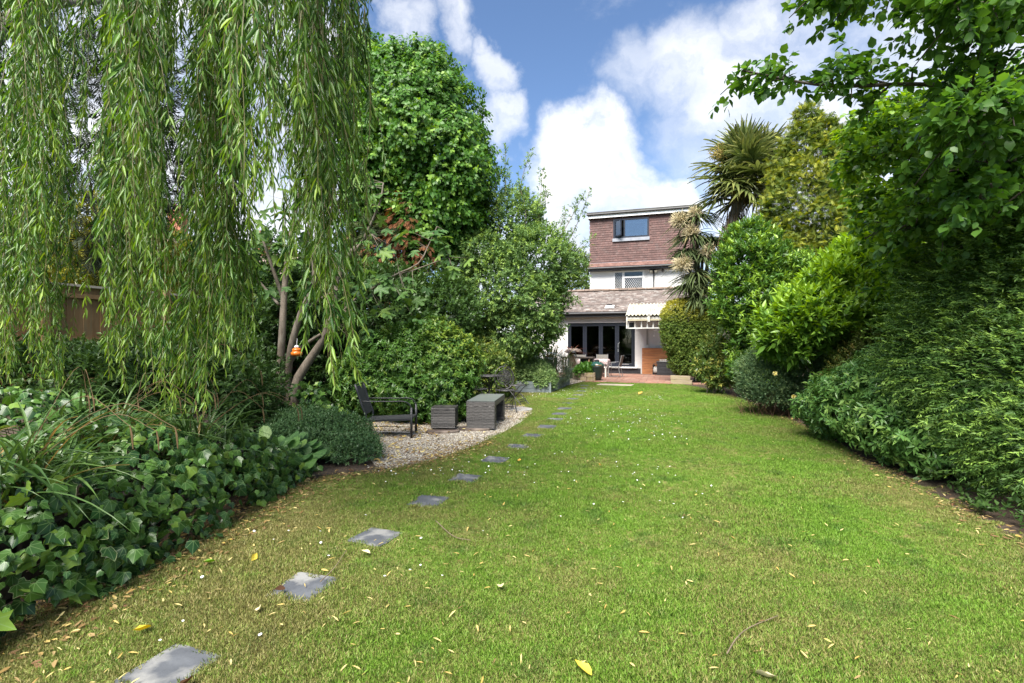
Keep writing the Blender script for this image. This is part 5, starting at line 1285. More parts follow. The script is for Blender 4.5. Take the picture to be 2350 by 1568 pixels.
# ---------------- left border shrubs
m_choi = leafmat('choisya_leaf', (.042, .105, .020), (.105, .21, .036), (.30, .38, .05), rough=.32, trans=.22)
def golden(cx, cz, x0):
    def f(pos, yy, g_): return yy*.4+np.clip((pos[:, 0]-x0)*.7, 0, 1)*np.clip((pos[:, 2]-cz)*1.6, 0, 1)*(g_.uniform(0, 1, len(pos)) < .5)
    return f
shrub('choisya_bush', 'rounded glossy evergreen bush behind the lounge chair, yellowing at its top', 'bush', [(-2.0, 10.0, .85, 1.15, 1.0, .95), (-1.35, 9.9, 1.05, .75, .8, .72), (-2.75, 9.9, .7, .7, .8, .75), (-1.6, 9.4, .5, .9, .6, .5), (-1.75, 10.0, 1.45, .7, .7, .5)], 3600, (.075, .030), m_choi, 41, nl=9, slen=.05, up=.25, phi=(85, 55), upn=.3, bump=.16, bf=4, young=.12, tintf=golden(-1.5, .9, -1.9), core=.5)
m_dark = leafmat('dark_evergreen_leaf', (.026, .062, .016), (.070, .130, .030), (.13, .20, .04), rough=.4, trans=.22)
shrub('evergreen_hedge', 'dark evergreen shrubbery along the fence behind the fig tree', 'hedge', [(-5.35, 10.1, .9, .75, .7, 1.5), (-4.7, 10.9, 1.3, .9, .8, 1.7), (-5.9, 9.2, .7, .6, .7, 1.1), (-4.0, 11.8, 1.5, 1.1, .9, 1.8), (-3.0, 12.4, 1.5, 1.1, .9, 1.8), (-1.9, 13.2, 1.4, 1.0, .9, 1.6), (-3.9, 11.0, .6, .8, .6, .9), (-4.4, 12.2, 2.5, 1.0, .8, 1.2), (-3.2, 13.2, 2.2, 1.2, .8, 1.2), (-2.2, 14.0, 2.3, 1.1, .8, 1.2), (-5.2, 11.0, 2.5, .9, .7, 1.2)], 6200, (.11, .05), m_dark, 42, tm=T_QUAD, nl=8, slen=.16, up=.2, bump=.2, bf=3.5, gap=.2, core=.3, stems=10)
shrub('undergrowth_shrub', 'dark low shrubs under the willow in front of the fence', 'bush', [(-5.5, 7.4, .9, .8, .8, .7), (-4.7, 8.3, .8, .8, .7, .8), (-6.0, 6.4, .9, .8, .8, .6), (-4.3, 7.4, .75, .7, .7, .5), (-5.0, 6.2, .9, .8, .7, .45)], 2300, (.085, .036), m_dark, 44, nl=8, slen=.14, up=.3, bump=.2, bf=4, core=.4)
m_lshr = leafmat('light_shrub_leaf', (.055, .11, .026), (.14, .21, .045), (.30, .33, .07), rough=.45, trans=.28)
shrub('spotted_shrub', 'yellow-green mottled shrub behind the bistro table', 'bush', [(-.75, 13.3, .65, .75, .6, .75), (-.40, 13.6, .55, .42, .45, .6), (-1.2, 13.1, .75, .6, .6, .8)], 1500, (.075, .032), m_lshr, 43, nl=9, slen=.10, young=.3, core=.4)
# ivy patch at the foot of the fig tree
def ivy_patch(name, label, P, Nrm, s0, s1, mat, seed, limit=300, varieg=0.0, parent_stem=True, base=None):
    g_ = np.random.default_rng(seed); n = len(P)
    t = thing(name, base if base is not None else (P[:, 0].mean(), P[:, 1].mean(), 0), label, 'ivy')
    mesh = []
    for q, w, rm in ((.05, 0, 0), (.3, 0, 0), (.6, 0, 0), (.85, 0, 0), (.5, .6, 0), (.35, 0, 1), (.6, 0, 1), (.15, 0, 1)):
        for ti, tmv in enumerate(T_IVYS):
            me = leaf_mesh('leaf', tmv, np.zeros((1, 3)), np.array([[0, 1., 0]]), np.array([[0, 0, 1.]]), 1.0, 1.0, mat, np.array([q]), np.array([w]), np.array([rm])); mesh.append(me)
    size = s0+(s1-s0)*g_.uniform(0, 1, n)**1.5
    D = unit(np.stack([g_.normal(0, .6, n), g_.normal(0, .6, n), np.full(n, -.75)], 1)-.35*Nrm*0)
    nr = unit(Nrm+g_.normal(0, .55, P.shape)); D = unit(D-nr*(D*nr).sum(1)[:, None]*.85)
    dist = np.linalg.norm(P-np.array([0, 0, 1.5]), axis=1); order = np.argsort(dist/size)
    var = g_.uniform(0, 1, n) < varieg
    for i in order[:limit]:
        k = g_.integers(20, 32) if var[i] else g_.integers(0, 20)
        link('leaf', mesh[k], t, M=frame(P[i], D[i], nr[i], size[i], size[i]*g_.uniform(.85, 1.1)))
    r_ = order[limit:]
    if len(r_):
        me = leaf_mesh('leaf_mass', T_IVYLO, P[r_], D[r_], nr[r_], size[r_], size[r_], mat, g_.uniform(0, .9, len(r_)), (g_.uniform(0, 1, len(r_)) < .1)*.5, var[r_]*1.0)
        link('leaf_mass', me, t, kind='stuff')
    back = P-Nrm*g_.uniform(.05, .18, (n, 1)); link('ivy_stem', twig_mesh('ivy_stem', back, P, .003, m_twig), t)
    return t
m_ivy = leafmat('ivy_leaf', (.016, .050, .015), (.080, .17, .028), (.22, .34, .05), rough=.28, trans=.22, rim=(.38, .42, .22), veins=.72)
P, Nn = lobes_points([(-3.72, 9.0, .30, .50, .5, .50), (-3.2, 8.8, .12, .4, .4, .28), (-2.75, 8.3, .05, .3, .3, .25)], 260, g, .15, 4, zmin=.02)
ivy_patch('ivy_clump', 'bright ivy clump at the foot of the fig tree', P, unit(Nn+np.array([0, -.4, .3])), .09, .15, m_ivy, 51, limit=260)
m_vinca = leafmat('vinca_leaf', (.030, .080, .028), (.090, .165, .058), (.14, .24, .08), rough=.4, trans=.18)
shrub('periwinkle_mound', 'low mound of small dark bluish-green leaves beside the bergenia', 'ground cover', [(-2.62, 7.0, .12, .62, .62, .36), (-2.2, 6.55, .08, .40, .4, .24), (-3.1, 7.5, .1, .6, .5, .36), (-2.9, 6.5, .08, .5, .45, .30), (-2.0, 6.35, .04, .34, .34, .20)], 3600, (.034, .014), m_vinca, 61, tm=T_QUAD, nl=10, slen=.10, up=.5, phi=(75, 50), core=.3, stems=0, bump=.12, bf=5)
# bergenia: broad round leaves
m_berg = leafmat('bergenia_leaf', (.040, .105, .028), (.095, .200, .048), (.2, .3, .06), rough=.42, trans=.18, veins=.5)
bg_ = thing('bergenia_clump', (-2.75, 5.6, 0), 'clump of broad rounded leathery leaves at the lawn edge', 'plant')
bmes = [leaf_mesh('leaf', T_ROUND, np.zeros((1, 3)), np.array([[0, 1., 0]]), np.array([[0, 0, 1.]]), 1.0, .82, m_berg, np.array([q]), np.array([w])) for q, w in ((.1, 0), (.4, 0), (.6, 0), (.9, 0), (.7, .4))]
P0 = []; P1 = []
for _ in range(150):
    a, q = g.uniform(0, 6.28), math.sqrt(g.uniform(0, 1)); bx_, by_ = -2.78+.55*q*math.cos(a), 5.65+.75*q*math.sin(a)
    h = .34*(1-.6*q*q)*g.uniform(.75, 1.15)+.05; d = np.array([math.cos(a)*(.4+q), math.sin(a)*(.4+q)-.2, .55]); p = np.array([bx_, by_, h-.06])
    nr = np.array([math.cos(a)*q*.6, math.sin(a)*q*.6-.45, .9])+g.normal(0, .25, 3)
    link('leaf', bmes[g.integers(0, 5)], bg_, M=frame(p, d, nr, g.uniform(.13, .20))); P0.append((bx_*.6-2.78*.4, by_*.6+5.65*.4, .0)); P1.append(p)
link('stalk', twig_mesh('stalk', np.array(P0), np.array(P1), .006, m_berg), bg_)

# ---------------- ivy bank in the near corner, over a low wall
bank = thing('retaining_wall', (-3.1, 3.6, 0), 'low dark stone retaining wall half hidden under ivy', 'wall')
m_rock = surf('dark_wall_stone', (.022, .017, .014), (.055, .042, .032), 6, .9, .8, 22, rand=.3, c3=(.07, .075, .05), s3=3)
for r_ in range(2):
    for k in range(12):
        yy = 1.2+k*.36+(.18 if r_ % 2 else 0); xx = -3.02-.06*r_+.035*(yy-2.5)
        b = MB(); b.obox((xx+g.normal(0, .015), yy, .09+r_*.17), (.10, g.normal(0, .004), 0), (0, .172, 0), (0, 0, .078)); b.build('stone', m_rock, bank, bev=.012)
b = MB(); b.add([(-3.1, .8, .45), (-3.0, 5.6, .4), (-4.6, 7.2, .6), (-7, 7.2, .7), (-7, .8, .8), (-4.2, .8, .75)], [(0, 1, 2, 3, 4, 5)]); b.add([(-3.1, .8, -.02), (-3.0, 5.6, -.02), (-3.0, 5.6, .4), (-3.1, .8, .45)], [(0, 1, 2, 3)])
tag(b.build('bank_soil', m_soil), kind='structure')
n_ = 4800
y_ = g.uniform(1.7, 5.9, n_); s_ = g.uniform(0, 1.35, n_)
xf = np.interp(y_, [1.5, 2.6, 3.6, 4.6, 5.6], [-2.66, -2.55, -2.46, -2.38, -2.42])
prof_x = np.interp(s_, [0, .35, .6, 1, 1.35], [.10, .02, -.16, -1.1, -2.0]); prof_z = np.interp(s_, [0, .35, .6, 1, 1.35], [.03, .42, .72, 1.05, 1.15])
hs = np.interp(y_, [1.5, 2.6, 4.0, 5.2, 5.9], [.85, .95, .95, .62, .35])*(1+.18*np.sin(y_*5.3)*.6)
P = np.stack([xf+prof_x+g.normal(0, .06, n_), y_, prof_z*hs], 1)
Nn = unit(np.stack([np.interp(s_, [0, .6, 1], [.8, .7, .25]), np.full(n_, -.55), np.interp(s_, [0, .6, 1], [.25, .6, 1])], 1))
bare = ((s_ < .36) & (wob(P, 4.2, 2.0) < -.38)) | ((s_ > .75) & (wob(P, 2.8, 1.0) < -.1))      # bare wall shows through low down
P, Nn = P[~bare], Nn[~bare]
ivy_patch('ivy_bank', 'mass of large ivy leaves, some cream-edged, spilling over the low wall', P, Nn, .038, .118, m_ivy, 52, limit=300, varieg=.2, base=(-2.9, 3.6, 0))
# sedge: arching strap leaves and tan drooping flower stems
m_sedge = leafmat('sedge_leaf', (.030, .070, .018), (.09, .16, .04), (.28, .19, .07), rough=.4, trans=.25)
m_tan = leafmat('sedge_stem', (.13, .085, .04), (.21, .14, .07), None, rough=.7, trans=.1)
def strap(pts, w, V, Fc, tn, tv, prof=None):
    pts = np.array(pts); m = len(pts); tg = unit(np.gradient(pts, axis=0)); sd = unit(np.cross(tg, np.array([0, 0, 1.])+1e-3)); n0 = len(V)
    for i in range(m):
        ww = w*(prof(i/(m-1)) if prof else min(1.0, 3.2*(1-i/(m-1))+.02))*.5; mid = pts[i]-np.array([0, 0, w*.22])
        V.extend([pts[i]-sd[i]*ww, mid, pts[i]+sd[i]*ww]); tn.extend([tv]*3)
    for i in range(m-1):
        q = n0+3*i; Fc.extend([(q, q+1, q+4, q+3), (q+1, q+2, q+5, q+4)])
def strap_plant(name, label, cat, c, n, L_, w, spread, mat, seed, arch=.5, youngp=.0, group=None, parent=None, part='leaves', up=1.0, m=9, az=None):
    g_ = np.random.default_rng(seed); V, Fc, tn, yo = [], [], [], []
    t = parent or thing(name, c, label, cat, group=group)
    c = np.array(c, float)
    for _ in range(n):
        a = g_.uniform(0, 6.28) if az is None else g_.normal(az, 1.0); l = L_*g_.uniform(.55, 1.1); e = np.clip(g_.normal(1.05*up, .28), .1, 1.5); s = g_.uniform(.6, 1.4)*arch
        d = np.array([math.cos(a)*math.cos(e), math.sin(a)*math.cos(e), math.sin(e)]); q = np.linspace(0, 1, m)[:, None]
        pts = c+np.array([g_.normal(0, spread), g_.normal(0, spread), 0])+d*l*q+np.array([math.cos(a)*.35, math.sin(a)*.35, -1])*s*l*q**2.2
        k0 = len(V); strap(pts, w*g_.uniform(.7, 1.2), V, Fc, tn, g_.uniform()); yo.extend([float(g_.uniform() < youngp)*g_.uniform(.5, 1)]*(len(V)-k0))
    me = bpy.data.meshes.new(part); me.from_pydata([tuple(p) for p in V], [], Fc); me.materials.append(mat)
    me.attributes.new('tint', 'FLOAT', 'POINT').data.foreach_set('value', np.array(tn, np.float32)); me.attributes.new('young', 'FLOAT', 'POINT').data.foreach_set('value', np.array(yo, np.float32))
    link(part, me, t); return t
for i, (c, n_, lab) in enumerate((((-2.95, 2.9, .55), 120, 'arching sedge clump with tan stems in the ivy, nearest the camera'), ((-3.3, 4.0, .6), 120, 'arching sedge clump under the willow curtain, middle of three'), ((-2.95, 4.6, .45), 110, 'arching sedge clump with tan stems reaching over the bergenia'))):
    t = strap_plant('sedge_clump', lab, 'sedge', c, n_+60, .95, .019, .16, m_sedge, 70+i, arch=.5, youngp=.07, group='sedge clumps in the ivy')
    b = MB()
    for _ in range(6):
        a = g.normal(-.2, 1.2); l = g.uniform(.7, 1.25); d = np.array([math.cos(a)*.6, math.sin(a)*.45, .8]); c_ = np.array(c)
        p = [c_, c_+d*l*.5, c_+d*l*.95+np.array([math.cos(a)*.2, 0, -.06]), c_+d*l*1.1+np.array([math.cos(a)*.45, 0, -.35*l])]; b.tube(curve_pts(p, 14), np.linspace(.0028, .0015, 14), 4)
        e = np.array(p[-1]); b.tube([e, e+np.array([.01, 0, -.05]), e+np.array([.015, 0, -.12])], [.004, .006, .003], 5)
    b.build('flower_stem', m_tan, t)
# ---------------- planting in and round the raised bed
m_sage = leafmat('sage_leaf', (.115, .20, .070), (.25, .36, .14), (.36, .48, .19), rough=.6, trans=.25)
m_rosem = leafmat('rosemary_leaf', (.070, .105, .052), (.15, .20, .105), None, rough=.6, trans=.2)
def rbp(a, b, z): p = RBC+U2*a+V2*b; return np.array([p[0], p[1], z])
def lob(a, b, z, rx, ry, rz): return (*rbp(a, b, z), rx, ry, rz)
shrub('sage_bush', 'pale green leafy herb spilling over the raised bed front', 'bush', [lob(-.55, .40, .48, .50, .46, .40), lob(-1.25, .45, .46, .55, .45, .38), lob(-.25, .25, .36, .36, .34, .28), lob(-.9, .45, .62, .45, .42, .32), lob(-1.8, .5, .45, .5, .4, .36)], 2100, (.075, .030), m_sage, 81, nl=9, slen=.10, up=.5, young=.4, core=.4, zmin=.2, base=tuple(rbp(-.8, .5, .27)))
shrub('rosemary_bush', 'grey-green needle-leaved bush at the back of the raised bed', 'bush', [lob(-.15, 1.4, .55, .5, .55, .55), lob(-.9, 1.5, .5, .5, .5, .5), lob(-.3, 2.2, .42, .4, .45, .42)], 1700, (.032, .006), m_rosem, 82, nl=16, slen=.16, up=.6, phi=(60, 35), core=.5, zmin=.2, base=tuple(rbp(-.5, 1.7, .27)), tm=T_QUAD)
m_wflow = leafmat('white_petal', (.72, .72, .68), (.82, .82, .80), None, rough=.6, trans=.3)
fl = thing('white_flowers', rbp(-.8, 1.6, .27), 'cluster of white lily flowers above the raised bed', 'flowers')
zs = []
for (x, y) in ((1235, 822), (1243, 819), (1246, 815), (1253, 817), (1262, 814), (1271, 815), (1276, 819), (1283, 819), (1288, 822), (1232, 826), (1259, 826), (1265, 828)):
    p = at(x+g.normal(0, 1), y-2, 15.7+g.normal(0, .3)); b = MB()
    for k in range(5):
        a = 2*PI*k/5+g.uniform(0, 1); d = np.array([math.cos(a), math.sin(a), .35]); b.add([p, p+d*.08+np.array([-.05*math.sin(a), .05*math.cos(a), 0]), p+d*.14, p+d*.08-np.array([-.05*math.sin(a), .05*math.cos(a), 0])], [(0, 1, 2, 3)])
    b.build('flower', m_wflow, fl); zs.append(p)
zs = np.array(zs); lo = zs.copy(); lo[:, 2] = .3; link('flower_stalk', twig_mesh('flower_stalk', lo, zs, .006, m_sage), fl)
m_phor = leafmat('phormium_leaf', (.07, .085, .022), (.19, .19, .05), (.24, .10, .05), rough=.45, trans=.2)
strap_plant('phormium', 'yellow striped sword-leaved plant against the house wall', 'plant', (at(1262, 830, 18.6)[0], 18.6, .25), 60, 1.35, .085, .10, m_phor, 83, arch=.18, youngp=.25)
strap_plant('flax_plant', 'arching yellow strap-leaved plant behind the spotted shrub', 'plant', (at(1195, 830, 17.0)[0], 17.0, .3), 55, 1.35, .035, .08, m_phor, 84, arch=.55, youngp=.0)
# red cordyline in a pot
m_red = leafmat('red_cordyline_leaf', (.09, .03, .025), (.20, .085, .05), (.25, .17, .10), rough=.45, trans=.15)
cpx = at(1311, 861, 20.1)
cpn = thing('potted_cordyline', (cpx[0], cpx[1], .035), 'spiky red-leaved palm with shaggy trunk in a black pot', 'plant')
b = MB(); b.lathe([(.16, 0), (.2, .05), (.27, .25), (.28, .38), (.25, .42), (.2, .40)], n=24); loc(b, 'pot', m_black, cpn, smooth=True)
strap_plant('', '', '', (cpx[0]+.05, cpx[1], 1.0), 70, .62, .022, .03, m_red, 85, arch=.35, parent=cpn, part='crown', up=.7)
b = MB(); b.tube([(.05, 0, .35), (.05, 0, 1.0)], [.07, .05], 8); loc(b, 'trunk', m_bark, cpn)
V_ = []; P0 = np.stack([cpx[0]+.05+g.normal(0, .06, 150), cpx[1]+g.normal(0, .06, 150), g.uniform(.55, .98, 150)], 1); P1 = P0+np.stack([g.normal(.02, .09, 150), g.normal(0, .09, 150), -g.uniform(.3, .55, 150)], 1)
link('dead_leaves', twig_mesh('dead_leaves', P0, P1, .012, leafmat('dead_strap', (.2, .15, .1), (.34, .28, .21), None, .8, .1)), cpn)
m_herb = leafmat('chard_leaf', (.06, .16, .03), (.13, .27, .05), (.2, .35, .06), rough=.4, trans=.3)
shrub('planter_greens', 'bright green broad-leaved plants in the block planter', 'plant', [(2.78, 19.2, .34, .32, .35, .20), (2.95, 19.3, .36, .22, .25, .22)], 170, (.16, .075), m_herb, 86, tm=T_OVAL, nl=4, slen=.08, up=.6, phi=(60, 30), core=0, zmin=.24, base=(2.8, 19.2, .24), stems=3)

# ================================================================== RIGHT BORDER
# clipped golden hedge block
m_hedge = leafmat('clipped_conifer', (.055, .105, .020), (.125, .195, .034), (.58, .52, .07), rough=.6, trans=.2)
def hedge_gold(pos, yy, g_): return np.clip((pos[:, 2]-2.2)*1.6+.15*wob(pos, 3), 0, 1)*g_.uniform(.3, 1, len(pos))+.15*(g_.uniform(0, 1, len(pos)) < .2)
hc = gr(1590, 878); hx_, hy_ = hc[0]-.12, hc[1]+.1
hd = [(hx_-.02, hy_, 2.02, .86, .82, .98), (hx_+.12, hy_, 1.15, .74, .78, .85), (hx_+.5, hy_+.3, 1.9, .6, .8, .95)]
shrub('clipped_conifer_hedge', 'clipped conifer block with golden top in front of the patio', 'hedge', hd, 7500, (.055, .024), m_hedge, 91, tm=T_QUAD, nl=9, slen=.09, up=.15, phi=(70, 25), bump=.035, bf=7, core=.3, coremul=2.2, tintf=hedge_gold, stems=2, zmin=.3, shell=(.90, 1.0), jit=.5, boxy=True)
# fan palm
m_palm = leafmat('palm_frond', (.075, .110, .030), (.17, .21, .065), (.38, .33, .11), rough=.33, trans=.2)
m_palmdead = leafmat('dead_palm', (.13, .09, .05), (.24, .17, .10), None, rough=.8, trans=.15)
pc = at(1716, 402, 17.2)
palm = thing('fan_palm', (at(1660, 700, 17.2)[0], 17.2, 0), 'tall fan palm with shaggy brown trunk beside the house', 'palm tree')
tl = curve_pts([(at(1668, 700, 17.2)[0], 17.2, -.1), at(1672, 600, 17.2), at(1684, 500, 17.2), pc], 14)
b = MB(); b.tube(tl, np.linspace(.2, .16, 14), 10); b.build('trunk', m_bark, palm, smooth=True)
sk = tl[4:12]; P0 = np.vstack([q+g.normal(0, .10, (60, 3)) for q in sk]); a_ = g.uniform(0, 6.28, len(P0)); P0 += np.stack([np.cos(a_), np.sin(a_), 0*a_], 1)*.22
P1 = P0+np.stack([np.cos(a_)*.14, np.sin(a_)*.14, -g.uniform(.3, .6, len(P0))], 1)
link('trunk_fibre', twig_mesh('trunk_fibre', P0, P1, .018, m_palmdead), palm)
def fan(seed, nl=26, L_=.68, droop=.35):
    g_ = np.random.default_rng(seed); V, Fc, tn, yo = [], [], [], []
    pl_ = .62; pet = [(0, 0, 0), (0, pl_*.5, .04), (0, pl_, 0)]
    for k in range(nl):
        th = R(-150+300*k/(nl-1)); d = np.array([math.sin(th), math.cos(th), .08*g_.normal()+.12*math.cos(th*.5)]); l = L_*(.70+.3*math.cos(th*.5))*g_.uniform(.9, 1.08); q = np.linspace(0, 1, 7)[:, None]
        pts = np.array([0, pl_, 0])+d*l*q+np.array([0, 0, -1])*droop*l*g_.uniform(.5, 1.5)*q**3
        k0 = len(V); strap(pts, .085, V, Fc, tn, g_.uniform(), prof=lambda t: min(t/.5+.05, max(0, (1-t)/.5)+.02)); yo.extend(list(np.repeat(np.clip(q[:, 0]-.55, 0, 1)*g_.uniform(0, 1.2), 3)))
    me = bpy.data.meshes.new('frond'); me.from_pydata([tuple(p) for p in V], [], Fc)
    b = MB(); b.tube(pet, .013, 5); n0 = len(V)
    V2_ = [tuple(p) for p in V]+b.v; F2_ = Fc+[tuple(i+n0 for i in f) for f in b.f]
    me = bpy.data.meshes.new('frond'); me.from_pydata(V2_, [], F2_); me.materials.append(m_palm)
    tn = tn+[.6]*len(b.v); yo = yo+[.2]*len(b.v)
    me.attributes.new('tint', 'FLOAT', 'POINT').data.foreach_set('value', np.array(tn, np.float32)); me.attributes.new('young', 'FLOAT', 'POINT').data.foreach_set('value', np.array(yo, np.float32))
    return me
fans = [fan(100+k, droop=(.08, .2, .35, .15)[k % 4]) for k in range(6)]
gp_ = np.random.default_rng(5)
for k in range(54):
    u = k/54; el = R(88-118*u**.8)+gp_.normal(0, .1); a = k*2.399+gp_.normal(0, .2)
    d = np.array([math.cos(a)*math.cos(el), math.sin(a)*math.cos(el), math.sin(el)]); nr = np.array([-math.cos(a)*math.sin(el), -math.sin(a)*math.sin(el), math.cos(el)])+gp_.normal(0, .25, 3)
    s = gp_.uniform(1.2, 1.55)
    link('frond', fans[gp_.integers(0, 6)], palm, M=frame(pc+np.array([0, 0, .10-.45*u]), d, nr, s))
fy = leafmat('palm_blossom', (.28, .22, .06), (.40, .32, .10), None, rough=.7, trans=.1)
for (x, y) in ((1645, 355), (1770, 365), (1690, 440)):
    c_ = at(x, y, 16.9); n_ = 160; P0 = c_+g.normal(0, .12, (n_, 3)); link('blossom', twig_mesh('blossom', P0, P0+g.normal(0, .09, (n_, 3)), .014, fy), palm)
# cordyline with cream plumes
m_cord = leafmat('cordyline_leaf', (.055, .080, .034), (.12, .16, .065), (.25, .22, .09), rough=.4, trans=.2)
m_plume = leafmat('cream_plume', (.50, .44, .28), (.70, .64, .46), None, rough=.8, trans=.2)
cd = thing('cordyline', (at(1605, 800, 18.3)[0], 18.3, 0), 'cabbage palm with drooping green heads and cream flower plumes', 'palm tree')
b = MB(); base_c = np.array([at(1605, 800, 18.3)[0], 18.3, -.1]); heads = [(1580, 660, .7), (1600, 690, .7), (1598, 500, .85), (1590, 545, .75), (1612, 590, .85), (1600, 635, .85), (1632, 555, .75), (1575, 580, .55), (1640, 640, .8), (1618, 660, .75), (1628, 700, .7)]
for (x, y, s) in heads:
    h_ = at(x, y, 18.0); b.tube(curve_pts([base_c, base_c+(h_-base_c)*np.array([.25, .3, .6]), h_], 10), np.linspace(.10, .05, 10), 7)
b.build('trunk', m_bark, cd, smooth=True)
for i, (x, y, s) in enumerate(heads):
    strap_plant('', '', '', at(x, y, 18.0), 165, 1.1*s, .052, .06, m_cord, 110+i, arch=.75, parent=cd, part='leaf_head', up=.42, youngp=.08, m=7)
for i, (x, y, s) in enumerate(((1562, 506, .85), (1595, 490, .65), (1585, 533, .8), (1625, 577, .75), (1568, 607, .95))):
    c_ = at(x, y, 17.5); n_ = 480; dr = unit(g.normal(size=(n_, 3))*np.array([1, 1, .7])+np.array([-.5, -.2, .1])); q = g.uniform(.05, 1, n_)[:, None]
    P0 = c_+dr*q*.42*s*.85; P1 = P0+dr*.14*s+g.normal(0, .035, (n_, 3)); link('flower_plume', twig_mesh('flower_plume', P0, P1, .017, m_plume), cd)
# golden conifer
m_thuja = leafmat('golden_conifer', (.060, .110, .020), (.150, .20, .032), (.46, .46, .06), rough=.6, trans=.28)
def tipgold(pos, yy, g_): return yy*.8+.3*(wob(pos, 2.4, 1) > .1)*g_.uniform(0, 1, len(pos))
th_l = []
for (x, y, r_) in ((1880, 270, .35), (1905, 300, .45), (1870, 330, .6), (1900, 380, .85), (1850, 410, .75), (1880, 460, 1.1), (1830, 490, .8), (1900, 540, 1.2), (1810, 560, .75), (1850, 610, .9), (1950, 420, .8), (1970, 330, .5)): th_l.append(E(x-25, y, 14.8, r_, r_, r_*1.05))
shrub('golden_conifer_tree', 'tall golden-green feathery conifer right of the palm', 'tree', th_l, 5000, (.19, .13), m_thuja, 121, tm=T_FROND, nl=2, slen=.04, up=.45, bump=.24, bf=5, gap=.08, gf=3.4, core=.28, coremul=1.5, young=.35, tintf=tipgold, stems=3, base=(9.1, 14.9, 0), jit=.5, stemmat=m_dktwig)
# laurels
m_laur = leafmat('laurel_leaf', (.042, .105, .022), (.10, .20, .040), (.27, .42, .06), rough=.28, trans=.25)
shrub('laurel_bush', 'tall dark laurel with light upright shoots below the palm', 'bush', [E(1730, 620, 13.6, 1.0, .9, .9), E(1735, 700, 13.4, 1.1, .9, .9), E(1815, 670, 13.6, 1.0, .9, 1.0), E(1770, 775, 13.2, 1.1, .9, .9), E(1722, 560, 13.8, .65, .6, .55), E(1830, 750, 13.0, .9, .9, .9), E(1750, 850, 13.2, .8, .8, .55)], 3300, (.13, .045), m_laur, 131, nl=8, slen=.16, up=.6, phi=(60, 25), bump=.2, bf=4, gap=.1, young=.45, core=.45, tm=T_FOLD)
m_laur2 = leafmat('bright_laurel_leaf', (.065, .150, .024), (.145, .275, .040), (.34, .52, .06), rough=.3, trans=.30)
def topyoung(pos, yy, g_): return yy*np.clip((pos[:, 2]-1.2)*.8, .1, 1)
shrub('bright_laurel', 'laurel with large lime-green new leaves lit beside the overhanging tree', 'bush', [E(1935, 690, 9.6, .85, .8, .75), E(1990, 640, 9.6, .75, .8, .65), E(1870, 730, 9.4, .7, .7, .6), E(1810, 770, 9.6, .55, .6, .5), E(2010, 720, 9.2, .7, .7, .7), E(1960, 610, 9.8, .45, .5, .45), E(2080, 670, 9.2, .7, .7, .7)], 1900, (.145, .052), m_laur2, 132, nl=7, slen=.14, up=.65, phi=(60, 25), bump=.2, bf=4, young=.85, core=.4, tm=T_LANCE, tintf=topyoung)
m_varie = leafmat('variegated_leaf', (.055, .105, .025), (.12, .18, .04), (.40, .38, .09), rough=.35, trans=.25)
shrub('variegated_shrub', 'small yellow-splashed shrub at the foot of the clipped hedge', 'bush', [E(1640, 815, 14.6, .42, .4, .5), E(1650, 860, 14.4, .42, .4, .35), E(1620, 850, 14.5, .3, .3, .3)], 420, (.10, .042), m_varie, 133, nl=8, slen=.12, up=.4, young=.4, core=.5)
# spiraea with two yellow roses
m_spi = leafmat('spiraea_leaf', (.060, .120, .050), (.14, .220, .095), (.22, .30, .12), rough=.5, trans=.25)
SB = [(5.55, 10.4, .82, .78, .75, .55), (5.25, 10.3, .62, .5, .6, .42), (5.95, 10.3, .75, .7, .7, .55), (5.6, 10.2, .5, .55, .6, .35)]
sb = shrub('spiraea_bush', 'rounded fine-leaved bush with yellow roses at the lawn edge', 'bush', SB, 3600, (.038, .015), m_spi, 141, tm=T_QUAD, nl=11, slen=.13, up=.4, core=.35, zmin=.28, bump=.1, bf=5, young=.25, stems=0)
P0 = np.array([5.6, 10.3, .0])+g.normal(0, .22, (260, 3))*np.array([1.6, 1, 0]); P1 = P0+np.stack([g.normal(-.05, .25, 260), g.normal(-.05, .25, 260), g.uniform(.3, .75, 260)], 1)
link('twigs', twig_mesh('twigs', P0, P1, .006, surf('brown_twig', (.10, .055, .03), (.16, .09, .05), 9, .9)), sb)
m_rose = leafmat('yellow_petal', (.80, .70, .22), (.85, .80, .45), None, rough=.6, trans=.25)
for i, (x, y) in enumerate(((1779, 857), (1822, 910))):
    c_ = at(x, y, 9.45); n_ = 26; dr = unit(g.normal(size=(n_, 3)))
    me = leaf_mesh('yellow_rose', T_ROUND, c_+dr*.012, dr, g.normal(size=(n_, 3)), .036, .036, m_rose, g.uniform(0, 1, n_)); o = link('yellow_rose', me)
    tag(o, ('yellow rose bloom high on the fine-leaved bush', 'yellow rose bloom hanging low near the lawn')[i], 'flower', 'yellow roses')
m_cot = leafmat('cotoneaster_leaf', (.060, .095, .022), (.13, .165, .035), (.28, .22, .06), rough=.4, trans=.25)
shrub('cotoneaster', 'upright olive-green small-leaved bush between the roses and the choisya', 'bush', [(6.3, 8.9, 1.15, .55, .55, .55), (6.0, 8.7, .75, .5, .5, .5), (6.7, 8.8, 1.0, .6, .5, .6)], 1700, (.040, .020), m_cot, 142, nl=10, slen=.12, up=.4, core=.5, young=.2)
m_choi2 = leafmat('mexican_orange_leaf', (.060, .145, .034), (.13, .25, .058), (.25, .38, .09), rough=.27, trans=.2)
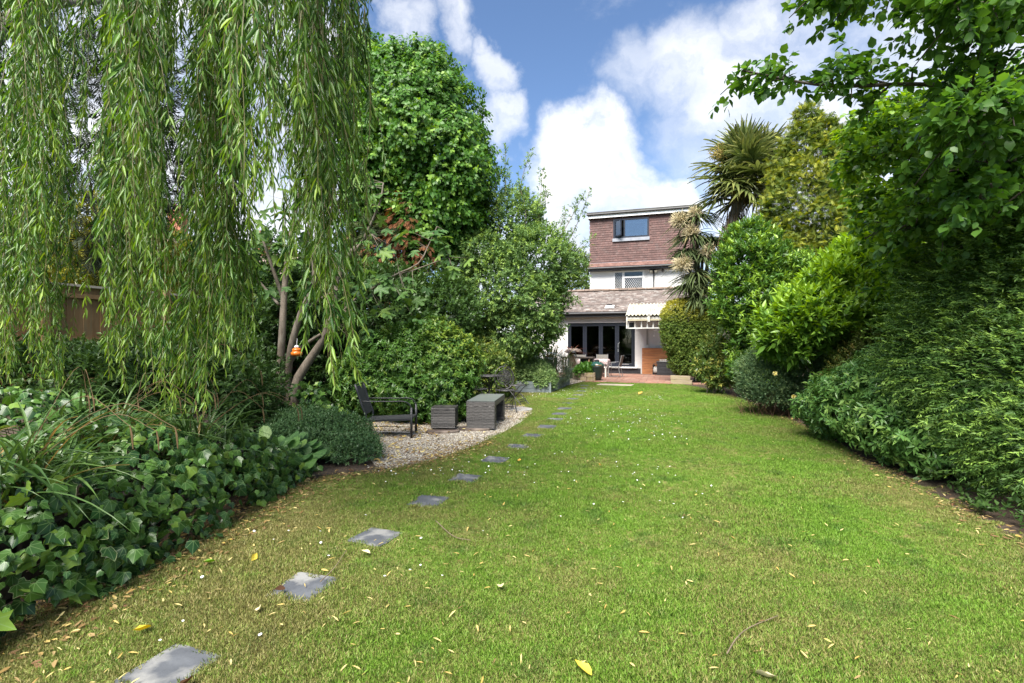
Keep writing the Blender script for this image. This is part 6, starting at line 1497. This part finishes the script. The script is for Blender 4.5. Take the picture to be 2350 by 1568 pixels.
shrub('mexican_orange', 'spreading glossy whorled-leaved shrub leaning over the lawn edge', 'bush', [(5.15, 6.9, .62, .85, .85, .55), (4.9, 6.2, .48, .65, .6, .45), (5.7, 7.4, .8, .8, .8, .6), (5.4, 6.0, .55, .8, .6, .5), (5.0, 7.6, .5, .6, .6, .45), (4.75, 5.6, .36, .5, .5, .32)], 2700, (.085, .032), m_choi2, 143, nl=8, slen=.05, up=.3, phi=(88, 60), upn=.25, core=.45, bump=.16, bf=4.5, young=.2)
# dark yew at the edge
m_yew = leafmat('yew_frond', (.036, .088, .018), (.095, .180, .032), (.21, .34, .055), rough=.55, trans=.2)
YL = [(5.2, 4.9, 1.0, .9, 1.0, .95), (5.6, 5.4, 1.9, 1.1, 1.2, 1.1), (5.0, 4.2, .55, .8, .8, .6), (5.9, 4.4, 1.3, 1.2, 1.2, 1.3), (6.2, 5.6, 2.5, 1.2, 1.2, 1.1), (5.0, 5.6, 1.3, .7, .7, .7)]
shrub('yew_bush', 'dark drooping feathery conifer hedge at the near border', 'bush', YL, 8200, (.042, .011), m_yew, 151, tm=T_QUAD, nl=14, slen=.19, up=-.05, phi=(62, 30), droop=.12, flat=1, core=.35, coremul=1.8, bump=.2, bf=4, young=.38, stems=5, jit=.4)
shrub('border_hedge', 'dark evergreen mass filling the border behind the bright laurel', 'hedge', [(8.2, 9.5, 1.6, 1.3, 1.2, 1.7), (7.6, 7.6, 1.4, 1.2, 1.1, 1.5), (8.3, 11.5, 1.6, 1.2, 1.2, 1.8), (9.2, 13.0, 1.8, 1.5, 1.2, 1.9), (7.4, 6.2, 1.8, 1.0, 1.0, 1.4), (9.6, 8.6, 2.4, 1.2, 1.2, 1.6), (8.9, 7.4, 2.6, 1.2, 1.1, 1.4), (10.8, 10.8, 2.6, 1.5, 1.3, 1.6), (8.0, 16.0, 1.4, 1.4, 1.2, 1.7)], 4600, (.115, .045), m_dark, 152, tm=T_QUAD, nl=8, slen=.16, up=.3, bump=.2, bf=3.5, core=.3, young=.15)
# low weeds under the yew
shrub('border_weeds', 'low leafy weeds at the shaded foot of the yew', 'ground cover', [(4.35, 4.3, .04, .3, .5, .13), (4.2, 3.6, .03, .3, .4, .10), (4.6, 5.2, .04, .3, .4, .12)], 260, (.06, .035), m_dark, 153, nl=5, slen=.06, up=.7, core=0, stems=0)

# ---------------- overhanging broad-leaved tree
m_over = leafmat('heart_leaf', (.042, .110, .020), (.105, .215, .038), (.25, .40, .05), rough=.36, trans=.42)
ot = thing('overhanging_tree', (6.9, 5.2, 0), 'broad-leaved tree overhanging the lawn from the near border', 'tree')
b = MB(); b.tube(curve_pts([(6.9, 5.2, -.1), (6.7, 5.1, 1.5), (6.2, 4.9, 3.0), (5.6, 4.7, 4.6), (5.0, 4.6, 6.0)], 14), np.linspace(.17, .07, 14), 10); b.build('trunk', m_dktwig, ot, smooth=True)
OL = [[(6.3, 4.9, 2.8), (5.3, 4.9, 3.7), (4.2, 4.9, 4.0), (3.1, 4.9, 4.0), (2.25, 4.9, 4.15)], [(6.0, 4.8, 3.6), (5.1, 4.7, 4.4), (4.0, 4.6, 4.7), (2.8, 4.6, 4.75)], [(6.2, 4.9, 3.0), (5.6, 5.5, 3.3), (5.1, 6.2, 3.2), (4.8, 6.8, 2.9)],
      [(6.5, 5.0, 2.2), (5.6, 5.6, 2.7), (5.3, 6.4, 2.5), (5.2, 7.0, 2.2)], [(5.7, 4.7, 4.4), (4.7, 5.0, 5.2), (3.6, 5.2, 5.3)], [(6.2, 4.9, 3.1), (5.2, 5.3, 3.9), (4.6, 5.8, 3.8), (4.2, 6.2, 3.6)], [(6.4, 5.0, 2.5), (5.6, 4.6, 2.9), (4.7, 4.4, 2.9), (4.0, 4.5, 2.7)],
      [(6.3, 4.9, 2.8), (6.2, 6.0, 3.6), (6.0, 7.2, 3.8), (5.7, 8.0, 3.5)], [(5.6, 4.7, 4.6), (5.0, 4.2, 5.0), (4.3, 3.9, 4.6)], [(6.3, 4.9, 2.8), (5.2, 5.4, 3.1), (4.4, 5.6, 2.8)], [(6.2, 5.0, 3.0), (6.0, 6.2, 4.4), (5.9, 7.4, 4.9), (5.6, 8.2, 4.8)], [(6.2, 5.0, 3.2), (6.4, 6.4, 4.0), (6.4, 7.8, 4.2)], [(5.6, 4.7, 4.6), (4.8, 5.6, 5.6), (4.2, 6.4, 5.8)], [(6.0, 4.8, 3.6), (5.2, 4.4, 3.7), (4.4, 4.2, 3.5), (3.7, 4.2, 3.3)], [(5.6, 4.7, 4.6), (4.6, 4.4, 4.5), (3.6, 4.2, 4.3)], [(6.3, 4.9, 2.9), (5.6, 5.0, 3.3), (4.9, 5.0, 3.3), (4.3, 5.1, 3.2)]]
sp_, sd_, sa, sb_ = [], [], [], []
for i, lm in enumerate(OL):
    ln_ = curve_pts(lm, 24); b = MB(); b.tube(ln_, np.linspace(.034, .008, 24), 7)
    for k in range(30):
        j = g.integers(4, 24); d = unit(ln_[min(j+1, 23)]-ln_[j-1]); s = unit(np.cross(d, [0, 0, 1])*g.choice([-1, 1])+np.array([0, 0, g.normal(.05, .35)])); l = g.uniform(.35, .85)*(1.15-.5*j/24)
        e = ln_[j]+(d*.7+s)*l*.6+np.array([0, 0, g.normal(-.05, .10)]); m_ = (ln_[j]+e)/2+np.array([0, 0, .05]); q = curve_pts([ln_[j], m_, e], 6); b.tube(q, np.linspace(.012, .004, 6), 5)
        for w in np.linspace(.25, 1, 8):
            p = ln_[j]+(e-ln_[j])*w+np.array([0, 0, .05*math.sin(PI*w)])+g.normal(0, .06, 3); sp_.append(p); sd_.append((e-ln_[j])*.8+g.normal(0, .35, 3)+np.array([0, 0, .1]))
    b.build('branch', m_dktwig, ot, smooth=True)
Pm, Nm = lobes_points([(5.3, 4.9, 4.4, .9, .8, .9), (4.9, 5.2, 3.2, .8, .8, .7), (5.4, 5.4, 2.6, .8, .8, .8), (4.5, 4.7, 4.9, .9, .8, .5), (5.6, 6.2, 3.6, .8, .9, .9), (5.5, 6.6, 2.4, .8, .8, .7), (6.4, 7.0, 3.2, .9, .9, 1.2)], 350, g, .25, 4, shell=(.2, 1.05), gap=.3, gf=2.6)
sp_, sd_ = np.vstack([np.array(sp_), Pm]), np.vstack([np.array(sd_), Nm*.7+np.array([-.4, 0, 0])+g.normal(0, .4, Nm.shape)])
pos, ld, nn, ll, lw, tt = sprays(sp_, sd_, g, 6, .15, .085, .062, (70, 25), .35, .7, .35)
yo = np.clip((pos[:, 1]-5.2)*.45, 0, .8)*(g.uniform(0, 1, len(pos)) < .65)  # young tint rises with distance, painting the far leaves as sunlit
link('crown', leaf_mesh('crown', T_OVAL, pos, ld, nn, ll, lw, m_over, g.uniform(0, 1, len(pos)), yo), ot)

Pm, Nm = lobes_points([E(2060, 400, 7.6, .65, .7, .65), E(2120, 490, 7.2, .7, .7, .7), E(2130, 350, 7.4, .75, .8, .75), E(2210, 580, 6.6, .7, .7, .6), E(2230, 430, 6.6, .8, .8, .9), E(2050, 300, 7.8, .55, .6, .5), E(2200, 280, 7.0, .7, .7, .7), E(2290, 330, 6.4, .7, .7, .8)], 1900, g, .28, 4.5, shell=(.45, 1.08), gap=.18, gf=3)
pos, ld, nn, ll, lw, tt = sprays(Pm, unit(Nm*.6+np.array([-.3, -.2, .25])+g.normal(0, .4, Nm.shape)), g, 7, .18, .088, .064, (70, 25), .3, .65, .35)
link('outer_crown', leaf_mesh('outer_crown', T_OVAL, pos, ld, nn, ll, lw, m_over, np.clip(g.uniform(.1, 1.1, len(pos)), 0, 1), (g.uniform(0, 1, len(pos)) < .55)*g.uniform(.2, .8, len(pos))), ot)  # paler young tint paints sunlight on to these outer leaves
b = MB()
for (x, y, Y) in ((2060, 400, 7.6), (2120, 490, 7.2), (2130, 350, 7.4), (2210, 580, 6.6)):
    b.tube(curve_pts([(6.5, 5.1, 2.3), (np.array((6.5, 5.1, 2.3))+at(x, y, Y))/2+np.array([.3, 0, .3]), at(x, y, Y)], 9), np.linspace(.05, .012, 9), 6)
b.build('rear_limb', m_dktwig, ot, smooth=True)

# ================================================================== BOUNDARY AND BACKGROUND
m_fence = surf('fence_wood', (.20, .115, .05), (.30, .18, .085), 4, .85, .3, 20, rand=.15, stretch=(3, 3, .5), c3=(.18, .13, .07), s3=2)
fn = thing('fence', gd(-8.8, 3), 'brown close-board timber fence behind the willow', 'fence', rz=-R(18))
bd = MB(); bd.box(-.012, .012, -.062, .062, .45, 2.34); bme = bd.mesh('board', m_fence)
for k in range(90): link('board', bme, fn, local=True, M=Matrix.Translation((.006*(k % 2), .2+k*.118, 0)) @ Matrix.Rotation(R(4), 4, 'Z'))
for k in range(7):
    b = MB(); b.box(.03, .13, k*1.83-.05, k*1.83+.05, 0, 2.42); loc(b, 'post', m_fence, fn)
b = MB(); b.box(-.05, .07, .0, 10.9, 2.345, 2.38); loc(b, 'capping', surf('cap_rail', (.35, .30, .25), (.5, .45, .4), 4, .8), fn)
for z in (.8, 1.5, 2.17):
    b = MB(); b.box(.02, .06, .0, 10.9, z, z+.07); loc(b, 'rail', m_fence, fn)
b = MB(); b.box(-.02, .02, .0, 10.9, .0, .44); loc(b, 'gravel_board', surf('concrete', (.3, .29, .27), (.38, .37, .35), 5, .9), fn)
# dark conifer and golden tree beyond the fence
m_farcon = leafmat('far_conifer', (.016, .026, .014), (.045, .06, .03), None, rough=.7, trans=.1)
shrub('far_pine', 'tall sparse dark conifer beyond the fence, seen between willow strands', 'tree', [(-10.4, 13.0, 6.5, 1.1, 1.0, 2.6), (-9.9, 13.0, 8.2, .9, .9, 1.8), (-10.8, 13.2, 5.0, 1.2, 1.0, 1.4), (-9.4, 13.0, 6.0, .8, .8, 1.2)], 900, (.42, .30), m_farcon, 161, tm=T_YEW, nl=2, slen=.3, up=-.05, droop=.25, gap=.35, gf=2, core=.1, stems=4, base=(-10.2, 13.2, 0), stemmat=m_dktwig)
m_gold = leafmat('golden_leaf', (.20, .21, .03), (.34, .34, .05), None, rough=.5, trans=.3)
shrub('golden_tree', 'yellow-green tree in the neighbouring garden beyond the fence', 'tree', [E(250, 560, 15, 1.4, 1.2, 1.3), E(330, 590, 16, 1.2, 1.2, 1.0), E(180, 610, 15, 1.2, 1.1, .9)], 1500, (.12, .06), m_gold, 162, nl=8, slen=.2, core=.3, stems=3, base=(-12, 15, 0))
m_farg = leafmat('far_leaf', (.045, .085, .022), (.11, .155, .04), (.18, .2, .05), rough=.6, trans=.2)
for i, (x, y, Y, r_, lab) in enumerate(((1335, 640, 42, 2.6, 'far leafy tree just left of the house wall'), (470, 640, 26, 2.6, 'round green tree beyond the fence behind the fig'), (60, 600, 22, 2.6, 'leafy tree beyond the fence at the picture edge'), (1090, 640, 34, 4.2, 'far tree behind the fruit tree'), (2150, 600, 20, 2.6, 'garden tree behind the border hedge'), (2010, 560, 26, 3.0, 'far tree showing through the golden conifer'), (2330, 560, 18, 2.6, 'tree behind the yew at the picture edge'), (760, 660, 24, 2.8, 'leafy tree behind the dark shrubbery'))):
    p = at(x, y, Y); shrub('background_tree', lab, 'tree', [(p[0], p[1], p[2]-.5, r_, r_, r_*.9), (p[0]+r_*.6, p[1], p[2]-1.4, r_*.7, r_*.7, r_*.7), (p[0]-r_*.6, p[1], p[2]-1.5, r_*.75, r_*.7, r_*.7), (p[0], p[1], max(1.2, p[2]-2.8), r_, r_*.8, 1.6)], 1300, (.22, .11), m_farg, 170+i, nl=8, slen=.35, bump=.22, bf=4, gap=.1, core=.3, stems=2, base=(p[0], p[1], 0), group='trees beyond the garden', tm=T_QUAD)
# neighbouring houses
m_brick = surf('brick', (.32, .12, .07), (.45, .2, .12), 12, .9, .2)
m_cream = surf('cream_wall', (.62, .56, .40), (.7, .64, .48), 2, .9)
m_ntile = surf('neighbour_tile', (.16, .12, .10), (.26, .2, .17), 8, .9, .5)
def neighbour(c, rz, w, d, h, rh, wallm, label, wins, chim):
    t = thing('neighbour_house', c, label, 'house', rz=rz)
    b = MB(); b.box(-w/2, w/2, 0, d, 0, h); loc(b, 'wall', wallm, t)
    b = MB(); b.add([(-w/2-.3, -.35, h), (w/2+.3, -.35, h), (w/2+.3, d+.35, h), (-w/2-.3, d+.35, h), (-w/2+1.5, d/2, h+rh), (w/2-1.5, d/2, h+rh)], [(0, 1, 5, 4), (1, 2, 5), (2, 3, 4, 5), (3, 0, 4), (3, 2, 1, 0)]); rf = loc(b, 'roof', m_ntile, t); PM[rf.name] = PM[t.name]
    b = MB(); b.box(chim-.45, chim+.45, d/2-.3, d/2+.3, h+rh*.5, h+rh+1.2); b.box(chim-.5, chim+.5, d/2-.35, d/2+.35, h+rh+1.2, h+rh+1.3)
    for k in (-.2, .2): b.lathe([(.11, 0), (.10, .4), (.12, .42)], (chim+k, d/2, h+rh+1.3), 10)
    loc(b, 'chimney', m_brick, rf)
    for x, z, ww, hh in wins:
        b = MB(); b.box(x-ww/2, x+ww/2, -.05, -.004, z, z+.07); b.box(x-ww/2, x+ww/2, -.05, -.004, z+hh-.07, z+hh)
        for q in (-.5, 0, .5): b.box(x+q*(ww-.07)-.035, x+q*(ww-.07)+.035, -.05, -.004, z+.07, z+hh-.07)
        wo = loc(b, 'window', m_wpvc, t); PM[wo.name] = PM[t.name]; b = MB(); b.box(x-ww/2+.02, x+ww/2-.02, -.02, -.003, z+.02, z+hh-.02); loc(b, 'pane', m_glass2d, wo)
m_glass2d = surf('far_pane', (.06, .08, .10), (.09, .11, .13), 2, .08)
neighbour((-17.5, 33, 0), R(-8), 9, 8, 5.4, 2.6, m_cream, 'cream neighbouring house with white windows seen through the willow', [(-2.5, 3.6, 1.6, 1.4), (1.0, 3.6, 1.8, 1.4), (3.2, 3.6, 1.2, 1.4), (0, .9, 2.2, 1.5)], -1.5)
neighbour((-23.0, 27, 0), R(-8), 8, 8, 5.6, 2.6, m_cream, 'neighbouring house with red brick chimney behind the golden tree', [(-1.5, 3.6, 1.6, 1.4), (2, 3.6, 1.4, 1.4)], 2.0)
neighbour((24.0, 25, 0), R(-24), 9, 8, 5.8, 3.0, m_brick, 'brick neighbouring house glimpsed through the overhanging tree', [(-2, 3.8, 1.6, 1.4), (2, 3.8, 1.6, 1.4)], -1.0)

# ================================================================== LITTER, DAISIES, TWIGS
m_fall = leafmat('fallen_leaf', (.40, .28, .07), (.56, .47, .21), (.13, .066, .034), rough=.75, trans=.15)
T_CURL = T([(0, 0, .0), (.30, .15, .12), (.5, .42, .20), (.34, .74, .14), (0, 1.05, .22), (-.30, .72, .22), (-.46, .42, .26), (-.28, .15, .12), (0, .3, .0), (0, .65, .03)], [(0, 1, 2, 8), (8, 2, 3, 9), (9, 3, 4), (0, 8, 6, 7), (8, 9, 5, 6), (9, 4, 5)])
def scatter_leaves(name, label, n, test, L0, L1, asp, seed, zoff=.012, yp=.2, tm=T_LANCE):
    g_ = np.random.default_rng(seed); P = test(g_, n); m = len(P); a = g_.uniform(0, 6.28, m)
    D = np.stack([np.cos(a), np.sin(a), g_.normal(0, .22, m)], 1); nr = np.stack([g_.normal(0, .35, m), g_.normal(0, .35, m), np.ones(m)], 1); ll = g_.uniform(L0, L1, m)
    P[:, 2] += zoff+g_.uniform(0, .018, m)
    o = link(name, leaf_mesh(name, tm, P, D, nr, ll, ll*asp*g_.uniform(.7, 1.3, m), m_fall, g_.uniform(0, 1, m), (g_.uniform(0, 1, m) < yp)*g_.uniform(.5, 1, m)), kind='stuff')
    return tag(o, label, 'leaves')
def lawn_pts(g_, n):
    y = 1.9*np.exp(g_.uniform(0, math.log(17.5/1.9), n)); x = g_.uniform(-2.9, 6, n); d = x-.24*y
    ok = on_lawn(x, y) & (g_.uniform(0, 1, n) < np.clip(1.0-.16*(d+2.5), .22, 1)) & (g_.uniform(0, 1, n) < np.clip(2.4/y, .12, 1)*1.0+.1)
    return np.stack([x[ok], y[ok], np.full(ok.sum(), .012)], 1)
scatter_leaves('fallen_willow_leaves', 'narrow yellow willow leaves strewn over the lawn', 2700, lawn_pts, .022, .062, .20, 201, yp=.12)
def edge_pts(g_, n):
    y = g_.uniform(1.8, 7.5, n); x = np.interp(y, LB[:, 1], LB[:, 0])+g_.normal(-.02, .20, n)
    return np.stack([x, y, np.zeros(n)], 1)
scatter_leaves('leaf_litter', 'brown and tan leaf litter along the ivy border', 3600, edge_pts, .025, .060, .34, 202, zoff=.006, yp=.85)
def grav_pts(g_, n):
    x = g_.uniform(-2.9, .5, n); y = g_.uniform(5.7, 12, n); k = inpoly(x, y, GR) & ((x < -1.1-.1*(y-8)) | (g_.uniform(0, 1, n) < .22)); return np.stack([x[k], y[k], np.full(k.sum(), .014)], 1)
scatter_leaves('gravel_leaves', 'yellow and rusty leaves lying on the gravel', 3000, grav_pts, .035, .085, .42, 203, yp=.45, tm=T_FOLD)
def rb_pts(g_, n):
    y = g_.uniform(2.6, 12, n); x = np.interp(y, RB[:, 1], RB[:, 0])+g_.normal(.1, .14, n); return np.stack([x, y, np.zeros(n)], 1)
scatter_leaves('border_litter', 'brown dead leaves along the shaded border edge', 1100, rb_pts, .025, .06, .35, 204, yp=.8)
m_daisy = surf('daisy_white', (.80, .80, .80)); dz = MB(); dz.lathe([(.002, 0), (.013, .002), (.012, .005), (.003, .006)], n=8); dzo = bpy.data.objects.new('daisy', dz.mesh('daisy', m_daisy))
n_ = 1700; y_ = g.uniform(2.2, 16, n_); x_ = g.uniform(-2, 5.5, n_); q = np.stack([x_, y_, 0*x_], 1); k_ = on_lawn(x_, y_, .1) & ~on_stone(x_, y_) & (wob(q, 1.1, 4) > .18) & ((x_-.24*y_) < .9) & ((y_ > 5.5) | (g.uniform(0, 1, n_) < .25))
P = np.stack([x_[k_], y_[k_], np.full(k_.sum(), .030)], 1); n_ = len(P)
o = scatter('daisies', P, g.normal(0, .3, (n_, 3)), g.uniform(.4, .8, n_), np.zeros(n_), [dzo]); tag(o, 'small white daisies dotted over the lawn', 'daisies')
for i, (x, y, L_, col, lab) in enumerate(((347, 1437, .105, 1.0, 'bright yellow leaf lying between the two nearest stones and the ivy'), (595, 1393, .075, 2.0, 'pale cream leaf below the second stepping stone'), (850, 1270, .075, 2.0, 'pale leaf lying just below the third stepping stone'), (495, 1287, .095, 3.0, 'fresh green leaf fallen beside the ivy bank'), (577, 1287, .08, 1.0, 'curled yellow leaf between the ivy and the third stone'), (1148, 1342, .085, 2.0, 'pale curled leaf on the open lawn'), (1358, 1550, .10, 1.0, 'yellow leaf at the bottom edge of the lawn view'), (1733, 1543, .10, 2.0, 'broad pale yellow leaf at the bottom of the lawn'), (1187, 1057, .09, 4.0, 'orange leaf beside the sixth stepping stone'), (1379, 1067, .08, 4.0, 'tan curled leaf on the middle of the lawn'), (655, 1350, .075, 5.0, 'curled brown leaf lying on the second stepping stone'), (440, 1556, .09, 5.0, 'dark red leaf lying on the nearest stepping stone'), (1466, 905, .2, 4.0, 'orange leaf patch on the far lawn near the patio'))):
    p = gr(x, y, .03); m_ = leafmat('single_leaf', *[{1: ((.60, .44, .04), (.70, .55, .08)), 2: ((.60, .52, .28), (.72, .65, .40)), 3: ((.12, .28, .03), (.2, .38, .05)), 4: ((.55, .28, .05), (.65, .38, .1)), 5: ((.06, .028, .014), (.09, .045, .022))}[int(col)][q] for q in (0, 1)], None, .55, .15)
    a = g.uniform(0, 6.28); me = leaf_mesh('fallen_leaf', T_CURL, np.zeros((1, 3)), np.array([[math.cos(a), math.sin(a), .12]]), np.array([[g.normal(0, .45), g.normal(0, .45), 1.0]]), L_*.9, L_*.55, m_, np.array([.5])); o = link('fallen_leaf', me, M=Matrix.Translation(Vector(p)))
    tag(o, lab, 'leaf', 'single leaves fallen on the lawn')
for i, (pts_, lab) in enumerate(((((1668, 1500), (1690, 1465), (1720, 1440), (1785, 1413)), 'long curved bare twig lying on the near lawn'), (((735, 1335), (770, 1300), (795, 1262)), 'thin brown twig beside the second stepping stone'), (((1000, 1195), (1040, 1230), (1080, 1240)), 'fine pale twig near the fourth stepping stone'))):
    b = MB(); b.tube(curve_pts([gr(x, y, .035+.01*math.sin(x)) for x, y in pts_], 14), np.linspace(.0036, .002, 14), 6); o = b.build('twig', m_twig, smooth=True); tag(o, lab, 'twig')
